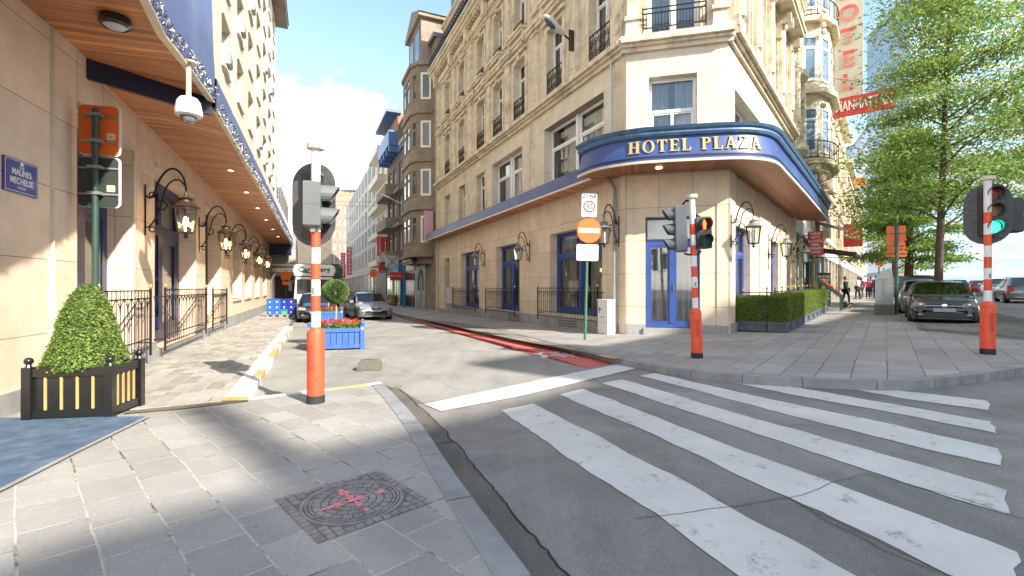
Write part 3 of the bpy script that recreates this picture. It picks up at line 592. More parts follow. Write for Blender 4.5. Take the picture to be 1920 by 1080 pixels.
def backing(mb, ops, y, extra=.9):                # dim rooms behind clear panes
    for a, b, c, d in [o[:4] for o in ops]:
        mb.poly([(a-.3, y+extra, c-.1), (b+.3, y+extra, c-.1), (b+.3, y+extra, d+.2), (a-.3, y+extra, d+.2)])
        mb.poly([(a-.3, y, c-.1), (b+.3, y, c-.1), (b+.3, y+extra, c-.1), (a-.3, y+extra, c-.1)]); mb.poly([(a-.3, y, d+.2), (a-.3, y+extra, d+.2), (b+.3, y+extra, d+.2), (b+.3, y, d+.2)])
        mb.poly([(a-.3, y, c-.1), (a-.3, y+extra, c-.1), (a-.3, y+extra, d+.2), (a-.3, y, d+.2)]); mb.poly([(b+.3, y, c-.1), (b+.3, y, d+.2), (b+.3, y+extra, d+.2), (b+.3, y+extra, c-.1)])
def cornice(mb, s0, s1, z, prof, y=0):            # prof: list of (out, z0, z1) courses
    for o_, a, b in prof: mb.box(s0, s1, y-o_, y+.0, z+a, z+b)
def scroll_balcony(root, M, a, b, z, h, y):       # curly iron guard
    m = MB(); r = .012; m.bar((a, y, z+.03), (b, y, z+.03), .03); m.bar((a, y, z+h), (b, y, z+h), .045, .03)
    for x in (a, b): m.bar((x, y, z), (x, y, z+h), .03)
    n = max(3, int((b-a)/.2)); w_ = (b-a)/n
    for k in range(n):
        cx = a+w_*(k+.5)
        for j, zz in enumerate((z+h*.3, z+h*.7)):
            rr_ = min(w_*.46, h*.2); m.tube([(cx+rr_*math.cos(t*math.pi/5), y, zz+rr_*math.sin(t*math.pi/5)) for t in range(10)], r, 4, True)
            m.tube([(cx+rr_*.5*math.cos(t*math.pi/3), y, zz+rr_*.5*math.sin(t*math.pi/3)) for t in range(6)], r*.9, 4, True)
        m.tube([(cx-w_/2, y, z+.03), (cx-.02, y, z+h*.25), (cx+.02, y, z+h*.75), (cx+w_/2, y, z+h)], r, 4); m.tube([(cx+w_/2, y, z+.03), (cx, y, z+h*.5), (cx-w_/2, y, z+h)], r, 4)
    return m.build('balcony_guard', M_['rust'], root, M)

# ---------------------------------------------------------------- the corner hotel
hotel = thing('corner_hotel', 'ornate limestone corner hotel with curved blue canopy, stone-clad ground floor and blue windows', 'hotel', frame(3.36, 13.99, .12))
A0 = -21.2
opsA = [(-4.65,-1.2,.55,3.56,.32), (-10.15,-7.45,.45,3.5,.32), (-15.75,-12.6,.35,3.55,.32), (-19.3,-18.2,-.1,3.45,.35)]
# ground floor cladding
b = MB(); wall(b, A0, .02, -.2, 4.95, opsA); b.poly([(A0, 0, -.2), (A0, .3, -.2), (A0, .3, 8.5), (A0, 0, 8.5)]); b.build('ground_floor_wall', M_['clad'], hotel, FA)
b = MB(); b.box(-1.15, .01, -.028, -.001, -.2, 4.9); b.box(-5.9, -5.86, -.004, 0, .5, 4.9)
for s in (-6.2, -11.6): b.box(s-.012, s+.012, -.003, 0, .5, 4.9)
b.build('wall_pilaster', M_['clad'], hotel, FA)
opsC = [(.56,2.06,.3,3.57,.22)]
b = MB(); wall(b, 0, 2.796, -.2, 4.95, opsC); b.build('ground_floor_wall', M_['clad'], hotel, FC)
b = MB(); b.box(0, .2, -.03, 0, -.2, 4.9); b.box(2.5, 2.796, -.03, 0, -.2, 4.9); b.build('wall_pilaster', M_['clad'], hotel, FC)
opsB = [(.75,2.8,.3,3.35,.3), (6.2,7.95,.3,3.35,.3), (10.0,11.0,.3,3.35,.3)]
b = MB(); wall(b, 0, 11.6, -.2, 4.95, opsB); b.build('ground_floor_wall', M_['clad'], hotel, FB)
b = MB()
for s0, s1 in ((0,.6),(4.1,5.2),(5.3,6.0),(8.3,8.6)): b.box(s0, s1, -.05, 0, -.2, 4.9)
b.build('wall_pilaster', M_['clad'], hotel, FB)
b = MB()
for s0, s1 in ((-18.2,-.28),(A0,-19.3)): b.box(s0, s1, -.045, -.001, -.5, .42 if s0 > -19 else .1)
b.build('plinth', M_['plinth'], hotel, FA)
b = MB(); b.box(0, .56, -.05, -.031, -.2, .44); b.box(2.06, 2.8, -.05, -.031, -.2, .44); b.box(.5, 2.12, -.12, .05, -.2, .34); b.build('plinth', M_['plinth'], hotel, FC)
b = MB(); b.box(.0, 11.6, -.07, -.051, -.2, .5); b.build('plinth', M_['plinth'], hotel, FB)
for i, (a, b_, c, d, r) in enumerate(opsA[:3]): window(hotel, FA, a, b_, c, d, .3, M_['blue'], M_['glass'], cols=2, transom=.27, fw=.15, curt=M_['curt'])
b = MB(); b.box(-19.25, -18.25, .3, .36, .1, 3.4); b.build('side_door', M_['dark'], hotel, FA)
dw = window(hotel, FC, .56, 2.06, .34, 2.86, .2, M_['blue'], M_['glass'], cols=2, transom=0, fw=.11, curt=M_['curt'], name='glazed_door')
b = MB(); b.tube([(1.35, .16, 1.4), (1.35, .16, 1.62)], .014); b.build('handle', M_['chrome'], dw, FC)
window(hotel, FC, .56, 2.06, 2.87, 3.57, .2, M_['navy'], M_['glass'], cols=1, transom=0, fw=.04, curt=M_['curt'], name='transom_window')
for a, b_, c, d, r in opsB: window(hotel, FB, a, b_, c, d, .2, M_['blue'], M_['glass'], cols=2, transom=.25, fw=.13, curt=M_['curt'])
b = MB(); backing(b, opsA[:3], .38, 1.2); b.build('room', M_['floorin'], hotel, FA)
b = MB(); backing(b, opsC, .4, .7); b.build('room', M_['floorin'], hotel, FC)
# vents in the plinth
b = MB()
for s0 in (-3.9, -8.6):
    for i in range(10):
        for j in range(4): b.box(s0+i*.13, s0+i*.13+.06, -.052, -.046, .02+j*.09, .07+j*.09)
b.build('vent', M_['dark'], hotel, FA)
# first floor
w1 = [(-5.07,-1.06,5.55,7.7,.35), (-10.65,-7.1,5.5,7.65,.35), (-13.05,-11.8,5.4,7.62,.35), (-16.2,-15.0,5.3,7.6,.35), (-19.3,-18.05,5.3,7.58,.35)]
b = MB(); wall(b, A0, .02, 4.95, 8.45, [(o[0]-.02, o[1]+.02, o[2]-.02, o[3]+.02, .35) if i < 2 else o for i, o in enumerate(w1)]); b.build('upper_wall', M_['lime'], hotel, FA)
b = MB()                                           # pale surrounds of the big windows
for a, b_, z0, z1 in ((-5.9,-.55,5.2,8.3), (-11.3,-6.4,5.1,8.2)):
    o = w1[0] if a > -6 else w1[1]; wall(b, a, b_, z0, z1, [(o[0], o[1], o[2], o[3], .36)], y=-.04); b.poly([(a,-.04,z1),(b_,-.04,z1),(b_,0,z1),(a,0,z1)]); b.poly([(a,-.04,z0),(a,0,z0),(a,0,z1),(a,-.04,z1)]); b.poly([(b_,-.04,z0),(b_,-.04,z1),(b_,0,z1),(b_,0,z0)])
b.build('window_surround', M_['clad2'], hotel, FA)
for i, (a, b_, c, d, r) in enumerate(w1):
    if i < 2: m_ = (a+b_)/2; window(hotel, FA, a, m_-.07, c, d, .3, M_['white'], M_['glass'], 1, .36, .09, curt=M_['curt']); window(hotel, FA, m_+.07, b_, c, d, .3, M_['white'], M_['glass'], 1, .36, .09, curt=M_['curt'])
    else: window(hotel, FA, a, b_, c, d, .28, M_['white'], M_['glass'], 2, .3, .07, curt=M_['curt'])
b = MB(); b.box(-3.13, -3.0, .22, .33, 5.55, 7.69); b.box(-8.94, -8.81, .22, .33, 5.5, 7.64); b.build('mullion', M_['white'], hotel, FA)
w1c = [(.66,1.98,5.5,7.65,.3)]
b = MB(); wall(b, .0, 2.796, 4.95, 8.45, w1c, y=0); b.build('upper_wall', M_['clad2'], hotel, FC)
window(hotel, FC, .66, 1.98, 5.5, 7.65, .26, M_['white'], M_['glass'], 1, .44, .09, curt=M_['curtd'])
b = MB(); b.box(1.28, 1.36, .24, .32, 5.6, 6.72); b.build('mullion', M_['white'], hotel, FC)
w1b = [(.75,4.3,5.5,7.35,.4), (6.5,8.6,5.5,7.35,.4)]
b = MB(); wall(b, 0, 11.6, 4.95, 8.45, w1b); b.build('upper_wall', M_['clad2'], hotel, FB)
for a, b_, c, d, r in w1b: window(hotel, FB, a, b_, c, d, .35, M_['white'], M_['glass'], 3, .4, .09, curt=M_['curt'])
# main string course, wrapping all three faces
cp1 = [(.10,0,.12), (.2,.12,.2), (.32,.2,.34), (.24,.34,.42)]
zc = 8.4
b = MB(); cornice(b, A0, 0, zc, cp1); b.build('string_course', M_['limec'], hotel, FA)
b = MB(); cornice(b, -.13, 2.93, zc, [(o_+.003, a, c) for o_, a, c in cp1]); b.build('string_course', M_['limec'], hotel, FC)
b = MB(); cornice(b, 0, 11.6, zc, [(o_+.006, a, c) for o_, a, c in cp1]); b.build('string_course', M_['limec'], hotel, FB)
# upper floors of the long side
bays = [-1.3, -4.25, -7.4, -9.9, -12.3, -15.55, -18.55]
w2 = [(x-.6, x+.6, 8.85, 11.45, .3) for x in bays]; w3 = [(x-.55, x+.55, 12.75, 14.85, .3) for x in bays]
b = MB(); wall(b, A0, -.0, 8.4, 15.6, w2+w3); b.build('upper_wall', M_['lime'], hotel, FA)
for a, b_, c, d, r in w2:
    window(hotel, FA, a, b_, c, d, .26, M_['white'], M_['glass'], 2, .26, .07, curt=M_['curt']); scroll_balcony(hotel, FA, a+.02, b_-.02, c+.02, .92, -.02)
for a, b_, c, d, r in w3:
    window(hotel, FA, a, b_, c, d, .26, M_['white'], M_['glass'], 2, .26, .07, curt=M_['curt']); scroll_balcony(hotel, FA, a+.02, b_-.02, c-.25, .55, -.06)
pil = MB(); arch = MB(); led = MB(); brk = MB()
mid = [(bays[i]+bays[i+1])/2 for i in range(6)]+[-20.6, -.35]
for x in mid:
    for z0, z1 in ((8.9, 11.75), (12.8, 15.2)):
        hw = .26; pil.box(x-hw, x+hw, -.09, 0, z0, z1); pil.box(x-hw*.6, x+hw*.6, -.115, -.09, z0+.25, z1-.3); pil.box(x-hw-.05, x+hw+.05, -.14, 0, z1, z1+.14); pil.box(x-hw-.04, x+hw+.04, -.13, 0, z0-.14, z0)
for x in bays:
    for z0, z1, hw in ((8.85, 11.45, .6), (12.75, 14.85, .55)):
        for s in (-1, 1): arch.box(*sorted((x+s*hw, x+s*(hw+.16))), -.06, 0, z0, z1+.16)
        arch.box(x-hw, x+hw, -.06, 0, z1, z1+.16); arch.box(x-hw-.25, x+hw+.25, -.16, 0, z1+.22, z1+.34); arch.box(x-.12, x+.12, -.13, -.0601, z1-.0, z1+.215)
    led.box(x-.75, x+.75, -.3, 0, 12.36, 12.48); led.box(x-.82, x+.82, -.36, 0, 12.48, 12.6)
    for s in (-.7, .7): brk.prism([(x+s-.09, 12.36), (x+s+.09, 12.36), (x+s+.07, 11.95), (x+s-.07, 11.95)], -.24, -.0)
led.box(A0, 0, -.14, -.002, 12.0, 12.14); led.box(A0, 0, -.2, -.002, 12.14, 12.3)
pil.build('pilaster', M_['limec'], hotel, FA); arch.build('window_architrave', M_['limec'], hotel, FA); led.build('sill_course', M_['limec'], hotel, FA); brk.build('bracket', M_['limec'], hotel, FA)
b = MB(); cornice(b, A0, 0, 15.35, [(.1,0,.15), (.18,.15,.55), (.5,.78,.95), (.62,.95,1.15), (.7,1.15,1.3)])
for k in range(60): x = -.2-k*.35; b.box(x-.09, x+.09, -.44, -.18, 15.95, 16.13)
for x in mid: b.prism([(x-.2, 16.12), (x+.2, 16.12), (x+.14, 15.3), (x-.14, 15.3)], -.42, -.19)
b.build('cornice', M_['limec'], hotel, FA)
b = MB()
for k in range(30):
    x = -.35-k*.7
    for dx in (0, .35): b.tube([(x-dx+.13*math.cos(t*math.pi/4), -.6, 17.0+.17*math.sin(t*math.pi/4)) for t in range(8)], .022, 4, True); b.bar((x-dx-.175, -.6, 16.66), (x-dx-.175, -.6, 17.36), .035); b.bar((x-dx-.175,-.6,16.7), (x-dx+.175,-.6,17.3), .025); b.bar((x-dx+.175,-.6,16.7), (x-dx-.175,-.6,17.3), .025)
b.bar((A0, -.6, 17.36), (0, -.6, 17.36), .06); b.bar((A0, -.6, 16.72), (0, -.6, 16.72), .05); b.build('roof_railing', M_['iron'], hotel, FA)
wa = [(x-.5, x+.5, 17.2, 18.9, .25) for x in bays]
b = MB(); wall(b, A0, 0, 16.6, 19.6, wa, y=.5); b.build('attic_wall', M_['lime'], hotel, FA)
for a, b_, c, d, r in wa: window(hotel, FA, a, b_, c, d, .7, M_['white'], M_['dglass'], 2, 0, .07)
b = MB(); cornice(b, A0, 0, 19.55, [(.12,0,.2), (.25,.2,.35)], y=.5); b.build('attic_cornice', M_['limec'], hotel, FA)
b = MB(); b.poly([(A0,.4,19.9),(0,.4,19.9),(0,3.2,24),(A0,3.2,24)]); b.poly([(A0,3.2,24),(0,3.2,24),(0,9,25),(A0,9,25)]); b.poly([(A0,.4,19.9),(A0,3.2,24),(A0,9,25),(A0,9,15)]);
for x in bays[::2]:
    b.box(x-.8, x+.8, .45, 2.5, 19.9, 22.2)
b.build('mansard_roof', M_['greyroof'], hotel, FA)
b = MB()
for x in bays[::2]: b.box(x-.55, x+.55, .42, .45, 20.2, 21.8)
b.build('dormer_window', M_['dglass'], hotel, FA)
# chamfer upper floors
w2c = [(.62,2.06,8.85,12.0,.3), (.7,1.98,12.9,15.0,.3)]
b = MB(); wall(b, 0, 2.796, 8.4, 16.6, w2c); b.build('upper_wall', M_['lime'], hotel, FC)
window(hotel, FC, .62, 2.06, 8.85, 12.0, .26, M_['white'], M_['glass'], 2, .2, .08, curt=M_['curtd']); window(hotel, FC, .7, 1.98, 12.9, 15.0, .26, M_['white'], M_['glass'], 2, .2, .08)
b = MB()
for zz in (9.0, 9.42, 9.56): b.bar((.48,-.16,zz), (2.2,-.16,zz), .03)
for k in range(21): x = .5+k*.084; b.tube([(x,-.16,9.0),(x,-.17,9.12),(x,-.21,9.2),(x,-.16,9.4)], .009, 4)
for x in (.48, 2.2): b.bar((x,-.16,8.8), (x,-.16,9.6), .03); b.bar((x,-.16,9.56), (x,.0,9.56), .03)
b.build('balcony_guard', M_['iron'], hotel, FC)
b = MB()
for x0, x1 in ((.0,.42), (2.38,2.796)): b.box(x0, x1, -.14, 0, 8.82, 9.3); b.box(x0+.04, x1-.04, -.1, 0, 9.3, 15.5); b.box(x0-.03, x1+.03, -.19, 0, 9.3, 9.42); b.box(x0-.02, x1+.02, -.17, 0, 8.82, 8.92)
b.build('pilaster', M_['limec'], hotel, FC)
b = MB(); cornice(b, -.2, 3.0, 15.352, [(.1,0,.15), (.18,.15,.55), (.5,.78,.95), (.62,.95,1.15), (.7,1.15,1.3)]); b.build('cornice', M_['limec'], hotel, FC)
b = MB(); b.box(0, 2.8, .3, .5, 16.6, 19.8); b.build('attic_wall', M_['lime'], hotel, FC)
# boulevard side: strong vertical relief
wb = []
for x in (1.6, 3.6, 6.0, 8.3, 10.4):
    wb += [(x-.5, x+.5, 8.95, 11.6, .35), (x-.5, x+.5, 12.7, 15.1, .35)]
b = MB(); wall(b, 0, 11.6, 8.4, 17, wb); b.build('upper_wall', M_['lime'], hotel, FB)
for a, b_, c, d, r in wb: window(hotel, FB, a, b_, c, d, .3, M_['white'], M_['glass'], 2, .25, .07, curt=M_['curt'])
b = MB(); led = MB()
for x in (.35, 2.6, 4.8, 7.15, 9.35, 11.3):
    for z0, z1 in ((8.82, 12.0), (12.6, 16)):
        b.box(x-.3, x+.3, -.16, 0, z0, z1); b.box(x-.18, x+.18, -.24, -.16, z0+.35, z1-.3); b.box(x-.36, x+.36, -.3, 0, z0, z0+.3)
        b.lathe([(.13, z0+.35), (.12, z1-.35), (.17, z1-.3), (.18, z1-.12)], (x, -.27, 0), 10)
for x in (1.6, 3.6, 6.0, 8.3, 10.4):
    for s in (-1, 1): b.box(*sorted((x+s*.5, x+s*.68)), -.1, 0, 8.85, 11.9); b.box(*sorted((x+s*.5, x+s*.66)), -.1, 0, 12.6, 15.4)
    led.box(x-.5, x+.5, -.2, .0, 8.83, 8.95)
for s0, s1 in ((4.9, 7.1), (7.2, 9.5)):             # deep bracketed balconies
    led.box(s0, s1, -.75, 0, 12.25, 12.4); led.box(s0-.05, s1+.05, -.82, 0, 12.4, 12.55)
    for x in (s0+.2, s1-.2): led.prism([(x-.13, 12.25), (x+.13, 12.25), (x+.1, 11.3), (x-.1, 11.3)], -.3, 0); led.prism([(x-.12, 12.25), (x+.12, 12.25), (x+.1, 11.8), (x-.1, 11.8)], -.62, -.3)
    for k in range(14): led.bar((s0+(s1-s0)*k/13, -.72, 12.55), (s0+(s1-s0)*k/13, -.72, 13.3), .04)
    led.box(s0, s1, -.78, -.66, 13.3, 13.4)
led.box(0, 11.6, -.2, 0, 12.05, 12.2)
b.build('pilaster', M_['limec'], hotel, FB); led.build('balcony', M_['limec'], hotel, FB)
b = MB(); cornice(b, 0, 11.6, 16.2, [(.15,0,.2), (.4,.2,.5), (.7,.5,.8)]); b.box(0, 11.6, .3, 6, 17, 21); b.build('cornice', M_['limec'], hotel, FB)
# body behind the faces so nothing shows through
b = MB(); b.slab([(3.9, 15.2), (5.95, 14.7), (12.2, 23.2), (5.5, 33), (-3.8, 34)], .3, 18.9); b.build('core', M_['dark'], hotel, Matrix())

# ---------------------------------------------------------------- canopies
def uvstrip(name, inner, outer, mat, parent, along=False, zin=None, zout=None):
    me = bpy.data.meshes.new(name); v = [tuple(p) for p in inner]+[tuple(p) for p in outer]; n = len(inner); f = [(i, i+1, n+i+1, n+i) for i in range(n-1)]
    me.from_pydata(v, [], f); uv = me.uv_layers.new(name='UVMap'); acc = [0]; acco = [0]
    for i in range(1, n): acc.append(acc[-1]+(Vector(inner[i])-Vector(inner[i-1])).length); acco.append(acco[-1]+(Vector(outer[i])-Vector(outer[i-1])).length)
    dd = 1.4
    for i, p in enumerate(me.polygons):
        for k, li in enumerate(p.loop_indices):
            vi = me.loops[li].vertex_index; j = vi % n; t = (acco[j] if not along else (acc[j])); wdt = (Vector(inner[j])-Vector(outer[j])).length
            if along: uv.data[li].uv = (0 if vi < n else wdt, acc[j])
            else: uv.data[li].uv = (acco[j], 0 if vi < n else wdt)
    me.materials.append(mat); o = bpy.data.objects.new(name, me); link(o, parent, Matrix()); return o
def profile_path(mb, path, prof, closed=False):   # prof: (outward, z) pairs, outward = right of travel
    rings = []; n = len(path)
    for i in range(n):
        a = path[max(i-1, 0)]; c = path[min(i+1, n-1)]; d = Vector((c[0]-a[0], c[1]-a[1])).normalized(); nn = Vector((d.y, -d.x))
        rings.append([mb.P((path[i][0]+nn.x*o_, path[i][1]+nn.y*o_, z)) for o_, z in prof])
    for p, q in zip(rings, rings[1:]):
        for k in range(len(prof)-1): mb.face((p[k], q[k], q[k+1], p[k+1]))
def wp(M, s, o=0, z=0): return M @ Vector((s, -o, z))
edge = [(2.02,14.25), (2.12,13.95), (2.32,13.5), (2.65,13.1), (3.3,12.68), (4.0,12.47), (4.74,12.32), (5.45,12.2), (6.08,12.19), (6.65,12.37), (7.15,12.78), (7.81,13.6), (9.1,15.2), (10.48,16.93), (13.2,20.37), (15.98,23.9)]
ed2 = arc([Vector(p) for p in edge[:12]], 5)+[Vector(p) for p in edge[12:]]
def nearest_wall(p):
    best = None
    for M, s0, s1 in ((FA, -2.2, 0), (FC, 0, 2.796), (FB, 0, 12.6)):
        q = M.inverted() @ Vector((p.x, p.y, 0)); s = max(s0, min(s1, q.x)); wq = M @ Vector((s, 0, 0)); d = (wq-Vector((p.x, p.y, 0))).length
        if best is None or d < best[0]: best = (d, wq)
    return best[1]
ZS = 4.83
canopy = MB(); inner = [nearest_wall(p) for p in ed2]
i0 = 0
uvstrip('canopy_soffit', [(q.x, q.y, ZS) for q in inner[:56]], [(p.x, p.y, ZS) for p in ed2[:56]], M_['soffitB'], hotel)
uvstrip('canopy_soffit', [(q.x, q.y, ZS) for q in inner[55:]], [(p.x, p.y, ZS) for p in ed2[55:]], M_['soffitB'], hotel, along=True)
cv = MB(); profile_path(cv, ed2, [(0, ZS-.02), (.03, ZS-.02), (.045, ZS+.1), (.02, ZS+.22), (.0, ZS+.3), (-.05, ZS+.66)]); cv.build('canopy_valance', M_['canvas'], hotel, Matrix(), smooth=50)
cv = MB(); profile_path(cv, ed2, [(.02, ZS-.03), (.062, ZS-.03), (.066, ZS+.035), (.04, ZS+.04)]); cv.build('canopy_lip', M_['lip'], hotel, Matrix(), smooth=50)
cv = MB(); profile_path(cv, ed2, [(-.05, ZS+.66), (.02, ZS+.68), (.06, ZS+.74), (.05, ZS+.79), (.1, ZS+.83), (.14, ZS+.9), (-.1, ZS+.92)]); cv.build('canopy_moulding', M_['teal'], hotel, Matrix(), smooth=20)
cv = MB(); profile_path(cv, ed2, [(.051, ZS+.1), (.056, ZS+.13), (.051, ZS+.15)]); cv.build('canopy_piping', M_['canvasd'], hotel, Matrix())
top = MB(); 
for (p, q), (r_, s_) in zip(zip(ed2, inner), zip(ed2[1:], inner[1:])): top.poly([(p.x, p.y, ZS+.89), (r_.x, r_.y, ZS+.89), (s_.x, s_.y, ZS+1.0), (q.x, q.y, ZS+1.0)])
for k in (0, -1):
    p, q = ed2[k], inner[k]; top.poly([(p.x, p.y, ZS), (q.x, q.y, ZS), (q.x, q.y, ZS+1), (p.x, p.y, ZS+.89)])
top.build('canopy_roof', M_['canvasd'], hotel, Matrix())
# long low canopy along the side street
eA = [wp(FA, s, .68) for s in (-.75, -8, -15, -21.6)][::-1]; iA = [wp(FA, s, 0) for s in (-.75, -8, -15, -21.6)][::-1]
uvstrip('side_canopy_soffit', [(q.x, q.y, ZS-.0) for q in iA], [(p.x, p.y, ZS-.0) for p in eA], M_['soffit'], hotel)
cv = MB(); profile_path(cv, eA, [(0, ZS-.02), (.03, ZS-.02), (.03, ZS+.42), (-.2, ZS+.56), (-.7, ZS+.6)])
p, q = eA[0], iA[0]; cv.poly([(p.x, p.y, ZS), (q.x, q.y, ZS), (q.x, q.y, ZS+.6), (p.x, p.y, ZS+.42)]); cv.build('side_canopy_fascia', M_['canvas'], hotel, Matrix())
cv = MB(); profile_path(cv, eA, [(.0, ZS-.03), (.045, ZS-.03), (.045, ZS+.03), (.031, ZS+.03)]); cv.build('side_canopy_lip', M_['lip'], hotel, Matrix())
# lettering on the curved valance
cum = [0]
for a, c in zip(ed2, ed2[1:]): cum.append(cum[-1]+(c-a).length)
def on_path(t):
    for i in range(len(ed2)-1):
        if cum[i+1] >= t: f = (t-cum[i])/(cum[i+1]-cum[i]); p = ed2[i].lerp(ed2[i+1], f); d = (ed2[i+1]-ed2[i]).normalized(); return p, Vector((d.y, -d.x))
    return ed2[-1], Vector((1, 0))
def serif_letter(ch, h):                           # polygons in a unit box, thick and thin strokes with slab serifs
    T, t, s = .19, .07, .055; P_ = []
    def rc(x0, x1, y0, y1): P_.append([(x0, y0), (x1, y0), (x1, y1), (x0, y1)])
    if ch == 'H': wd = .86; rc(.1,.1+T,0,1); rc(wd-.1-T,wd-.1,0,1); rc(.1+T,wd-.1-T,.47,.47+t); [rc(x-.09, x+T+.09, y, y+s) for x in (.1, wd-.1-T) for y in (0, 1-s)]
    elif ch == 'T': wd = .72; rc(wd/2-T/2,wd/2+T/2,0,1); rc(0.02,wd-.02,1-t,1); rc(wd/2-T/2-.09,wd/2+T/2+.09,0,s); P_.append([(.02,.93),(.02,.72),(.06,.72),(.13,.93)]); P_.append([(wd-.02,.93),(wd-.13,.93),(wd-.06,.72),(wd-.02,.72)])
    elif ch == 'E': wd = .7; rc(.1,.1+T,0,1); rc(.02,wd-.05,0,t); rc(.02,wd-.08,1-t,1); rc(.1+T,.5,.48,.48+t); rc(.48,.52,.36,.66); P_.append([(wd-.05,0),(wd,.26),(wd-.05,.26),(wd-.14,t)]); P_.append([(wd-.08,1),(wd-.17,1-t),(wd-.1,.76),(wd-.05,.76)])
    elif ch == 'L': wd = .66; rc(.1,.1+T,0,1); rc(.02,wd-.04,0,t); rc(.02,.1+T+.09,1-s,1); P_.append([(wd-.04,0),(wd,.28),(wd-.05,.28),(wd-.14,t)])
    elif ch == 'P': wd = .66; rc(.1,.1+T,0,1); rc(.02,.1+T+.09,0,s); rc(.02,.1+T,1-s,1)
    elif ch == 'A': wd = .84; P_.append([(.34,1),(.48,1),(wd-.06,0),(wd-.27,0)]); P_.append([(.1,0),(.17,0),(.45,.9),(.39,1),(.36,1)]); rc(.22,.58,.3,.3+t); rc(.02,.25,0,s); rc(wd-.36,wd,0,s)
    elif ch == 'Z': wd = .72; rc(.05,wd-.03,1-t,1); rc(.03,wd-.03,0,t); P_.append([(.03,t),(.25,t),(wd-.03,1-t),(wd-.25,1-t)]); P_.append([(.05,1-t),(.05,.74),(.09,.74),(.2,1-t)]); P_.append([(wd-.03,t),(wd-.18,t),(wd-.07,.3),(wd-.03,.3)])
    elif ch == 'O': wd = .9
    else: wd = .42
    def ring(cx, cy, ax, ay, bx, by, t0, t1, n):
        for k in range(n):
            a0 = t0+(t1-t0)*k/n; a1 = t0+(t1-t0)*(k+1)/n
            P_.append([(cx+ax*math.cos(a0), cy+ay*math.sin(a0)), (cx+ax*math.cos(a1), cy+ay*math.sin(a1)), (cx+bx*math.cos(a1), cy+by*math.sin(a1)), (cx+bx*math.cos(a0), cy+by*math.sin(a0))])
    if ch == 'O': ring(.45, .5, .42, .52, .24, .46, 0, 2*math.pi, 28)
    if ch == 'P': ring(.3, .75, .34, .25, .17, .18, -math.pi/2, math.pi/2, 12)
    return wd, P_
lt = MB(); txt = 'HOTEL PLAZA'; H_ = .33; total = sum(serif_letter(c, 1)[0]*1.06+.13 for c in txt)*H_
# start where the photograph's H stands, measured along the edge
def clipx(pl, c, keep_right):
    out = []
    for a, b in zip(pl, pl[1:]+pl[:1]):
        ia = (a[0] >= c) == keep_right or a[0] == c; ib = (b[0] >= c) == keep_right or b[0] == c
        if ia: out.append(a)
        if ia != ib and a[0] != b[0]: f = (c-a[0])/(b[0]-a[0]); out.append((c, a[1]+f*(b[1]-a[1])))
    return out
def slices(polys):
    out = []
    for pl in polys:
        x0, x1 = min(p[0] for p in pl), max(p[0] for p in pl); n = max(1, int((x1-x0)/.12))
        for k in range(n):
            q = pl
            if k > 0: q = clipx(q, x0+(x1-x0)*k/n, True)
            if k < n-1: q = clipx(q, x0+(x1-x0)*(k+1)/n, False)
            if len(q) > 2: out.append(q)
    return out
def path_t(u):
    c = [(cum[i]+(cum[i+1]-cum[i])*k/20, ed2[i].lerp(ed2[i+1], k/20)) for i in range(len(ed2)-1) for k in range(20)]
    return min(c, key=lambda q: abs(960+F*q[1].x/q[1].y-u) if q[0] < 7 else 1e9)[0]
tA, tB = path_t(1178), path_t(1428); ksx = (tB-tA)/total
pos = tA
for c in txt:
    wd, polys = serif_letter(c, 1)
    for pl in slices(polys):
        i1 = []; i2 = []
        for x, z in pl:
            p, n_ = on_path(pos+x*H_*1.06*ksx); zz = ZS+.25+z*H_; oo = .028 if zz < ZS+.3 else .022-.05*(zz-ZS-.3)/.36
            i1.append(lt.P((p.x+n_.x*(oo+.02), p.y+n_.y*(oo+.02), zz))); i2.append(lt.P((p.x+n_.x*(oo-.03), p.y+n_.y*(oo-.03), zz)))
        lt.face(i1); n = len(i1)
        for k in range(n): lt.face((i1[k], i2[k], i2[(k+1) % n], i1[(k+1) % n]))
    pos += (wd*1.06+.13)*H_*ksx
lt.build('canopy_lettering', M_['goldp'], hotel, Matrix(), smooth=0, fix=False)
# recessed lights of the round canopy
for s, o_ in ((.9, .7),):
    p = wp(FC, s, o_); b = MB(); b.lathe([(.09, 0), (.09, -.02), (.07, -.02)], (p.x, p.y, ZS-.001), 12); lo = b.build('downlight', DOWN, hotel, Matrix())
# downpipe at the corner
b = MB(); b.tube([(-.36,-.13,-.1),(-.36,-.13,2.6)], .055, 8); b.build('downpipe', M_['steell'], hotel, FA); b = MB(); b.tube([(-.36,-.13,2.6),(-.36,-.13,4.5),(-.42,-.2,4.68),(-.55,-.3,4.83)], .055, 8); b.build('downpipe', M_['steel'], hotel, FA)
b = MB(); b.tube([(-20.9,-.12,-.1),(-20.9,-.12,4.2),(-20.7,-.12,4.6),(-20.5,-.3,4.8)], .06, 8); b.build('downpipe', M_['steell'], hotel, FA)
b = MB(); b.tube([(-.62,-.08,5.3),(-.62,-.08,8.4)], .03, 6); b.build('downpipe', M_['steell'], hotel, FA)
b = MB(); b.box(A0-.2, A0, -.03, .3, -.3, 8.4); b.box(A0-.2, A0, -.06, .3, 8.4, 16.3); b.build('end_quoin', M_['lime'], hotel, FA)
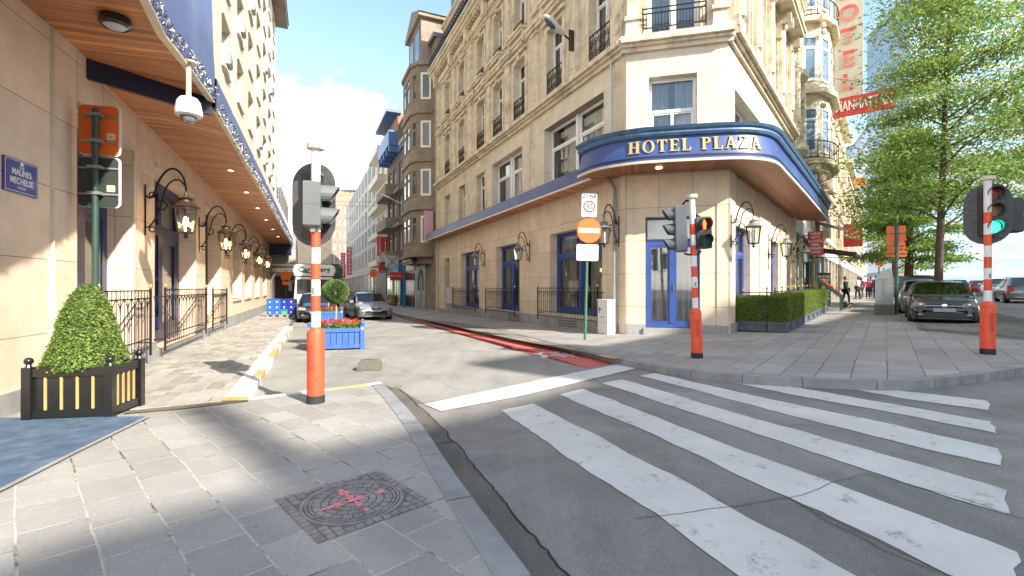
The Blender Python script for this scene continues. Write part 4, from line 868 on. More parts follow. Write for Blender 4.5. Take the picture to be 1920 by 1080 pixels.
# ---------------------------------------------------------------- the long building on the left
left = thing('left_hotel_building', 'tall cream building on the left with cedar-lined blue canopy and navy windows', 'building', frame(-6.99, 8.82, .1))
opsL = [(-2.39,-.25,.0,4.0,.45), (1.07,4.6,.2,4.0,.45), (5.99,8.35,.25,4.0,.45), (11.2,13.4,1.05,3.95,.45), (14.7,17.0,1.05,3.95,.45), (18.9,20.9,1.05,3.9,.45), (23.2,25.2,1.05,3.9,.45)]
b = MB(); wall(b, -2.39, 33, -.3, 5.0, opsL); b.build('ground_floor_wall', M_['cladbounce'], left, FL)
FLb = frame(-6.07, 6.61, 0, math.atan2(.9515, -.3075))
b = MB(); b.box(-1.75, .0, 0, .5, -.2, 5.2); b.box(-1.83, -1.77, .02, .5, -.2, 5.2); b.box(-5, -1.85, 0, .5, -.2, 5.2); b.build('corner_pier', M_['cladbounce'], left, FLb)
b = MB(); b.box(-5, 0.0, -.03, -.001, -.2, .33); b.build('plinth', M_['plinth'], left, FLb)
b = MB()
for s0, s1 in ((-.25,1.07),(4.6,5.99),(8.35,33)): b.box(s0, s1, -.04, -.001, -.4, .4)
b.box(1.07, 4.6, -.04, .3, -.4, .199); b.box(5.99, 8.35, -.04, .3, -.4, .249); b.box(-2.39, -.25, -.04, .4, -.4, .05); b.build('plinth', M_['plinth'], left, FL)
b = MB()
for a, c, d, e, r in opsL:                          # narrow raised architrave on the far jamb and head
    b.box(c, c+.09, -.035, 0, d, e+.1); b.box(a, c, -.035, 0, e, e+.1)
    if d > 1: b.box(a-.05, c+.05, -.07, .3, d-.08, d)
b.build('window_surround', M_['clad2'], left, FL)
for i, (a, c, d, e, r) in enumerate(opsL):
    window(left, FL, a, c, d, e, .36, M_['navy'], M_['glass'], 2, .3, .26 if i == 1 else .2 if i < 3 else .1, curt=M_['curt'])
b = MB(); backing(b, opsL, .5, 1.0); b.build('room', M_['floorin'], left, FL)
# upper wall with windows, dazzling in the sun
opsU = []
for k in range(9):
    for f in range(6): s = 1.4+k*3.65; z = 6.6+f*2.95; opsU.append((s, s+1.5, z, z+1.75, .22))
b = MB(); wall(b, -3, 33, 5.0, 23.6, opsU); shell(b, -3, 33, -.3, 23.6, 12); b.build('upper_wall', M_['cream'], left, FL)
for o in opsU: window(left, FL, *o[:4], .18, M_['white'], M_['dglass'], 2, 0, .06)
b = MB()
for o in opsU: b.box(o[0]-.08, o[1]+.08, -.09, 0, o[2]-.12, o[2]); b.box(o[0]-.05, o[1]+.05, -.07, 0, o[3], o[3]+.1)
for s in (.4, 4.05, 11.35, 18.65, 25.95, 32.6): b.box(s-.1, s+.1, -.05, 0, 5.8, 23.2)
b.build('sill', M_['cream'], left, FL)
b = MB()
for o in random.sample(opsU, 15): b.box(o[0]+.1, o[0]+.7, -.26, -.1, o[2]+.02, o[2]+.42); b.box(o[0]+.16, o[0]+.64, -.275, -.26, o[2]+.08, o[2]+.36)
b.build('air_conditioner', M_['steel'], left, FL)
b = MB(); b.box(-3, 33.9, -.95, .5, 23.6, 23.95); b.box(-3, 34, -1.02, .5, 23.95, 24.1); b.build('eaves', M_['brownst'], left, FL)
# cedar soffit, beams and fascia of the left canopy
ZL = 4.72
def Lp(s, o): q = wp(FL, s, o); return (q.x, q.y, ZL)
uvstrip('canopy_soffit', [Lp(s, 0) for s in (-1.9, 5, 12, 20, 28.5)], [Lp(s, o) for s, o in ((-1.0, 1.4), (5, 1.42), (12, 1.44), (20, 1.46), (28.5, 1.48))], M_['soffit'], left)
nearP = [(-3.35,6.75),(-3.3,5.7),(-3.2,4.4),(-3.15,2.5),(-3.1,0.5)]
edgeL = [Lp(-1.05, 1.36), Lp(-1.7, 1.32), Lp(-2.5, 1.28), Lp(-3.4, 1.2), Lp(-4.3, 1.25), Lp(-5.3, 1.35), Lp(-6.5, 1.5), Lp(-8.5, 1.7)]
innL = [(-6.35, 7.1, ZL), (-6.25, 6.75, ZL), (-6.2, 6.5, ZL), (-5.95, 5.6, ZL), (-5.72, 4.9, ZL), (-5.5, 4.2, ZL), (-5.2, 3.2, ZL), (-4.8, 2.0, ZL)]
def soff(name, mb_in, mb_out, dz, m): return uvstrip(name, [(p[0]-.25, p[1], ZL+dz) for p in mb_in], [(p[0], p[1], ZL+dz) for p in mb_out], m, left)
soff('canopy_soffit', innL, edgeL, .12, M_['soffit'])
b = MB(); p, q = Vector(innL[1])+Vector((-.1, -.1, 0)), Vector(edgeL[0]); b.bar((p.x, p.y, ZL-.02), (q.x, q.y, ZL-.02), .07, .3); b.build('beam', M_['canvasd'], left, Matrix())
p, q = wp(FL, 27.9, .05), wp(FL, 27.9, 1.45); b = MB(); b.bar((p.x, p.y, ZL-.35), (q.x, q.y, ZL-.35), .5, .9); b.build('beam', M_['navy'], left, Matrix())
fas = [Lp(s, o) for s, o in ((-1.0, 1.4), (5, 1.42), (12, 1.44), (20, 1.46), (28.5, 1.48))][::-1]
b = MB(); profile_path(b, [(p[0], p[1]) for p in fas][::-1], [(-.03, ZL-.02), (.03, ZL-.02), (.05, ZL+.5), (-.1, ZL+.62), (-1.4, ZL+.66)]); b.build('canopy_fascia', M_['canvasf'], left, Matrix())
b = MB(); profile_path(b, [(p[0], p[1]) for p in edgeL][::-1], [(-.03, ZL+.08), (.05, ZL+.08), (.07, ZL+.55), (.05, ZL+.9), (.02, ZL+1.9), (-.1, ZL+2.0), (-1.5, ZL+2.05)])
c0_, c1_ = edgeL[0], innL[0]; b.poly([(c0_[0], c0_[1], ZL+.1), (c1_[0]-.5, c1_[1]+.1, ZL+.1), (c1_[0]-.5, c1_[1]+.1, ZL+2), (c0_[0], c0_[1], ZL+2)]); b.build('canopy_fascia', M_['canvasf'], left, Matrix(), smooth=60)
b = MB(); profile_path(b, [(p[0], p[1]) for p in edgeL][::-1], [(-.03, ZL+.06), (.068, ZL+.06), (.068, ZL+.09), (.051, ZL+.09)]); profile_path(b, [(p[0], p[1]) for p in fas][::-1], [(-.03, ZL-.05), (.05, ZL-.05), (.05, ZL-.0)])
b.build('canopy_lip', M_['lip'], left, Matrix())
b = MB()
for p in edgeL[:-1]: b.bar((p[0], p[1], ZL+2.06), (p[0], p[1], ZL+2.5), .04)
for zz in (2.2, 2.35, 2.5):
    for p, q in zip(edgeL, edgeL[1:]): b.bar((p[0]-.1, p[1], ZL+zz), (q[0]-.1, q[1], ZL+zz), .035)
b.build('roof_railing', M_['canvasd'], left, Matrix())
# end wall past the canopy; dark panel puts the passage's shade into colour
b = MB(); b.box(28.6, 33.2, -1.7, -.02, -.3, 3.1); b.box(28.6, 33.2, -1.72, -.02, 3.1, 5.4); b.build('passage_block', M_['plinth'], left, FL)
b = MB(); b.box(28.55, 28.6, -1.6, -.3, -.2, 2.4); b.build('dark_passage', M_['dark'], left, FL)
b = MB(); b.box(28.52, 28.56, -1.66, -.1, 2.7, 3.0); b.box(28.52, 28.56, -1.66, -.1, 3.15, 3.3); b.build('passage_panel', M_['white'], left, FL)
# recessed downlights
for s in (4.0, 7.2, 10.6, 14.2, 18, 22):
    p = wp(FL, s, .95); b = MB(); b.lathe([(.10, 0), (.10, -.025), (.085, -.025)], (p.x, p.y, ZL-.001), 12); dl = b.build('downlight', M_['gold'], left, Matrix())
    b = MB(); b.lathe([(.078, -.024), (.03, -.03)], (p.x, p.y, ZL-.001), 12); b.build('bulb', DOWN, dl, Matrix())
lp = Vector((-4.9, 5.85)); b = MB(); b.lathe([(.16, .115), (.17, .03), (.13, .0), (.13, .04)], (lp.x, lp.y, ZL-.0), 20); dl = b.build('flush_lamp', M_['black'], left, Matrix()); b = MB(); b.lathe([(.128, .02), (.09, -.01), (.02, -.02)], (lp.x, lp.y, ZL), 20); b.build('diffuser', M_['steell'], dl, Matrix())

# light garland wound round the canopy edge
gar = MB(); bl = MB()
def garl(path, zo, lump):
    P = arc([Vector(p[:2]) for p in path], 40)
    cum_ = 0
    for i in range(len(P)-1):
        p = P[i]; d = (P[i+1]-P[i]); L_ = d.length; nn = Vector((d.y, -d.x)).normalized()
        for k in range(max(1, int(L_*lump))):
            t = random.random(); q = p+d*t; a = random.random()*6.28; r_ = .03+.05*random.random()
            c = Vector((q.x+nn.x*(.07+r_*math.cos(a)), q.y+nn.y*(.07+r_*math.cos(a)), zo+r_*math.sin(a)*1.4))
            v = Vector((random.uniform(-1, 1), random.uniform(-1, 1), random.uniform(-1, 1))).normalized()*.028; w_ = v.cross(Vector((random.uniform(-1, 1), random.uniform(-1, 1), .3))).normalized()*.008
            (gar if random.random() < .7 else bl).poly([c-v, c+w_, c+v, c-w_])
garl(edgeL[::-1], ZL+.2, 340); garl([p for p in fas[::-1]], ZL+.02, 150)
gth = gar.build('light_garland', M_['trim'], None, Matrix(), smooth=0, fix=False, label='silvery light garland wound along the edge of the left canopy', cat='garland')
bl.build('tiny_bulb', M_['white'], gth, Matrix(), smooth=0, fix=False, label=None)

# ---------------------------------------------------------------- the rest of the side street
def block(name, label, M, s0, s1, z1, mat, ops, fm, gm, depth=10, cols=2, transom=.3, cat='building', reveal=.22, z0=-.9, y=0, gy=None, sill=None, fw=.08, group=None):
    r = thing(name, label, cat, M @ Matrix.Translation((s0, y, z0)), group); b = MB(); wall(b, s0, s1, z0, z1, ops, reveal, y); shell(b, s0, s1, z0, z1, depth, y); b.build('wall', mat, r, M)
    for o in ops[:100]: window(r, M, *o[:4], y+reveal-.06, fm, o[5] if len(o) > 5 else gm, cols, transom, fw)
    if sill:
        b = MB()
        for o in ops: b.box(o[0]-.1, o[1]+.1, y-.08, y, o[2]-.12, o[2])
        b.build('sill', sill, r, M)
    return r
# bay-windowed house next to the hotel
ops = [(-26.9,-26.1,z,z+2.1) for z in (5.4, 8.9, 12.4)]
r = thing('bay_window_house', 'narrow brown stone house with a rounded bay window next to the corner hotel', 'house', FA @ Matrix.Translation((-21.4, 0, -.3)))
b = MB(); wall(b, -28.0, -21.4, -.6, 19.3, []); shell(b, -28.0, -21.4, -.6, 19.3, 10); b.build('wall', M_['brownst'], r, FA)
b = MB(); bayp = [(-27.7,0),(-27.2,-.95),(-26.4,-1.35),(-23.6,-1.35),(-22.8,-.95),(-22.3,0)]
b.slab(bayp, 3.9, 17.8)
for z in (3.9, 7.3, 10.8, 14.3, 17.8): b.slab([(x+(.12 if x > -25 else -.12), y-.14) for x, y in bayp], z-.12, z+.14)
b.slab([(x*.9-2.5, y*.6) for x, y in bayp], 3.3, 3.9); b.build('bay', M_['brownst'], r, FA)
for z in (4.8, 8.2, 11.7, 15.2):
    for a, c in ((bayp[3], bayp[4]), (bayp[4], bayp[5]), (bayp[2], bayp[3])):
        va = Vector(a); vc = Vector(c); d = vc-va; ang = math.atan2(d.y, d.x); Mw = FA @ Matrix.Translation((va.x, va.y, 0)) @ Matrix.Rotation(ang, 4, 'Z'); L_ = d.length
        n = 2 if L_ > 2 else 1
        for k in range(n): u0 = L_*k/n+.16; u1 = L_*(k+1)/n-.16; window(r, Mw, u0, u1, z, z+1.95, -.05, M_['white'] if c == bayp[5] else M_['brownst'], M_['dglass'] if c != bayp[5] else M_['pglass'], 1, .3 if c != bayp[5] else 0, .09)
b = MB(); b.box(-27.2, -22.9, -.75, 2.5, 17.95, 21.3); b.box(-27.5, -22.6, -1.0, 2.6, 21.3, 21.55); b.prism([(-27.6,21.55),(-22.5,21.55),(-25.05,22.7)], -1.0, 2.6); b.build('gabled_dormer', M_['brownst'], r, FA)
b = MB(); b.box(-26.7, -25.4, -.78, -.74, 18.5, 20.9); b.box(-24.7, -23.4, -.78, -.74, 18.5, 20.9); b.build('dormer_window', M_['dglass'], r, FA)
b = MB(); b.poly([(-28,.5,19.3),(-21.4,.5,19.3),(-21.4,3.5,23),(-28,3.5,23)]); b.poly([(-28,3.5,23),(-21.4,3.5,23),(-21.4,9,23.2),(-28,9,23.2)]); b.box(-28.05, -21.35, -.25, .5, 19.3, 19.6); b.build('roof', M_['greyroof'], r, FA)
b = MB(); b.box(-27.6, -24.4, -.06, .05, -.4, 3.3); b.tube([(-26.9+.0,-.1,1.3)]+[(-26+.85*math.cos(t), -.1, 1.6+1.3*math.sin(t)) for t in [math.pi*(1-k/10) for k in range(11)]]+[(-25.15,-.1,1.3)], .05, 6); b.box(-26.05, -25.95, -.1, -.05, -.4, 2.9)
b.build('gate', M_['steel'], r, FA)
b = MB(); b.box(-27.8, -24.2, -1.1, .0, 3.35, 3.5); b.prism([(-28,3.5),(-24,3.5),(-24.3,3.75),(-27.7,3.75)], -1.2, 0); b.build('entrance_canopy', M_['greyroof'], r, FA)
b = MB(); b.tube([(-27.75,-1.0,-.3),(-27.75,-1.0,3.4)], .1, 8); b.build('pillar', M_['shop'], r, FA)
# white house with dentil cornice
ops = [(-31.9,-30.9,z,z+2.5) for z in (5.2, 9.3)]+[(-30.5,-29.4,z,z+2.5) for z in (5.2, 9.3)]
r = block('white_house', 'narrow white house with a dentilled cornice between the bay-windowed house and the dark brick house', FA, -32.9, -28.02, 14.6, M_['whitew'], ops, M_['steell'], M_['dglass'], sill=M_['whitew'])
b = MB(); b.box(-32.9, -28.02, -.55, 0, 14.6, 14.95)
for k in range(10): b.box(-32.7+k*.5, -32.5+k*.5, -.5, 0, 14.2, 14.6)
b.build('cornice', M_['greyroof'], r, FA); b = MB(); b.box(-32.6, -28.3, -.05, .05, -.4, 2.9); b.build('shopfront', M_['black'], r, FA); b = MB(); b.box(-32.7, -28.2, -.14, 0, 3.0, 4.2); b.build('shop_board', M_['cream'], r, FA)
b = MB(); b.box(-32.9, -28.02, 2.5, 8, 14.9, 21); b.build('rear_wing', M_['brownst'], r, FA)
# dark brick house with stone balconies, blue roof balcony
ops = [(-35.4,-34.1,z,z+2.0) for z in (5.2, 8.5, 11.7)]+[(-38.6,-37.0,z,z+2.0) for z in (5.2, 8.5, 11.7)]+[(-41.4,-39.6,z,z+2.0) for z in (5.2, 8.5, 11.7)]
r = block('dark_brick_house', 'dark brick house with pale stone balconies and a blue rooftop balcony', FA, -42.3, -33.0, 17.6, M_['dbrick'], ops, M_['white'], M_['dglass'])
b = MB()
for z in (4.3, 7.6, 10.9): b.box(-42.2, -36.2, -1.2, 0, z-.15, z); b.box(-42.2, -36.2, -1.2, -1.05, z, z+.85); b.box(-36.35, -36.2, -1.05, 0, z, z+.85); b.box(-36.0, -33.1, -.5, 0, z-.2, z+.1)
b.build('balcony', M_['brownst'], r, FA)
b = MB(); b.box(-41.6, -34.6, -1.15, 0, 15.2, 15.5); b.box(-41.6, -34.6, -1.15, -1.05, 15.5, 16.6); b.box(-34.75, -34.6, -1.05, 0, 15.5, 16.6); b.box(-41.8, -34.2, -1.4, 0, 18.2, 18.45)
for k in range(5): b.prism([(-41.4+k*1.6,15.2),(-41.1+k*1.6,15.2),(-41.1+k*1.6,14.6),(-41.4+k*1.6,14.6)], -1.1, 0)
b.build('roof_balcony', M_['bale'], r, FA); b = MB(); b.box(-42.2, -34.5, -.3, 3, 15.5, 18.2); b.build('roof_storey', M_['brick'], r, FA)
b = MB(); b.box(-42, -38.4, -.06, 0, -.3, 2.9); b.box(-37.8, -33.4, -.06, 0, -.3, 2.9); b.build('shopfront', M_['lime_paint'], r, FA)
b = MB()
for x in (-41.6, -40.6, -39.6, -37.2, -36.0, -34.8): b.box(x, x+.7, -.08, -.06, .1, 2.6)
b.build('shop_window', M_['dglass'], r, FA); b = MB(); b.box(-42.2, -33.1, -.5, 0, 3.0, 3.7); b.box(-33.5, -33.1, -.3, 0, -.3, 3.0); b.build('shop_board', M_['shop'], r, FA)
# pale rendered house
ops = [(x, x+2.2, z, z+1.9) for x in (-49.8, -46.5) for z in (5.0, 8.2, 11.4, 14.6)]
r = block('pale_apartment_house', 'pale rendered apartment house with glazed bays beyond the dark brick house', FA, -50.8, -42.4, 17.6, M_['cream'], ops, M_['white'], M_['bglass'])
b = MB()
for z in (4.2, 7.4, 10.6, 13.8, 17): b.box(-50.6, -43, -1.0, 0, z-.15, z+.5)
b.box(-50.6, -47, .5, 4, 17.6, 20.5); b.build('balcony', M_['cream'], r, FA)
b = MB(); b.box(-50.5, -42.6, -.07, 0, -.6, 3.5); b.build('shopfront', M_['trim'], r, FA)
# long modern grey building
ops = []
for k in range(10):
    for f in range(5):
        if len(ops) < 96: s = -54.4-k*4.1; ops += [(s, s+.9, 4.6+f*2.9, 6.9+f*2.9), (s+1.35, s+2.25, 4.6+f*2.9, 6.9+f*2.9)]
r = block('grey_office_building', 'long modern grey building with tall narrow windows on the right of the side street', FA, -96, -50.9, 18.6, M_['greycl'], ops, M_['trim'], M_['bglass'], cols=1, transom=0, depth=14, fw=.1)
b = MB()
for o in ops[::3]: b.box(o[0]+.1, o[1]-.1, .12, .15, o[2]+.1, o[2]+.8)
b.build('lower_panel', M_['lip'], r, FA)
b = MB(); b.box(-95, -52, -.05, .0, -.9, 3.4); b.build('shopfront', M_['pglass'], r, FA); b = MB(); [b.box(-95+k*3.9, -94.6+k*3.9, -.1, 0, -.9, 3.6) for k in range(11)]; b.box(-95, -52, -.2, 0, 3.4, 3.8); b.build('shopfront_frame', M_['greycl'], r, FA)
# buildings closing the street
def far(name, label, x0, y0, x1, y1, z1, mat, nb, nf, fh, zb, gm=M_['dglass'], ww=.5, depth=12, bal=False, cat='building', zoff=-1, wh=.6):
    d = Vector((x1-x0, y1-y0)); L_ = d.length; M = frame(x0, y0, 0, math.atan2(d.y, d.x)); ops = []
    for k in range(nb):
        for f in range(nf): c = L_*(k+.5)/nb; hw = L_/nb*ww/2; ops.append((c-hw, c+hw, zb+f*fh, zb+f*fh+fh*wh))
    r = block(name, label, M, 0, L_, z1, mat, ops, M_['white'], gm, depth=depth, cols=2, transom=0, z0=zoff, fw=.09)
    if bal:
        b = MB()
        for f in range(nf): b.box(.3, L_-.3, -1.1, 0, zb+f*fh-.35, zb+f*fh-.2); b.box(.3, L_-.3, -1.1, -1.05, zb+f*fh-.2, zb+f*fh+.5)
        b.build('balcony', M_['whitew'], r, M)
    return r
def X(u, d): return (u-960)/F*d
far('apartment_block', 'cream apartment block with balconies closing the far end of the side street', X(548, 125), 125, X(628, 125), 125, 24.5, M_['cream'], 5, 7, 3.05, 1.0, ww=.42, bal=False)
far('apartment_tower', 'beige apartment building with a penthouse rising behind the grey office building', X(622, 112), 112, X(662, 118), 118, 25, M_['brownst'], 4, 7, 3.1, 1.2, ww=.4)
b = MB(); r = thing('penthouse_block', 'stepped pale penthouse block on the skyline behind the grey office building', 'building', frame(X(640,130), 130, -1)); b.slab([(X(636,130), 130), (X(668,130), 130), (X(668,130), 142), (X(636,130), 142)], -1, 28); b.build('wall', M_['cream'], r, Matrix()); b = MB(); b.slab([(X(640,130), 129.9), (X(656,130), 129.9), (X(656,130), 130), (X(640,130), 130)], 25.3, 27.2); b.build('window', M_['bglass'], r, Matrix()); b = MB(); b.slab([(X(634,130), 129), (X(672,130), 129), (X(672,130), 143), (X(634,130), 143)], 28, 28.4); b.build('roof', M_['greyroof'], r, Matrix())
r = thing('white_gable_house', 'white walled house with a brick chimney stack and sloping top beyond the left building', 'house', FL @ Matrix.Translation((36, 0, -.5)))
b = MB(); b.slab([(34.5, .2), (60, .2), (60, 10), (34.5, 10)], -.6, 13.3); b.build('wall', M_['whitew'], r, FL)
b = MB(); b.slab([(34.4, .3), (35.6, .3), (35.6, 9), (34.4, 9)], 13.3, 15.0); b.build('chimney', M_['brick'], r, FL)
b = MB()
for k in range(8): b.box(38+k*2.6, 39.1+k*2.6, .14, .19, 6.5, 8.6); b.box(38+k*2.6, 39.1+k*2.6, .14, .19, 10, 12)
b.build('window', M_['dglass'], r, FL)
far('white_row_house', 'row of white houses on the left of the side street beyond the delivery truck', *[c for c in (wp(FL, 61, -1).x, wp(FL, 61, -1).y)], wp(FL, 100, -1).x, wp(FL, 100, -1).y, 11.5, M_['whitew'], 9, 3, 3.3, 1.2)
# ---------------------------------------------------------------- boulevard buildings beyond the hotel
r = thing('ornate_oriel_building', 'ornate cream building with rounded window bays and curved balconies beside the corner hotel', 'building', FB @ Matrix.Translation((11.6, 0, .2)))
ops = [(12.3,13.6,z,z+2.3) for z in (8.5, 12.2, 15.9, 19.6)]+[(19.6,20.9,z,z+2.3) for z in (8.5, 12.2, 15.9, 19.6)]
b = MB(); wall(b, 11.6, 22, -.2, 25, ops+[(12,21.6,.2,4.2)], .35); shell(b, 11.6, 22, -.2, 25, 12); b.build('wall', M_['lime'], r, FB)
for o in ops: window(r, FB, *o, .28, M_['white'], M_['bglass'], 2, .25, .08)
b = MB(); b.slab([(14.3,0),(14.8,-.8),(15.8,-1.15),(17.4,-1.15),(18.4,-.8),(18.9,0)], 7.6, 24); b.build('oriel', M_['limec'], r, FB)
for z in (8.5, 12.2, 15.9, 19.6):
    for a, c in (((14.8,-.8),(15.8,-1.15)), ((15.8,-1.15),(17.4,-1.15)), ((14.3,0),(14.8,-.8))):
        va = Vector(a); d = Vector(c)-va; Mw = FB @ Matrix.Translation((va.x, va.y, 0)) @ Matrix.Rotation(math.atan2(d.y, d.x), 4, 'Z'); window(r, Mw, .12, d.length-.12, z, z+2.3, -.06, M_['white'], M_['bglass'], 1, .25, .08)
b = MB()
for z in (8.0, 11.6, 15.3, 19.0):
    b.slab([(14.0,0),(14.5,-1.1),(15.7,-1.5),(17.5,-1.5),(18.7,-1.1),(19.2,0)], z-.12, z+.12); b.slab([(14.4,0),(15,-.8),(15.9,-1.1),(17.3,-1.1),(18.2,-.8),(18.8,0)], z-.45, z-.12)
    for s in (12.95, 20.25): b.lathe([(.15, -.6), (.5, -.25), (.85, -.05), (.9, .08), (.9, .2)], (s, .0, z+.25), 14, ry=.6)
for z in (7.0, 11.9, 15.6): b.box(11.6, 22, -.2, 0, z, z+.22)
for s in (11.75, 14.05, 19.15, 21.8): b.box(s-.16, s+.16, -.14, 0, .5, 24); b.lathe([(.12, 0), (.1, 3.2)], (s, -.2, 8.8), 8)
for s in (14.6, 18.6): b.prism([(s-.2,7.5),(s+.2,7.5),(s+.15,5.9),(s-.15,5.9)], -.7, 0)
for k in range(60):                                   # carved ornament in relief
    s = random.choice((14.2, 16.6, 18.9, 12.9, 20.2))+random.uniform(-.6, .6); z = random.choice((7.2, 11.2, 15, 18.6))+random.uniform(-.5, .2); b.ball((s, -.15 if abs(s-16.6) > 2.6 else -1.0, z), random.uniform(.08, .2), 6, 4)
b.box(11.5, 22.1, -.6, 0, 25, 25.5); b.build('ornament', M_['limec'], r, FB)
for z in (8.1, 15.4):
    b = MB()
    for k in range(15): t = math.pi*k/14; x = 16.6-2.4*math.cos(t); y = -.2-1.3*math.sin(t); b.bar((x, y, z), (x, y, z+.95), .035)
    for zz in (z+.1, z+.95): b.tube([(16.6-2.4*math.cos(math.pi*k/14), -.2-1.3*math.sin(math.pi*k/14), zz) for k in range(15)], .03, 5)
    b.build('balcony_guard', M_['iron'], r, FB)
b = MB(); b.box(12, 21.6, .2, .3, .2, 4.2); b.build('shop_window', M_['dglass'], r, FB)
b = MB()
for s in (12.0, 14.2, 16.8, 19.2, 21.5): b.box(s-.06, s+.06, .1, .19, .2, 4.2)
b.box(12, 21.6, .08, .18, 3.1, 3.25); b.build('shopfront_frame', M_['mgreen'], r, FB)
b = MB(); b.box(12, 21.6, -.12, 0, 4.2, 4.9); b.build('shop_board', M_['steell'], r, FB)
# wall lanterns of this facade stand in the lamp section
def row(name, label, s0, s1, z1, mat, zb, fh, nb, nf, seed, awn=None, shop=True):
    random.seed(seed); ops = []
    for k in range(nb):
        for f in range(nf): c = s0+(s1-s0)*(k+.5)/nb; ops.append((c-.55, c+.55, zb+f*fh, zb+f*fh+fh*.62))
    r = block(name, label, FB, s0, s1, z1, mat, ops, M_['white'], M_['bglass'], z0=-.2)
    b = MB()
    for f in range(nf+1): b.box(s0, s1, -.25, 0, zb-.5+f*fh, zb-.25+f*fh)
    for k in range(nb+1): s = s0+(s1-s0)*k/nb; b.box(max(s0, s-.15), min(s1, s+.15), -.15, 0, .5, z1-.3)
    for k in range(nb): c = s0+(s1-s0)*(k+.5)/nb; b.box(c-.8, c+.8, -.6, -.25, zb-.45+(k % nf)*fh, zb+.5+(k % nf)*fh)
    b.box(s0, s1, -.7, 0, z1, z1+.5); b.build('moulding', M_['limec'], r, FB)
    if shop: b = MB(); b.box(s0+.3, s1-.3, -.06, -.01, .0, 3.6); b.build('shop_window', M_['dglass'], r, FB); b = MB(); b.box(s0+.2, s1-.2, -.2, -.0, 3.6, 4.3); b.build('shop_board', random.choice([M_['white'], M_['steell'], M_['signred'], M_['cream']]), r, FB)
    return r
row('boulevard_house', 'cream stone boulevard house with stacked balconies beyond the oriel building', 22.02, 34, 19, M_['lime'], 5.3, 3.5, 4, 4, 1)
row('boulevard_house', 'lower yellowish stone boulevard house partly behind the tree foliage', 34.02, 48, 17, M_['cream'], 5.2, 3.4, 5, 3, 2)
row('boulevard_house', 'grey-brown shop house farther along the pavement side of the boulevard', 48.02, 66, 15, M_['brownst'], 5.0, 3.2, 6, 3, 3)
row('boulevard_house', 'pale farthest house of the boulevard row on the pavement side', 66.02, 100, 14, M_['whitew'], 5.0, 3.2, 10, 3, 4)
# glass tower
M_['fband'] = pm('pale_floor_band', (.28, .285, .29), .6)
kx, ky = X(1706, 92), 92
def tower(name, label, pts, z1, fh, mat, band):
    r = thing(name, label, 'tower', frame(pts[0][0], pts[0][1], 0)); b = MB(); b.slab(pts, -1, z1); b.build('glazed_facade', mat, r, Matrix()); b = MB(); c = sum((Vector(p) for p in pts), Vector((0, 0)))/len(pts)
    z = 4
    while z < z1: b.slab([tuple(c+(Vector(p)-c)*1.004) for p in pts], z, z+band); z += fh
    b.slab([tuple(c+(Vector(p)-c)*1.008) for p in pts], z1, z1+1.2); b.build('floor_band', M_['fband'], r, Matrix()); return r
def banded(name, c1, c2, fh, wd):
    m, nt, b, lk = newmat(name); tcn = N(nt, 'ShaderNodeTexCoord'); s = N(nt, 'ShaderNodeSeparateXYZ'); lk(tcn.outputs['Object'], s.inputs[0]); a = N(nt, 'ShaderNodeMath', operation='ADD'); lk(s.outputs[0], a.inputs[0]); lk(s.outputs[1], a.inputs[1])
    c = N(nt, 'ShaderNodeCombineXYZ'); lk(a.outputs[0], c.inputs[0]); lk(s.outputs[2], c.inputs[1]); br = N(nt, 'ShaderNodeTexBrick', offset=0); br.inputs['Scale'].default_value = 1; br.inputs['Brick Width'].default_value = wd; br.inputs['Row Height'].default_value = fh
    br.inputs['Mortar Size'].default_value = .05; br.inputs['Color1'].default_value = c4(c1); br.inputs['Color2'].default_value = c4([x*1.25 for x in c1]); br.inputs['Mortar'].default_value = c4(c2); lk(c.outputs[0], br.inputs[0]); lk(br.outputs[0], b.inputs['Base Color']); b.inputs['Roughness'].default_value = .12; b.inputs['Specular IOR Level'].default_value = .4; return m
tg = banded('tower_glass', (.18, .30, .42), (.08, .12, .2), 3.4, 1.5); tg2 = banded('pale_glazing', (.12, .15, .17), (.22, .22, .22), 3.6, 2.2)
tower('glass_tower', 'tall bluish glass office tower with white floor bands behind the street tree', [(kx, ky), (X(1712, 92)+40, 95), (X(1712, 92)+40, 125), (X(1626, 109), 109)], 58, 3.4, tg, .9)
tower('glass_tower', 'lower blue-grey glass wing stepping down left of the tall tower', [(X(1626, 109.5), 109.5), (X(1626, 109.5)+9, 120), (X(1600, 124), 130), (X(1600, 124), 124)], 38, 3.4, tg, .5)
tower('low_glass_building', 'wide low white building with strip windows across the boulevard', [(X(1640, 140), 140), (X(2010, 120), 120), (X(2010, 120)+8, 160), (X(1640, 140), 165)], 13.5, 4.4, tg2, 2.2)
tower('low_glass_building', 'hazy teal glass building closing the boulevard behind the pedestrians', [(X(1615, 190), 190), (X(1700, 175), 175), (X(1700, 175), 200), (X(1615, 190), 210)], 24, 3.6, tg2, .5)
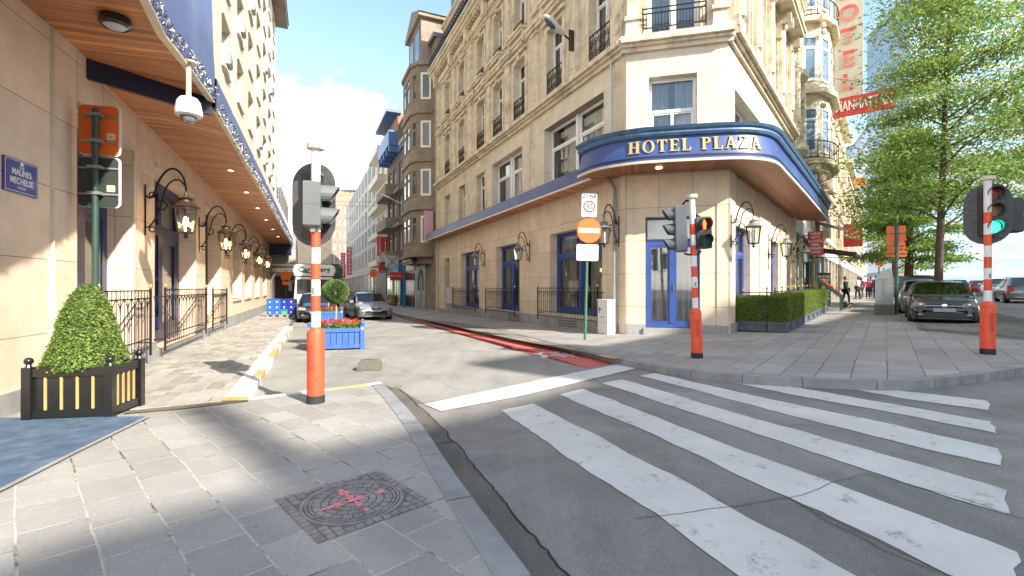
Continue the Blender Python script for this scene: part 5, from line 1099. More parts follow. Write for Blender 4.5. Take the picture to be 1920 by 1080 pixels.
# unseen buildings behind the viewer across the boulevard, rooflines shaped to shade the crossing
av = Vector((21.66, -20.76)); wd_ = Vector((.692, .722)); M = frame(av.x, av.y, 0, math.atan2(.722, .692)+math.pi)   # local x runs towards -w, face looks back to the crossing
def occl(label, w0, w1, z1, mat, extra=()):
    s0, s1 = -w1, -w0; ops = [(s0+(s1-s0)*(k+.5)/max(1, int((s1-s0)/3))-.6, s0+(s1-s0)*(k+.5)/max(1, int((s1-s0)/3))+.6, 5+f*3.3, 7+f*3.3) for k in range(max(1, int((s1-s0)/3))) for f in range(5)]
    r = thing('opposite_building', label, 'building', M @ Matrix.Translation((s0, 0, 0))); b = MB(); wall(b, s0, s1, -1, z1, ops); shell(b, s0, s1, -1, z1, 9); b.build('wall', mat, r, M)
    for o in ops: window(r, M, *o, .2, M_['white'], M_['dglass'], 2, 0, .08)
    b = MB()
    for w_, e_, h_ in extra: b.box(-e_, -w_, .2, .9, z1, h_)
    if extra: b.build('chimney', M_['brick'], r, M)
occl('unseen tall pale stone house across the boulevard behind the viewer, left of the chimneyed one', -26, 1.22, 22.78, M_['cream'])
occl('unseen stone house with a chimney stack shaped for its shadow across the boulevard behind the viewer', 1.24, 6.3, 23.1, M_['brownst'], ((1.3, 1.78, 25.0),))
occl('unseen taller brick house across the boulevard behind the viewer', 6.32, 9.6, 25.2, M_['brick'])
occl('unseen wide cream building across the boulevard behind the viewer', 9.62, 18, 24.6, M_['cream'])
occl('unseen long lower building across the boulevard to the right of the viewer', 18.02, 70, 23.0, M_['whitew'])
# ---------------------------------------------------------------- wall lanterns
def cr3(P, k):
    out = []
    for i in range(len(P)-1):
        p0, p1, p2, p3 = P[max(i-1, 0)], P[i], P[i+1], P[min(i+2, len(P)-1)]
        for j in range(k): t = j/k; out.append(.5*((2*p1)+(p2-p0)*t+(2*p0-5*p1+4*p2-p3)*t*t+(3*p1-p0-3*p2+p3)*t*t*t))
    return out+[P[-1]]
def lantern(name, label, W, lit, arm=.95, scale=1.0, iron='iron', group=None, hang=.0):
    """W: frame on the wall, x along wall, -y out; origin at lantern hanging height"""
    r = thing(name, label, 'wall lantern', W, group); I = M_[iron]; k = scale; b = MB()
    b.bar((0,-.02,-.34*k), (0,-.02,.42*k), .03, .02); 
    def sm(P): return [tuple(q) for q in cr3([Vector((0, y*(arm if y < -.05 else 1), z*k)) for y, z in P], 4)]
    b.tube(sm([(-.02,.26),(-.12,.22),(-.22,.3),(-.32,.5),(-.5,.66),(-.68,.68),(-.83,.58),(-.9,.42),(-.9,.3)]), .016*k, 6)
    b.tube(sm([(-.02,-.22),(-.12,-.2),(-.26,-.06),(-.36,.14),(-.46,.38),(-.6,.50),(-.76,.52),(-.88,.44)]), .012*k, 6)
    for cy, cz, rr in ((-.13,.27,.05),(-.28,.12,.09),(-.13,-.25,.05)): b.tube([(0,cy+rr*math.cos(t*math.pi/5),cz*k+rr*math.sin(t*math.pi/5)) for t in range(10)], .011*k, 5, True)
    b.build('bracket', I, r)
    X0 = -.9*arm; hz_ = .3*k
    def ring(z, rr): return [(rr*math.cos(math.pi/3*q+.3), X0+rr*math.sin(math.pi/3*q+.3), z) for q in range(6)]
    zt, zb, rt, rb = hz_-.2*k, hz_-.58*k, .17*k, .115*k; T_ = ring(zt, rt); B_ = ring(zb, rb)
    b = MB()
    for q in range(6): b.bar(T_[q], B_[q], .014*k); b.bar(T_[q], T_[(q+1) % 6], .022*k); b.bar(B_[q], B_[(q+1) % 6], .02*k)
    b.build('cage', I if not lit else M_['rust'], r)
    b = MB(); b.lathe([(.185*k, zt), (.19*k, zt+.015), (.15*k, zt+.03*k), (.09*k, zt+.09*k), (.085*k, zt+.12*k), (.11*k, zt+.135*k), (.05*k, zt+.16*k), (.022*k, zt+.2*k), (.02*k, zt+.25*k)], (0, X0, 0), 12); b.build('cap', M_['steel'] if not lit else M_['rust'], r)
    b = MB(); b.lathe([(.01, zb-.1*k), (.03*k, zb-.075*k), (.032*k, zb-.05*k), (.012, zb-.035*k), (.05*k, zb-.02*k), (.1*k, zb)], (0, X0, 0), 10); b.build('finial', M_['rust'], r)
    b = MB()
    for q in range(6): b.poly([T_[q], T_[(q+1) % 6], B_[(q+1) % 6], B_[q]])
    b.build('glazing', M_['lglass'], r, fix=False, smooth=0)
    b = MB()
    if lit:
        for dx, dz in ((0, 0), (.045*k, -.05*k), (-.04*k, -.06*k)): b.ball((dx, X0, zb+.2*k+dz), .033*k, 8, 6, 1.5)
        b.lathe([(.02*k, zb+.01), (.02*k, zb+.1*k)], (0, X0, 0), 6)
    else: b.lathe([(.045*k, zb+.02), (.04*k, zb+.12*k), (.05*k, zb+.26*k), (.03*k, zb+.3*k)], (0, X0, 0), 10)
    b.build('bulb', BULB if lit else M_['white'], r)
    return r
Lz = 2.97
lab = ['lit glass wall lantern nearest on the left wall, before the navy window behind the railing', 'second lit glass lantern along the left stone wall, beyond the tall railed window', 'third lit lantern along the left wall, middle one of the five', 'fourth lit lantern along the left wall, second from the blue crates end', 'last small lit lantern on the left wall, nearest the blue crates']
for s, l in zip((.42, 5.07, 9.3, 13.9, 17.9), lab): lantern('wall_lantern', l, FL @ TR(s, -.0, Lz), True, .76, 1.3, group='lit lanterns on the left wall')
for s, z, l in ((-.27, 3.15, 'unlit bronze lantern on scrolled bracket beside the corner downpipe of the hotel'), (-6.4, 3.0, 'unlit lantern between the two nearest blue side-street windows'), (-11.75, 3.0, 'unlit lantern at the far small blue window of the side street')):
    lantern('wall_lantern', l, FA @ TR(s, -.03 if s > -1 else 0, z), False, .61, 1.2, 'rust', 'unlit lanterns on the corner hotel')
for s, z, l in ((.05, 3.05, 'unlit brassy lantern at the hotel corner, above the end of the clipped hedge'), (5.55, 3.0, 'unlit dark lantern between the two blue windows of the boulevard side'), (11.0, 3.0, 'unlit dark lantern at the end of the hotel next to the gift shop')):
    lantern('wall_lantern', l, FB @ TR(s, -.05, z), False, .65, 1.2, 'iron', 'unlit lanterns on the corner hotel')
for s, z, l in ((13.1, 7.0, 'upper black lantern on the ornate facade below the oriel'), (15.0, 6.3, 'lower white-lit lantern on the ornate facade below the oriel')):
    lantern('wall_lantern', l, FB @ TR(s, -.15, z), False, .7, 1.1, 'iron', 'lanterns on the ornate facade')
# ---------------------------------------------------------------- window railings with gilt knobs
def railing(label, M, s0, s1, z0, z1, y, group, gate=False):
    r = thing('window_railing', label, 'railing', M @ TR(s0, y, z0), group); L_ = s1-s0; h = z1-z0; T0 = M_['iron']; b = MB()
    for x in (0, L_): b.bar((x, 0, -.12), (x, 0, h+.04), .035)
    for x in (0, L_):
        for zz in (.12, h-.15): b.bar((x, 0, zz), (x, -y+.02, zz), .02)
    b.build('post', T0, r); b = MB()
    for zz in (.04, .2, h-.14, h): b.bar((0, 0, zz), (L_, 0, zz), .022)
    b.build('rail', T0, r); b = MB(); n = max(3, int(L_/.16))
    for k in range(1, n): b.bar((L_*k/n, 0, .0), (L_*k/n, 0, h-.0), .011)
    for k in range(0, n, 2): x = L_*(k+1)/n; b.tube([(x-L_/n*.8, 0, h-.14), (x-.02, 0, h-.27), (x, 0, h-.4), (x+.02, 0, h-.27), (x+L_/n*.8, 0, h-.14)], .007, 4)
    b.build('baluster', T0, r); b = MB(); g = M_['gold']
    for x in (0, L_): b.ball((x, 0, h+.075), .035, 8, 6, 1.3)
    for k in range(1, n, 2): b.ball((L_*k/n, 0, .1), .013, 6, 4, 1.4); b.ball((L_*k/n, 0, h-.07), .012, 6, 4, 1.3)
    b.build('gilt_knob', g, r)
    return r
gL = 'railings before the left windows'; gA = 'railings before the side street windows'
railing('black railing half hidden behind the clipped box bush at the left', FL, -2.3, .05, .35, 1.45, -.2, gL)
railing('black railing with gilt knobs before the large window behind the nearest lantern', FL, 1.0, 5.0, .32, 1.47, -.2, gL)
railing('narrow black railing at the third window of the left wall', FL, 5.95, 8.45, .35, 1.45, -.2, gL)
railing('black railing at the nearest side-street window of the hotel, by the sign post', FA, -5.15, -1.05, .42, 1.5, -.28, gA)
railing('black railing at the middle side-street window of the hotel', FA, -10.9, -7.35, .38, 1.48, -.28, gA)
railing('black railing at the farthest side-street window of the hotel', FA, -16.5, -12.5, .3, 1.5, -.28, gA)
# ---------------------------------------------------------------- traffic signals
def pole(r, h, hs=.92, z0=0):
    b = MB(); b.lathe([(.108, 0), (.108, .1), (.1, .105)], n=20); b.build('foot', M_['blackfoot'], r)
    b = MB(); b.lathe([(.104, .1), (.104, hs-.05), (.095, hs-.02), (.058, hs+.03)], n=20); b.build('sleeve', M_['red'], r)
    z = hs+.02; k = 0; W_ = MB(); R_ = MB()
    while z < 2.45:
        (W_ if k % 2 == 0 else R_).lathe([(.055, z), (.055, z+.2)], n=16); z += .2; k += 1
    W_.lathe([(.055, z), (.055, h)], n=16); W_.build('white_band', M_['white'], r); R_.build('red_band', M_['red'], r)
    b = MB(); A_ = [math.radians(-118+5*q) for q in range(9)]
    for p_, q_ in zip(A_, A_[1:]): b.poly([(.1065*math.cos(p_), .1065*math.sin(p_), .42), (.1065*math.cos(q_), .1065*math.sin(q_), .42), (.1065*math.cos(q_), .1065*math.sin(q_), .74), (.1065*math.cos(p_), .1065*math.sin(p_), .74)])
    b.build('access_door', pm('faded_red_door', (.62, .07, .03), .6, var=.2, vs=9, dirt=(.3, .08, .05), ds=9, da=.7), r)
    b = MB(); [b.ball((.107*math.cos(a_), .107*math.sin(a_), z_), .008, 6, 4) for a_, z_ in ((math.radians(-98), .45), (math.radians(-98), .71), (math.radians(-60), .3), (math.radians(-130), .86))]; b.build('bolt', M_['blackfoot'], r)
    b = MB(); A_ = [math.radians(-112+8*q) for q in range(5)]
    for p_, q_ in zip(A_, A_[1:]): b.poly([(.057*math.cos(p_), .057*math.sin(p_), 1.36), (.057*math.cos(q_), .057*math.sin(q_), 1.36), (.057*math.cos(q_), .057*math.sin(q_), 1.44), (.057*math.cos(p_), .057*math.sin(p_), 1.44)])
    b.build('sticker', M_['steel'], r)
    b = MB(); b.lathe([(.06, h-.01), (.105, h), (.105, h+.06), (.03, h+.075)], n=18); b.build('cap', M_['lip'], r)
def head(r, M, n, col, lit, fig=False, vis=.2, k=1.0):
    """signal head, lamps face -y of M; origin at the bottom back centre"""
    h = .3*k*n; b = MB(); wd = .3*k
    b.prism([(-wd/2+.02,0),(wd/2-.02,0),(wd/2,.02),(wd/2,h-.02),(wd/2-.02,h),(-wd/2+.02,h),(-wd/2,h-.02),(-wd/2,.02)], -.2, 0)
    for j in range(1, n): b.box(-wd/2-.003, wd/2+.003, -.202, .002, j*.3*k-.004, j*.3*k+.004)
    ho = b.build('signal_head', col, r, WM[r.name] @ M)
    cols = [(.55,.02,.01), (.5,.2,.01), (.02,.4,.25)] if n == 3 else [(.55,.02,.01), (.02,.3,.15)]
    for j in range(n):
        zc_ = h-(j+.5)*.3*k; b = MB(); rr = .105*k
        b.v = []; pts = [(rr*math.cos(t*math.pi/10), -.203-.02*0, zc_+rr*math.sin(t*math.pi/10)) for t in range(20)]; b.poly(pts[::-1])
        on = (j == lit); c = cols[j]
        if on and fig:
            b.build('lens', M_['dark'], ho, WM[r.name] @ M); m2 = MB(); m2.ball((0,-.212,zc_+.065*k), .02*k, 8, 6); m2.prism([(-.035*k,zc_-.01),(-.028*k,zc_+.045*k),(.028*k,zc_+.045*k),(.035*k,zc_-.01),(.018*k,zc_-.02),(.024*k,zc_-.085*k),(.004*k,zc_-.085*k),(0,zc_-.03*k),(-.004*k,zc_-.085*k),(-.024*k,zc_-.085*k),(-.018*k,zc_-.02)], -.218, -.206)
            m2.build('red_figure', RED_ON, ho, WM[r.name] @ M)
        else: b.build('lens', (GREEN_ON if j == 2 else RED_ON) if on else LENS[(n, j)], ho, WM[r.name] @ M)
        b = MB(); A_ = [math.pi*(-.3+1.6*q/16) for q in range(17)]; r0 = .128*k       # hood, longer on top
        def hp(a, rr, y): return (rr*math.cos(a), y, zc_+rr*math.sin(a))
        for p, q in zip(A_, A_[1:]):
            lp_ = -.2-vis*(.78+.3*math.sin(p)); lq = -.2-vis*(.78+.3*math.sin(q))
            b.poly([hp(p,r0,-.19),hp(q,r0,-.19),hp(q,r0*.9,lq),hp(p,r0*.9,lp_)]); b.poly([hp(p,r0-.008,-.19),hp(q,r0-.008,-.19),hp(q,r0*.9-.008,lq),hp(p,r0*.9-.008,lp_)]); b.poly([hp(p,r0*.9,lp_),hp(q,r0*.9,lq),hp(q,r0*.9-.008,lq),hp(p,r0*.9-.008,lp_)])
        b.build('visor', col, ho, WM[r.name] @ M)
    return ho
RED_ON = emit('red_signal_light', (1, .05, .01), 5); GREEN_ON = emit('green_signal_light', (.02, 1, .6), 3.0)
LENS = {(3,0): opq('red_lens_off', (.28,.012,.02)), (3,1): opq('amber_lens_off', (.22,.09,.01)), (3,2): opq('green_lens_off', (.01,.12,.08)), (2,0): opq('red_lens_off_small', (.2,.01,.01)), (2,1): opq('green_lens_off_small', (.02,.09,.07))}
def board(r, M, hw, h, col):
    b = MB(); pts = []
    for k in range(17): a = math.pi*k/16; pts.append((hw*math.cos(a), h-hw+hw*math.sin(a)))
    for k in range(17): a = math.pi+math.pi*k/16; pts.append((hw*math.cos(a), hw+hw*math.sin(a)))
    b.prism(pts, -.012, 0); return b.build('backboard', col, r, WM[r.name] @ M)
# left signal: backboard head facing away down the street, pedestrian head facing right
p = at(592, 755, .1); sg_ = thing('traffic_signal', 'red and white signal pole on the near pavement, dark oval backboard and two grey-hooded lamps', 'traffic light', frame(p.x, p.y, p.z)); pole(sg_, 3.17)
Mb = TR(-.0, .16, 0, math.pi-.1)
board(sg_, TR(-.12, .22, 1.98, math.pi-.1), .295, 1.08, M_['board']); head(sg_, TR(-.13, .2, 2.07, math.pi-.1), 3, M_['sigblk'], -1, k=.95)
head(sg_, TR(-.12, -.05, 2.19, R(106)), 2, M_['sgrey2'], -1, vis=.2, k=.93)
b = MB(); b.bar((0,0,2.2), (0,.2,2.2), .03); b.bar((0,0,2.9), (0,.2,2.9), .03); b.tube([(0,-.06,2.16),(0,-.1,2.16)], .04); b.build('clamp', M_['steel'], sg_)
# middle signal, leaning slightly
p = at(1307, 671, .12); Mm = frame(p.x, p.y, p.z) @ Matrix.Rotation(R(-1.9), 4, 'Y'); sg_ = thing('traffic_signal', 'leaning red and white signal pole showing a red pedestrian figure before the hotel door', 'traffic light', Mm); pole(sg_, 3.04)
head(sg_, TR(-.12, .06, 2.03, R(-98)), 3, M_['siggrey'], -1, vis=.2, k=.95)
head(sg_, TR(.16, .12, 2.07, R(8)), 2, M_['sigblk'], 0, fig=True, vis=.14)
b = MB(); b.tube([(-.16,.05,2.93),(-.1,.03,3.0),(0,0,2.98)], .02); b.tube([(-.16,.05,2.0),(-.1,.03,1.97),(.12,.1,1.97),(.18,.1,2.04)], .02); b.tube([(.16,.1,2.68),(.1,.05,2.72),(0,0,2.72)], .02); b.build('clamp', M_['iron'], sg_)
# right signal with green light
p = at(1852, 664, .12); sg_ = thing('traffic_signal', 'signal with a green light and grey rounded backboard on red sleeve before the parked hatchback', 'traffic light', frame(p.x, p.y, p.z, R(-8))); pole(sg_, 3.12)
Mh = TR(.02, .05, 2.1, R(-62+40)); board(sg_, TR(.1, .14, 1.98, R(-52)) , .33, 1.1, M_['board'])
head(sg_, TR(.16, .22, 2.13, R(-16)), 3, M_['sigblk'], 2, vis=.16, k=1.0); head(sg_, TR(.36, .12, 2.18, R(70)), 2, M_['sigblk'], -1, vis=.22, k=1.0)
b = MB(); b.tube([(0,0,2.1),(.15,.1,2.1)], .025); b.tube([(0,0,3.05),(.15,.15,3.05)], .025); b.build('clamp', M_['iron'], sg_)
# ---------------------------------------------------------------- sign posts
def rrect(w_, h_, r_, n=4):
    pts = []
    for cx, cz, a0 in ((w_/2-r_, h_-r_, 0), (-w_/2+r_, h_-r_, 90), (-w_/2+r_, r_, 180), (w_/2-r_, r_, 270)):
        for k in range(n+1): a = R(a0+90*k/n); pts.append((cx+r_*math.cos(a), cz+r_*math.sin(a)))
    return pts
def disc(r_, n=28): return [(r_*math.cos(2*math.pi*k/n), r_*math.sin(2*math.pi*k/n)) for k in range(n)]
def top(o):
    while o.parent: o = o.parent
    return o
def plate(r, name, M, outline, mat, th=.015, z=0):
    b = MB(); b.prism([(x, zz+z) for x, zz in outline], -th, 0); return b.build(name, mat, r, WM[top(r).name] @ M)
# no entry post
p = at(1097, 637, .12); Mp = frame(p.x, p.y, p.z) @ Matrix.Rotation(R(1.3), 4, 'Y'); sp = thing('sign_post', 'green post with zone 30 plate, round no-entry sign and white plate below', 'road sign', Mp)
b = MB(); b.lathe([(.038, 0), (.038, 3.95), (.02, 3.96)], n=12); b.build('post', M_['mgreen'], sp)
ne = plate(sp, 'no_entry_disc', TR(.03, -.05, 2.94, R(6)), disc(.33), M_['signorange']); plate(ne, 'white_bar', TR(.03, -.067, 2.94, R(6)), [(-.28,-.055),(.28,-.055),(.28,.065),(-.28,.065)], M_['white'], .004)
plate(ne, 'rim', TR(.03, -.045, 2.94, R(6)), disc(.34), M_['signred'], .008)
zp = plate(sp, 'zone_plate', TR(.02, -.05, 3.31, R(6)), rrect(.42, .62, .04), M_['whitew']); Mz = TR(.02, -.067, 3.31, R(6))
b = MB(); b.add(text_mb('ZONE', .125, .004, spacing=1.15, bold=.003), TR(0, -.003, .55)); b.add(text_mb('30', .19, .004), TR(0, -.008, .28)); b.build('lettering', M_['black'], zp, WM[sp.name] @ Mz, smooth=0)
b = MB(); a0 = disc(.165, 32); a1 = disc(.125, 32)
for k in range(32): q = (k+1) % 32; b.poly([(a0[k][0], -.004, a0[k][1]+.28), (a0[q][0], -.004, a0[q][1]+.28), (a1[q][0], -.004, a1[q][1]+.28), (a1[k][0], -.004, a1[k][1]+.28)])
b.build('red_ring', M_['signred'], zp, WM[sp.name] @ Mz, smooth=0)
b = MB(); o1 = rrect(.385, .585, .03); o2 = rrect(.372, .572, .025)
for k in range(len(o1)): q = (k+1) % len(o1); b.poly([(o1[k][0], -.003, o1[k][1]+.017), (o1[q][0], -.003, o1[q][1]+.017), (o2[q][0], -.003, o2[q][1]+.024), (o2[k][0], -.003, o2[k][1]+.024)])
b.build('border', M_['black'], zp, WM[sp.name] @ Mz, smooth=0)
lp_ = plate(sp, 'exception_plate', TR(.0, -.05, 2.13, R(6)), rrect(.6, .44, .04), M_['whitew'])
b = MB()
for cx in (-.11, .11): b.tube([(cx+.065*math.cos(t*math.pi/6), -.004, .13+.065*math.sin(t*math.pi/6)) for t in range(12)], .006, 4, True)
for q in (((-.11,.13),(-.04,.22),(.07,.22),(.11,.13)), ((-.04,.22),(0,.13),(.07,.22)), ((.07,.22),(.06,.27),(.1,.27)), ((-.04,.22),(-.05,.25)), ((-.11,.13),(0,.13))): b.tube([(x, -.004, z) for x, z in q], .006, 4)
b.add(text_mb('EXCEPTÉ', .075, .004), TR(0, -.002, .34)); b.build('cycle_symbol', M_['steel'], lp_, WM[sp.name] @ TR(.0, -.066, 2.13, R(6)), smooth=0)
# green post at the left with two sign backs
pp = Vector((-5.72, 6.5)); sp = thing('sign_post', 'dark green post behind the box bush carrying orange and black sign backs', 'sign post', frame(pp.x, pp.y, .1, R(14)))
b = MB(); b.lathe([(.038, 0), (.038, 3.85), (.02, 3.87)], n=12); b.build('post', M_['dgreen'], sp)
for nm, z0, m_ in (('orange_sign', 3.25, M_['orange']), ('black_sign', 2.53, M_['dsign'])):
    s_ = plate(sp, nm, TR(0, .085, z0), rrect(.47, .68, .06), m_); plate(s_, 'sign_edge', TR(.01, .1, z0-.01), rrect(.50, .70, .06), M_['white'], .012)
    b = MB()
    for zz in (.17, .53): b.box(-.235, .235, .052, .07, z0+zz-.012, z0+zz+.012); b.box(-.075, .075, -.05, .052, z0+zz-.02, z0+zz+.02)
    b.build('clamp', M_['steel'], s_, WM[sp.name]); plate(s_, 'sticker', TR(.15, .069, z0+.21), rrect(.1, .09, .01), M_['lip'], .002); plate(s_, 'sticker_mark', TR(.15, .066, z0+.23), [(-.025,.04),(.025,.04),(.015,.0),(-.015,.0)], M_['goldp'], .002)
# street name plate
Ms = FLb; c = Ms.inverted() @ Vector((-5.9, 5.5, 0)); zz = 2.78
s_ = thing('street_name_plate', 'navy enamel street name plate reading Rue Malines Mechelse Straat on the left stone pier', 'street sign', Ms @ TR(-1.18, -.0, zz)); eb = pm('navy_enamel', (.05, .06, .28), .3, coat=.4); wl = M_['white']
plate(s_, 'enamel_plate', TR(0, -.002, 0), [(-.29,-.19),(.29,-.19),(.29,.19),(-.29,.19)], eb, .02)
b = MB()
for x0, x1, z0, z1 in ((-.275,.275,-.178,-.172),(-.275,.275,.172,.178),(-.275,-.269,-.172,.172),(.269,.275,-.172,.172)): b.box(x0, x1, -.0245, -.0225, z0, z1)
b.add(text_mb('RUE', .045, .002), TR(0, -.0235, .105)); b.add(text_mb('MALINES', .1, .002, .86, .002), TR(0, -.0235, .045)); b.add(text_mb('MECHELSE', .1, .002, .86, .002), TR(0, -.0235, -.055)); b.add(text_mb('STRAAT', .045, .002), TR(0, -.0235, -.13))
b.prism([(-.022,.13),(.022,.13),(.03,.155),(.018,.165),(0,.172),(-.018,.165),(-.03,.155)], -.0245, -.0225); b.build('lettering', wl, s_, smooth=0)
# dome camera
s_ = thing('dome_camera', 'white dome surveillance camera hanging on a short pole from the left canopy', 'security camera', frame(-4.78, 7.0, ZL)); b = MB(); b.lathe([(.12, .12), (.12, .10), (.035, .09), (.035, -.42)], n=16); b.build('mount', M_['lip'], s_)
b = MB(); b.lathe([(.045, -.40), (.115, -.42), (.15, -.47), (.18, -.62), (.175, -.67), (.145, -.69)], n=24); b.build('housing', M_['white'], s_); b = MB(); b.lathe([(.112, -.68), (.107, -.73), (.08, -.77), (.035, -.79), (.005, -.795)], n=20); b.build('dome', opq('smoked_dome', (.18, .17, .16), .08), s_)
# street lamp on the hotel
Wl = FA @ TR(-2.72, 0, 9.7); s_ = thing('street_lamp', 'grey street lamp on an arm bolted to the hotel wall above the canopy', 'street lamp', Wl)
b = MB(); b.bar((0,-.03,-.2), (0,-.03,.75), .12, .05); b.prism([(-.02,.72),(.02,.72),(.02,.0),(-.02,.0)], -.32, -.05); b.tube([(0,-.05,.3),(0,-.3,.38),(0,-.55,.52)], .035, 8); b.build('arm', M_['rust'], s_)
hb2 = MB(); M0 = Matrix.Translation((0,-.5,.48)) @ Matrix.Rotation(R(58), 4, 'X')
tmp = MB(); tmp.lathe([(.04, 0), (.11, .12), (.17, .35), (.19, .6), (.15, .85), (.02, .97)], n=16, rx=1, ry=.55); hb2.add(tmp, M0); hb2.build('lamp_housing', M_['steell'], s_)
tmp = MB(); tmp.lathe([(.02, .3), (.12, .45), (.14, .62), (.1, .82), (.01, .9)], (0,-.05,0), n=14, rx=1, ry=.62); hb2 = MB(); hb2.add(tmp, M0); hb2.build('lamp_bowl', M_['dglass'], s_)
# second lamp farther down the street
s_ = thing('street_lamp', 'street lamp arm projecting from the dark brick house down the side street', 'street lamp', FA @ TR(-31, 0, 8.6)); b = MB(); b.tube([(0,0,0),(0,-.6,.4),(0,-1.6,.8)], .05, 6); b.build('arm', M_['steell'], s_); b = MB(); tmp = MB(); tmp.lathe([(.05,0),(.16,.3),(.16,.8),(.03,1.0)], n=10, ry=.5); b.add(tmp, Matrix.Translation((0,-1.5,.78)) @ Matrix.Rotation(R(70), 4, 'X')); b.build('lamp_housing', M_['white'], s_)
# cabinets
M_['greycab'] = pm('dull_grey_cabinet_paint', (.33, .34, .33), .55, var=.12, vs=3)
p = at(1135, 626, .12); Mc = frame(p.x, p.y, p.z, ANG_A); s_ = thing('utility_cabinet', 'slim white utility cabinet against the hotel wall beside the green sign post', 'cabinet', Mc)
b = MB(); b.box(-.26,.26,-.1,.16,0,1.0); b.box(-.275,.275,-.115,.17,1.0,1.04); b.build('body', M_['whitew'], s_); b = MB(); b.box(-.2,-.17,-.106,-.1,.62,.82); b.box(-.18,-.08,-.106,-.1,.72,.76); b.box(-.1,.08,-.105,-.1,.5,.52); b.box(-.2,.2,-.104,-.1,.34,.345); b.build('door_marks', M_['dark'], s_)
s_ = thing('meter_box', 'small grey box on the wall by the narrow side door of the hotel', 'meter box', FA @ TR(-17.75, 0, .55)); b = MB(); b.box(-.35,.35,-.25,-.05,0,.95); b.box(-.38,.38,-.28,-.04,.95,.99); b.build('box', M_['steell'], s_); b = MB(); b.box(-.02,.02,-.258,-.251,.05,.9); b.build('door_seam', M_['steel'], s_)
p = at(1658, 590, .12); s_ = thing('ticket_machine', 'tall grey cabinet on a concrete base at the edge of the boulevard pavement', 'cabinet', frame(p.x, p.y, p.z, ANG_B-math.pi/2)); b = MB(); b.box(-.32,.32,-.25,.25,0,.42); b.build('base', M_['concb'], s_); b = MB(); b.box(-.29,.29,-.22,.22,.42,1.5); b.prism([(-.27,1.5),(.27,1.5),(.25,1.8),(-.1,1.77)], -.18, .18); b.build('body', M_['greycab'], s_); b = MB(); b.box(-.02,.0,-.225,-.22,.5,1.4); b.box(-.2,.1,-.226,-.22,1.42,1.44); b.build('door_seam', M_['steel'], s_)
# far sign backs
p = at(1681, 590, .12); s_ = thing('sign_post', 'dark post with stacked orange-backed signs beside the grey ticket cabinet', 'sign post', frame(p.x, p.y, p.z, ANG_B-math.pi/2+.15)); b = MB(); b.lathe([(.06,0),(.06,3.7)], n=10); b.build('post', M_['dgreen'], s_)
for q, (w_, h_, z0) in enumerate(((.62,.62,2.95),(.6,.3,2.62),(.68,.26,2.32))): x = plate(s_, 'sign', TR(0,.1,z0+.0), rrect(w_, h_, .04), M_['orange']); b = MB(); b.box(-w_/2,w_/2,.07,.085,z0+h_*.5-.015,z0+h_*.5+.015); b.build('clamp', M_['dgreen'], x, WM[s_.name])
p = at(1648, 556, .12); s_ = thing('sign_post', 'thin post with a round orange-red sign back farther along the boulevard pavement', 'sign post', frame(p.x, p.y, p.z)); b = MB(); b.lathe([(.05,0),(.05,3.3)], n=8); b.build('post', M_['dgreen'], s_); plate(s_, 'sign', TR(0,-.06,3.0), disc(.38), M_['orange'])
p = at(701, 575, .12); s_ = thing('sign_post', 'small post with a round orange sign back on the far side street pavement', 'sign post', frame(p.x, p.y, p.z)); b = MB(); b.lathe([(.05,0),(.05,3.0)], n=8); b.build('post', M_['dgreen'], s_); plate(s_, 'sign', TR(0,-.06,2.9), disc(.36), M_['orange'])
q = wp(FL, 27.3, 1.15); s_ = thing('sign_post', 'orange round sign back on a dark post behind the stacked blue crates', 'sign post', frame(q.x, q.y, .1)); b = MB(); b.lathe([(.04,0),(.04,2.7)], n=8); b.build('post', M_['dgreen'], s_); x = plate(s_, 'sign', TR(0,-.05,2.25), disc(.38), M_['orange']); plate(s_, 'sign_plate', TR(0,-.05,1.62), rrect(.5,.36,.04), M_['orange'])
# shop signs of the boulevard
M_['signcream'] = pm('cream_sign_metal', (.50, .46, .37), .5, var=.05)
def flag(name, label, M, x0, x1, z0, z1, mat, border=None):     # projecting sign, local x = outward from the wall
    r = thing(name, label, 'sign', M); b = MB(); b.box(x0, x1, -.09, .09, z0, z1); b.build('panel', mat, r); b = MB(); b.bar((0,0,z1-.2), (x0+.05,0,z1-.2), .05); b.bar((0,0,z0+.2), (x0+.05,0,z0+.2), .05); b.build('arm', M_['iron'], r); return r
def FBs(s): return FB @ Matrix.Translation((s, 0, 0)) @ Matrix.Rotation(-math.pi/2, 4, 'Z')        # x axis points out of facade B
r = flag('shop_sign', 'red projecting shop sign listing tabac, gifts, alchol, beer, drinks, food', FBs(13.95), .38, 1.04, 3.15, 4.35, M_['signred']); b = MB()
for k, t_ in enumerate(('TABAC', 'GIFTS', 'ALCHOL', 'BEER', 'DRINKS', 'FOOD')): b.add(text_mb(t_, .17, .01, .95, .004), TR(.71, -.097, 4.22-k*.185))
b.build('lettering', M_['white'], r, smooth=0)
r = flag('hotel_sign', 'tall cream vertical sign with red letters spelling hotel above the boulevard', FBs(22), .95, 2.4, 13.1, 23.5, M_['signcream']); b = MB(); b2 = MB()
for k, ch in enumerate('LETOH'):
    tm = text_mb(ch, 1.35, .02, .95, .05); b.add(tm, TR(1.67, -.1, 14.3+k*1.42))
    for q in range(7): b2.box(1.22, 2.12, -.1125, -.1105, 13.88+k*1.42+q*.11, 13.92+k*1.42+q*.11)
b.build('lettering', pm('faded_red_letters', (.58, .09, .08), .5), r, smooth=0); b2.build('pale_stripes', M_['signcream'], r)
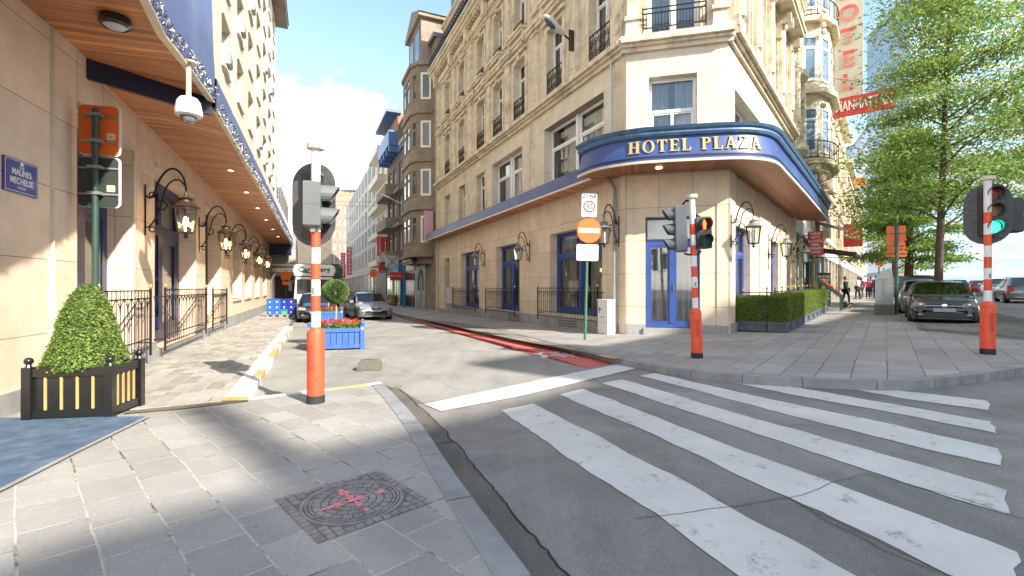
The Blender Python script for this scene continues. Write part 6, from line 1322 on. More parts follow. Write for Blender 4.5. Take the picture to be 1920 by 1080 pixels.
r = flag('manhattan_sign', 'red horizontal projecting sign with white letters reading Manhattan', FBs(20), 1.0, 3.95, 11.65, 12.75, M_['signred']); b = MB(); b.add(text_mb('MANHATTAN', .8, .02, .53, .012), TR(2.47, -.1, 12.2)); b.build('lettering', M_['white'], r, smooth=0)
b = MB(); b.tube([(0,0,12.2),(1.0,0,12.2)], .04); b.tube([(0,0,14.5),(3.9,0,12.8)], .015); b.build('stay', M_['iron'], r)
r = thing('awning', 'black folding awning over the gift shop front beside the red sign', 'awning', FB @ TR(14.2, 0, 3.6)); b = MB(); b.poly([(0,0,.1),(4.6,0,.1),(4.6,-2.3,-.35),(0,-2.3,-.35)]); b.poly([(0,0,.06),(0,-2.3,-.39),(4.6,-2.3,-.39),(4.6,0,.06)]); b.build('fabric', M_['awn'], r, smooth=0); b = MB(); b.box(-.05,4.65,-2.36,-2.28,-.5,-.33); b.box(-.05,4.65,-.12,0,.0,.2)
for x in (.1, 4.5): b.bar((x,0,-.3), (x,-2.3,-.4), .04)
b.build('frame', M_['trim'], r)
r = thing('awning', 'grey tilted awning panel above the shops beyond the black awning', 'awning', FB @ TR(19.5, 0, 5.0)); b = MB(); b.poly([(0,0,.6),(2.5,0,.6),(2.5,-1.6,0),(0,-1.6,0)]); b.box(0,2.5,-1.62,-1.58,-.12,.0); b.build('fabric', M_['steel'], r, smooth=0)
# red banners and tavern signs of the side street
def FAs(s): return FA @ Matrix.Translation((s, 0, 0)) @ Matrix.Rotation(math.pi/2, 4, 'Z')
def vtext(b, t_, x, z, st, size, y=-.097, sx=.9):
    for k, ch in enumerate(t_):
        if ch != ' ': b.add(text_mb(ch, size, .01, sx, .006), TR(x, y, z-k*st))
r = flag('tavern_sign', 'tall red sign with white vertical letters reading taverne l\'astral', FAs(-40), -1.45, -.3, 4.3, 6.9, M_['signred']); b = MB(); vtext(b, 'TAVERNE', -1.18, 6.65, .24, .28); vtext(b, "L'ASTRAL II", -.6, 6.7, .165, .23); b.build('lettering', M_['white'], r, smooth=0); b = MB(); b.box(-1.45, -.3, -.1, -.091, 4.3, 4.9); b.build('white_panel', M_['whitew'], r); b = MB(); b.add(text_mb('CHEZ', .3, .01), TR(-.87, -.106, 4.74)); b.add(text_mb('GINO', .3, .01), TR(-.8, -.106, 4.46)); b.build('red_lettering', M_['signred'], r, smooth=0)
r = flag('tavern_sign', 'small red sign with white lines of writing under the tall tavern sign', FAs(-40), -1.3, -.35, 3.1, 4.1, M_['signred']); b = MB(); b.add(text_mb('TAVERNE', .2, .01), TR(-.82, -.1, 3.9)); b.add(text_mb('ET', .16, .01), TR(-.82, -.1, 3.6)); b.add(text_mb('SNACK', .2, .01), TR(-.82, -.1, 3.3)); b.build('lettering', M_['white'], r, smooth=0)
r = flag('square_lit_sign', 'square pale blue projecting sign with a cross-hatched frame beside the tall tavern sign', FAs(-33.4), -1.65, -.4, 3.35, 4.55, M_['steell']); b = MB(); b.bar((-1.6, -.1, 3.4), (-.45, -.1, 4.5), .05); b.bar((-.45, -.1, 3.4), (-1.6, -.1, 4.5), .05)
for k in (0, .2, .4): b.tube([(-1.6+k, -.1, 3.4+k), (-.45-k, -.1, 3.4+k), (-.45-k, -.1, 4.5-k), (-1.6+k, -.1, 4.5-k)], .03, 4, True)
b.build('grille', M_['slate'], r)
r = flag('red_menu_sign', 'pair of small red square signs above the lime green doors', FAs(-32.6), -1.35, -.2, 2.2, 2.95, M_['signred']); b = MB(); b.add(text_mb('SNACK', .16, .01), TR(-1.05, -.1, 2.6)); b.add(text_mb('BAR', .22, .01), TR(-.5, -.1, 2.6)); b.build('lettering', M_['white'], r, smooth=0)
def glyph(b, x, z, s, seed):                                # generic strokes standing for unreadable characters
    rr_ = random.Random(seed)
    for k in range(3): zz = z+s*(-.35+.35*k); b.box(x-s*.4, x+s*.4, -.1, -.095, zz, zz+s*.1)
    for k in range(2): xx = x+s*rr_.uniform(-.35, .3); b.box(xx, xx+s*.1, -.1, -.095, z-s*.4, z+s*.42)
for s, z0, z1, l in ((-80, 3.9, 9.0, 'nearer tall red banner with white characters on the grey office building'), (-94, 3.7, 8.9, 'farther tall red banner with white characters on the grey office building')):
    r = flag('red_banner', l, FAs(s), -1.1, -.3, z0, z1, M_['signred']); b = MB(); [glyph(b, -.7, z1-.5-k*.68, .5, k*3) for k in range(7)]; b.build('lettering', M_['white'], r, smooth=0)
r = flag('pink_sign', 'faded pink vertical sign on the bay-windowed house next to the hotel', FAs(-21.9), -.75, -.15, 4.8, 7.0, pm('faded_pink', (.62, .33, .42), .6)); 
r = thing('paper_lantern', 'round orange-red lamp hanging among the foliage at the boulevard facades', 'lamp', FB @ TR(24, -2.2, 8.4)); b = MB(); b.ball((0,0,0), .34, 14, 10, .85); b.build('globe', emit('orange_globe', (1, .2, .03), .6, (.8, .12, .02)), r); b = MB(); b.bar((0,0,.25), (0,2.2,.6), .04); b.build('arm', M_['iron'], r)
for s, l in ((38, 'small red projecting sign far along the boulevard shops'),): r = flag('shop_sign', l, FBs(s), .5, 1.9, 5.2, 7.2, M_['signred']); b = MB(); b.box(.7,1.7,-.1,-.092,6.0,6.1); b.build('lettering', M_['white'], r)
# a-board
p = at(1567, 557, .12); r = thing('pavement_board', 'red pavement sandwich board with white writing outside the shops', 'sign', frame(p.x, p.y, p.z, .2)); b = MB(); b.box(-.42,.42,-.06,.0,.25,1.25); b.build('panel', M_['signred'], r); b = MB(); b.box(-.5,.5,-.25,.25,0,.1); b.box(-.45,.45,-.07,.01,.2,.25); b.box(-.45,.45,-.07,.01,1.25,1.3); b.box(-.47,-.42,-.07,.01,.1,1.3); b.box(.42,.47,-.07,.01,.1,1.3); b.build('stand', M_['steell'], r); b = MB(); [b.box(-.32+.05*(k % 2), .3-.06*(k % 3), -.066, -.061, 1.08-k*.13, 1.14-k*.13) for k in range(6)]; b.build('lettering', M_['white'], r)
# overhead wires
b = MB()
for k, (ya, yb, z) in enumerate(((40, 42, 9.6), (40, 42, 9.2), (62, 64, 11))):
    a = wp(FA, -ya+8, 0, z); c = Vector((a.x-11, a.y-1.5, z+.3)); b.tube([a.lerp(c, t/8)-Vector((0, 0, .5*math.sin(math.pi*t/8))) for t in range(9)], .012, 4)
b.build('overhead_wire', M_['trim'], None, Matrix(), label='thin overhead wires slung across the side street', cat='wire')
# ---------------------------------------------------------------- plants
def leaves(name, pts, size, mat, parent, M, up=.3, seed=1, elong=1.6, drop=0, label=None, nrm=None):
    """many small leaf faces at the given points (n,3)"""
    r_ = np.random.default_rng(seed); n = len(pts); d = r_.normal(size=(n, 3)); d /= np.linalg.norm(d, axis=1)[:, None]
    d[:, 2] = d[:, 2]*(1-up)-drop; d /= np.linalg.norm(d, axis=1)[:, None]
    q = r_.normal(size=(n, 3)); 
    if nrm is not None: q = np.cross(nrm+r_.normal(size=(n, 3))*.5, d)
    s = np.cross(d, q); s /= np.linalg.norm(s, axis=1)[:, None]+1e-9
    if nrm is not None: s = q/(np.linalg.norm(q, axis=1)[:, None]+1e-9)
    L_ = size*(.6+.8*r_.random(n))[:, None]
    v = np.stack([pts-d*L_*elong/2, pts+s*L_*.45, pts+d*L_*elong/2, pts-s*L_*.45], 1).reshape(-1, 3)
    me = bpy.data.meshes.new(name); me.vertices.add(4*n); me.vertices.foreach_set('co', v.astype(np.float32).ravel()); me.loops.add(4*n); me.loops.foreach_set('vertex_index', np.arange(4*n, dtype=np.int32))
    me.polygons.add(n); me.polygons.foreach_set('loop_start', np.arange(0, 4*n, 4, dtype=np.int32)); me.update(calc_edges=True); me.materials.append(mat)
    o = bpy.data.objects.new(name, me); link(o, parent, M if M is not None else WM[parent.name]); return tag(o, label)
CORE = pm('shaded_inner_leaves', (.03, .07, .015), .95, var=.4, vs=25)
def surf_cone(n, r_, h, rg, pw=.75):               # points on a bell-shaped bush
    t = rg.random(n)**.8; a = rg.random(n)*2*np.pi; rad = r_*(np.clip(1-t, 0, 1)**pw)*(1+.07*np.sin(a*4+t*7)+.04*np.sin(a*9-t*13))+rg.normal(size=n)*.014+.03*(rg.random(n) > .985); nr = np.stack([np.cos(a), np.sin(a), .5+t*.6], 1)
    return np.stack([rad*np.cos(a), rad*np.sin(a), t*h+rg.normal(size=n)*.01], 1), nr
rg = np.random.default_rng(5)
# black planter with box bush
pm_ = Vector((-4.86, 5.42)); ang = math.atan2(.14, .77); r = thing('planter_box', 'black wooden planter with gilt slats and ball finials on the near pavement', 'planter', frame(pm_.x, pm_.y, .1+G(0, 5.4), ang)); hw, hd = .385, .27
b = MB()
for sx in (-1, 1):
    for sy in (-1, 1): b.cbox(sx*hw, sy*hd, .29, .085, .085, .58)
b.build('post', M_['black'], r); b = MB()
for sx in (-1, 1):
    for sy in (-1, 1): b.ball((sx*hw, sy*hd, .645), .042, 12, 8); b.lathe([(.03, .58), (.02, .61)], (sx*hw, sy*hd, 0), 10)
b.build('ball_finial', M_['black'], r); b = MB()
for sy in (-1, 1): b.cbox(0, sy*hd, .07, 2*hw-.08, .05, .08); b.cbox(0, sy*hd, .52, 2*hw-.08, .05, .09); b.cbox(0, sy*(hd-.01), .29, 2*hw-.08, .02, .4)
for sx in (-1, 1): b.cbox(sx*hw, 0, .07, .05, 2*hd-.08, .08); b.cbox(sx*hw, 0, .52, .05, 2*hd-.08, .09); b.cbox(sx*(hw-.01), 0, .29, .02, 2*hd-.08, .4)
b.build('panel', M_['black'], r); b = MB()
for k in range(4): x = -.225+k*.15; b.box(x-.011, x+.011, -hd-.014, -hd+.0, .115, .47)
for k in range(4): y = -.15+k*.1; b.box(hw-.0, hw+.014, y-.011, y+.011, .115, .47)
b.build('gilt_slat', M_['slatwood'], r); b = MB(); b.cbox(0, 0, .5, 2*hw-.06, 2*hd-.06, .04); b.build('soil', M_['soil'], r)
r = thing('box_bush', 'clipped cone-shaped box bush growing in the black and gilt planter', 'bush', frame(pm_.x-.02, pm_.y+.02, .1+G(0, 5.4)+.53, ang)); P_, Nn = surf_cone(26000, .375, .93, rg, .58)
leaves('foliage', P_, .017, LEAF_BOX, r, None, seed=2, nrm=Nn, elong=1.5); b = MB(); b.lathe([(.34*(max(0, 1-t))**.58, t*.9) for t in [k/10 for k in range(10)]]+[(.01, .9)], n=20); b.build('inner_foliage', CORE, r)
# blue flower planters
def flower_planter(label, x, y, a, w_=1.25, d_=1.0, h_=.56):
    r = thing('flower_planter', label, 'planter', frame(x, y, G(x, y), a), 'blue flower planters in the road'); hw, hd = w_/2, d_/2; b = MB()
    for sx in (-1, 1):
        for sy in (-1, 1): b.cbox(sx*hw, sy*hd, h_/2+.03, .1, .1, h_+.06)
    b.build('post', M_['pblue'], r); b = MB()
    for sx in (-1, 1):
        for sy in (-1, 1): b.ball((sx*hw, sy*hd, h_+.115), .05, 10, 7); b.lathe([(.05, h_+.06), (.03, h_+.075)], (sx*hw, sy*hd, 0), 8)
    b.build('ball_finial', M_['pblue'], r); b = MB(); n = 8
    for sy in (-1, 1):
        b.cbox(0, sy*hd, .09, w_-.1, .05, .09); b.cbox(0, sy*hd, h_-.05, w_-.1, .06, .1)
        for k in range(n): b.cbox(-hw+.05+(w_-.1)*(k+.5)/n, sy*(hd-.012), h_/2, (w_-.1)/n-.012, .022, h_-.1)
    for sx in (-1, 1):
        b.cbox(sx*hw, 0, .09, .05, d_-.1, .09); b.cbox(sx*hw, 0, h_-.05, .06, d_-.1, .1)
        for k in range(6): b.cbox(sx*(hw-.012), -hd+.05+(d_-.1)*(k+.5)/6, h_/2, .022, (d_-.1)/6-.012, h_-.1)
    b.build('panel', M_['pblue'], r); b = MB()
    for sx in (-1, 1):
        for q in (0,): tmp = [(sx*hw+.032*math.cos(t*math.pi/6), -hd-.053, h_-.02+.032*math.sin(t*math.pi/6)) for t in range(12)]; b.poly(tmp)
    b.build('badge', M_['white'], r); b = MB(); b.cbox(0, 0, h_-.08, w_-.08, d_-.08, .06); b.build('soil', M_['soil'], r)
    return r
def geraniums(label, x, y, a, z, w_=1.2, d_=.9, seed=3, n=9000):
    r = thing('geranium_bed', label, 'flowers', frame(x, y, z, a), 'red geraniums in the blue planters'); g = np.random.default_rng(seed); P0 = np.stack([(g.random(n)-.5)*w_, (g.random(n)-.5)*d_, np.zeros(n)], 1)
    hh = .13+.05*np.sin(P0[:, 0]*13+1)+.04*np.cos(P0[:, 1]*11+P0[:, 0]*7); P0[:, 2] = hh*(.3+.7*g.random(n)); leaves('foliage', P0, .035, LEAF_GER, r, None, seed=seed, up=.5, elong=1.1)
    pts = []
    for k in range(60):
        c = np.array([(g.random()-.5)*w_, (g.random()-.5)*d_, .17+.1*g.random()]); m = 26; q = g.normal(size=(m, 3)); q /= np.linalg.norm(q, axis=1)[:, None]; pts.append(c+q*.038)
    leaves('flower', np.concatenate(pts), .026, FLOWER, r, None, seed=seed+1, elong=1.0); return r
def ball_tree(label, x, y, z, R_, hz_, seed):
    r = thing('ball_tree', label, 'small tree', frame(x, y, z), 'round clipped trees in the blue planters'); b = MB(); b.tube([(0,0,0),(.01,0,hz_*.5),(0,0,hz_)], .02, 7); b.build('trunk', M_['stem'], r); g = np.random.default_rng(seed); n = 14000
    q = g.normal(size=(n, 3)); q /= np.linalg.norm(q, axis=1)[:, None]; rr_ = R_*(1-.25*g.random(n)**2)*(1+.03*np.sin(q[:, 0]*9)*np.cos(q[:, 2]*8)); leaves('crown', np.array([0, 0, hz_])+q*rr_[:, None]*np.array([1, 1, .96]), .024, LEAF_BALL, r, None, seed=seed, nrm=q, elong=2.2); return r
p1 = (at(578,656).xy+at(681,658).xy)/2; a1 = math.atan2(*( (at(681,658)-at(575,657)).yx )); c1 = Vector((p1.x-.5*-math.sin(a1), p1.y+.5*math.cos(a1))); c1 = Vector((at(628,657).x-.12, at(628,657).y+.5))
flower_planter('nearer blue wooden flower planter with white corner badge, right of the striped pole', c1.x, c1.y, .3); geraniums('red geraniums in the nearer blue planter beside the striped pole', c1.x, c1.y, .3, G(c1.x, c1.y)+.48)
ball_tree('round clipped tree on a thin pale stem in the nearer blue planter', c1.x-.08, c1.y+.1, G(c1.x, c1.y)+.5, .325, .98, 11)
p = at(606, 607); c2 = Vector((p.x, p.y+.5)); flower_planter('farther blue flower planter in front of the black parked car', c2.x, c2.y, .33); geraniums('red geraniums in the farther blue planter before the black car', c2.x, c2.y, .33, G(c2.x, c2.y)+.48, seed=8)
ball_tree('round clipped tree in the farther blue planter, mostly behind the signal pole', c2.x, c2.y+.1, G(c2.x, c2.y)+.5, .3, 1.0, 12)
# hedge planters along the terrace
def hedge_planter(label, M, w_, d_, h_, hh, seed, n, grp='hedge planters along the terrace'):
    r = thing('hedge_planter', label, 'hedge', M, grp); b = MB(); hw, hd = w_/2, d_/2
    b.box(-hw+.03, hw-.03, -hd+.03, hd-.03, .04, h_-.02); b.build('box', M_['slate'], r); b = MB()
    for sx in (-1, 1):
        for sy in (-1, 1): b.cbox(sx*(hw-.03), sy*(hd-.03), h_/2+.01, .075, .075, h_+.02)
    for sy in (-1, 1): b.cbox(0, sy*(hd-.02), h_-.03, w_-.13, .05, .06); b.cbox(0, sy*(hd-.02), .06, w_-.13, .05, .06)
    for sx in (-1, 1): b.cbox(sx*(hw-.02), 0, h_-.03, .05, d_-.13, .06); b.cbox(sx*(hw-.02), 0, .06, .05, d_-.13, .06)
    b.build('frame', M_['slate'], r); g = np.random.default_rng(seed); P0 = []; N0 = []
    A_ = [w_*hh, w_*hh, d_*hh, d_*hh, w_*d_]; tot = sum(A_)
    for k, a_ in enumerate(A_):
        m = int(n*a_/tot); u = g.random(m)-.5; v = g.random(m); e = g.normal(size=m)*.016+.012*np.sin(u*21+v*9)
        if k < 2: s = (-1, 1)[k]; P0.append(np.stack([u*w_, s*(hd*.98+e), h_+v*hh], 1)); N0.append(np.tile([0, s, .2], (m, 1)))
        elif k < 4: s = (-1, 1)[k-2]; P0.append(np.stack([s*(hw*.98+e), u*d_, h_+v*hh], 1)); N0.append(np.tile([s, 0, .2], (m, 1)))
        else: v = v-.5; P0.append(np.stack([u*w_, v*d_, h_+hh+e], 1)); N0.append(np.tile([0, 0, 1.], (m, 1)))
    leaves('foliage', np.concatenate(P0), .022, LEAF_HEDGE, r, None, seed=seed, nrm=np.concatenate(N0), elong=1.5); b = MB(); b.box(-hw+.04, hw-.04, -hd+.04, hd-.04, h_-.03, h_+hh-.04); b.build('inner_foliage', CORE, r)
    return r
zb_ = G(7, 13.5)+.12
hedge_planter('front hedge planter crossing the end of the terrace beside the hotel corner', FB @ TR(.95, -.62, zb_), .5, 1.5, .3, .72, 20, 17000)
ords = ['first slate planter of the long hedge row, right next to the front one', 'second planter of the long clipped hedge row', 'third planter of the long clipped hedge row', 'fourth planter of the long clipped hedge row', 'fifth planter of the long clipped hedge row', 'sixth planter of the long clipped hedge row', 'seventh planter of the long clipped hedge row', 'last planter of the hedge row, nearest the gift shop stall']
for k, l in enumerate(ords): s = 1.95+k*1.36; q = FB @ Vector((s, -1.1, 0)); hedge_planter(l, FB @ TR(s, -1.12, G(q.x, q.y)+.12), 1.3, .5, .3, .74, 30+k, 8000 if k < 3 else 5000)
r = thing('terrace_railing', 'black railing with gilt balls behind the clipped hedge', 'railing', FB @ TR(.7, -.85, zb_)); b = MB(); b.bar((0,0,1.12), (11.3,0,1.25), .03); b.bar((0,0,.95), (11.3,0,1.1), .02); b.bar((0,.7,1.12), (0,-.1,1.12), .03)
for k in range(10): x = k*1.25; b.bar((x,0,0), (x,0,1.2+x*.011), .03); b.tube([(x+.6+.07*math.cos(t), 0, 1.05+x*.01+.07*math.sin(t)) for t in [k2*math.pi/5 for k2 in range(10)]], .01, 4, True)
b.build('rail', M_['iron'], r); b = MB(); [b.ball((k*1.25, 0, 1.25+k*.0145), .04, 8, 6) for k in range(10)]; b.ball((0,.6,1.2), .035, 8, 6); b.build('gilt_ball', M_['gold'], r)
# ---------------------------------------------------------------- street trees
def street_tree(label, x, y, h, cr, z0, seed, nclump, per, tr=.16, lsize=.075, lean=0, asym=0):
    r = thing('street_tree', label, 'tree', frame(x, y, G(x, y)+.1), 'trees along the boulevard'); rn = random.Random(seed); g = np.random.default_rng(seed)
    tk = [Vector((lean*t*t*.4+.08*math.sin(t*5), .06*math.cos(t*4), h*.93*t)) for t in [k/10 for k in range(11)]]; b = MB(); b.tube(tk, [tr*(1-.85*k/10) for k in range(11)], 9); b.build('trunk', M_['bark'], r)
    lb = MB(); P0 = []; nl = int(nclump/5)
    for k in range(nl):
        t = .22+.76*(k+rn.random())/nl; base = tk[min(9, int(t*10))].lerp(tk[min(10, int(t*10)+1)], t*10-int(t*10)); a = k*2.4+rn.uniform(-.5, .5); prof = min(.7+(t-.2)*3.2, 1.0, 1.16-.95*t)
        L_ = cr*max(.22, prof)*rn.uniform(.72, 1.08)*(1-asym*math.cos(a-2.4)); dz = rn.uniform(-.02, .45); end = base+Vector((math.cos(a)*L_, math.sin(a)*L_, L_*dz)); midp = base.lerp(end, .5)+Vector((0, 0, .12*L_))
        pts = [base, base.lerp(midp, .5)+Vector((0, 0, .05*L_)), midp, midp.lerp(end, .5)+Vector((0, 0, .03*L_)), end]; lb.tube(pts, [tr*.36*(1-t*.5), tr*.28*(1-t*.5), tr*.2*(1-t*.5), tr*.12, .012], 5)
        for c in range(5):
            f = .38+.62*(c+rn.random()*.8)/5; p = base.lerp(end, f)+Vector((0, 0, .12*L_*math.sin(math.pi*f))); ax = Vector((math.cos(a), math.sin(a), dz*.4)); sd = Vector((-math.sin(a), math.cos(a), 0))
            p = p+sd*rn.uniform(-.42, .42)*L_*f*.6; m = int(per*rn.uniform(.6, 1.3)); sz = cr*.14*rn.uniform(.7, 1.35)
            lb.tube([base.lerp(end, f*.8), p], [.018, .008], 4)
            q = g.normal(size=(m, 3))*np.array([sz*1.4, sz*1.0, sz*.3]); q[:, 2] -= .10*np.abs(q[:, 0])+.06*np.abs(q[:, 1])                   # flat drooping sprays
            P0.append(np.array(p)+q[:, :1]*np.array(ax)+q[:, 1:2]*np.array(sd)+q[:, 2:]*np.array([0, 0, 1]))
    lb.build('limbs', M_['bark'], r); leaves('crown', np.concatenate(P0), lsize, LEAF_TREE, r, None, seed=seed, up=.3, elong=2.1, drop=.12); return r
street_tree('large feathery green street tree rising behind the parked grey hatchback', 17.75, 19.7, 16.5, 4.7, 3, 41, 230, 250, lsize=.068, lean=1.6, asym=.28)
street_tree('second street tree with a dark trunk farther along the line of parked cars', 23.6, 28.2, 11, 3.2, 3, 42, 150, 220, tr=.26, lsize=.095)
street_tree('street tree at the right edge beyond the traffic light', 25.2, 21.0, 16.5, 4.6, 3, 43, 120, 230, lsize=.08)
street_tree('small far street tree at the end of the row of parked cars', 33, 41, 10, 4.2, 3, 44, 70, 110, tr=.2, lsize=.13)
# ---------------------------------------------------------------- small street things
p = at(690, 696); r = thing('concrete_block', 'small cast concrete block lying on the parking bay', 'concrete block', frame(p.x, p.y+.1, p.z+.01, R(8))); b = MB(); b.prism([(-.22,0),(.22,0),(.21,.13),(.17,.19),(-.16,.19),(-.2,.13)], -.1, .12)
b.build('block', M_['concb'], r, smooth=0); b = MB()
for x in (-.12, .1): b.prism([(x-.05,.0),(x+.05,.0),(x+.02,.09),(x-.02,.09)], -.112, -.1)
b.tube([(-.08,-.0,.19),(-.06,-.0,.205),(.06,.0,.205),(.09,0,.19)], .007, 4); b.build('cast_feet', M_['concb'], r)
crproto = {}
def crate(M, m_, label, first):
    if m_ not in crproto:
        r = thing('beer_crate', label, 'crate', M, 'stacked beer crates on the left pavement'); b = MB(); b.box(-.18,.18,-.14,.14,0,.27); b.box(-.185,.185,-.145,.145,0,.03); b.box(-.187,.187,-.147,.147,.24,.285); b.build('shell', M_[m_], r)
        b = MB(); b.box(-.07,.07,-.1475,-.1455,.19,.225); b.build('hand_hole', M_['dark'], r); b = MB(); b.box(-.03,-.01,-.147,-.1405,.07,.15); b.box(.01,.03,-.147,-.1405,.07,.15); b.box(-.05,.05,-.147,-.1405,.15,.165); b.build('emblem', M_['white'], r); crproto[m_] = r; return r
    return dup(crproto[m_], M, label)
q0 = wp(FL, 17.6, 1.75); q0 = Vector((at(499,594,.1).x, at(499,594,.1).y)); zc_ = at(499,594,.1).z
r = thing('pallet', 'two wooden pallets under the stacked blue crates', 'pallet', frame(q0.x, q0.y, zc_)); b = MB()
for k in range(5): b.box(0, 1.55, k*.14, k*.14+.1, .09, .11)
b.build('deck', M_['pallet'], r); b = MB(); [b.box(x, x+.1, 0, .66, 0, .09) for x in (0, .35, .68, .78, 1.1, 1.45)]; b.build('bearer', M_['pallet'], r)
row_n = ['bottom', 'middle', 'top']; col_n = ['against the wall, first stack', 'second stack from the wall', 'third stack from the wall', 'road-side fourth stack']
for c in range(4):
    for k in range(3):
        m_ = 'crateb' if c < 2 else ('crateg' if (c, k) == (2, 0) else 'crated'); lab_ = {'crateb': 'bright blue', 'crated': 'dark blue', 'crateg': 'green'}[m_]+' beer crate, '+row_n[k]+' of the '+col_n[c].replace('against the wall, first stack', 'stack against the wall')
        crate(frame(q0.x+.19+c*.385, q0.y+.16, zc_+.11+k*.288, random.uniform(-.03, .03)), m_, lab_, False)
# barrels by the lime green bar
for dx, l in ((0, 'wooden barrel outside the lime green bar, nearer one'), (1.0, 'wooden barrel outside the bar partly behind the silver car')):
    q = wp(FA, -33.3-dx*1.5, .9); r = thing('barrel', l, 'barrel', frame(q.x, q.y, G(q.x, q.y)+.12), 'barrels outside the bar'); b = MB(); b.lathe([(.3,0),(.36,.25),(.39,.5),(.36,.75),(.3,1.0),(.02,1.0)], n=16); b.build('staves', M_['barrel'], r); b = MB(); [b.lathe([(rr_+.008, z), (rr_+.008, z+.05)], n=16) for rr_, z in ((.325,.08),(.38,.36),(.38,.62),(.33,.86))]; b.build('hoop', M_['iron'], r)
# fruit stall, postcard rack, shop clutter
q = wp(FB, 13.6, 1.1); zz = G(q.x, q.y)+.12; r = thing('fruit_stall', 'green sloping stall with crates of orange fruit outside the gift shop', 'market stall', FB @ TR(13.1, -.9, zz, -math.pi/2)); b = MB(); b.bar((0,0,0),(0,0,1.5),.07); b.bar((0,1.3,0),(0,1.3,1.5),.07); b.bar((0,0,1.5),(.9,0,.7),.07); b.bar((0,1.3,1.5),(.9,1.3,.7),.07); b.bar((.9,0,0),(.9,0,.7),.07); b.bar((.9,1.3,0),(.9,1.3,.7),.07); b.build('stand', M_['mgreen'], r)
b = MB(); b.prism([(0,1.5),(.9,.7),(.9,.62),(0,1.42)], 0, 1.3); b.build('tray', M_['navy'], r); b = MB(); rn = random.Random(3)
for k in range(90): t = rn.random()*.6; b.ball((.05+t*.85, rn.uniform(.06, 1.24), 1.52-t*.8*.85+.0), .05, 6, 4)
b.build('fruit', M_['orange'], r)
q = wp(FB, 17.2, .8); r = thing('postcard_rack', 'dark rack of souvenirs standing outside the shop under the black awning', 'display rack', frame(q.x, q.y, G(q.x, q.y)+.12, ANG_B)); b = MB(); b.box(-.3,.3,-.3,.3,.1,1.9)
b.build('rack', M_['slate'], r); b = MB(); rn = random.Random(9); mm = [M_['steell'], M_['signred'], M_['lip'], M_['pblue'], M_['white']]
for i in range(3):
    for j in range(8):
        b.mi = rn.randrange(5); b.box(-.27+i*.19, -.11+i*.19, -.325, -.305, .22+j*.2, .37+j*.2); b.box(-.33,-.305,-.27+i*.19, -.11+i*.19, .22+j*.2, .37+j*.2)
b.build('card', mm, r)
q = wp(FB, 16.2, 1.9); r = thing('dog', 'small dog lying on the pavement past the end of the hedge', 'dog', frame(q.x, q.y, G(q.x, q.y)+.12, ANG_B+.3))
b = MB(); b.tube([(-.28,0,.13),(-.15,0,.17),(.05,0,.17),(.2,0,.18),(.28,-.0,.27),(.36,0,.3),(.45,0,.27)], [.06,.12,.13,.12,.07,.075,.035], 9); [b.tube([(x,s*.07,.12),(x+.08,s*.09,.05),(x+.2,s*.09,.025)], [.05,.035,.025], 6) for x in (-.22, .12) for s in (-1, 1)]; b.tube([(-.28,0,.13),(-.4,.05,.08),(-.5,.12,.04)], [.025,.02,.01], 5); [b.tube([(.33,s*.05,.34),(.31,s*.07,.39)], [.025,.006], 5) for s in (-1, 1)]
b.build('body', pm('tan_fur', (.25, .16, .09), .9, var=.4, vs=10), r)
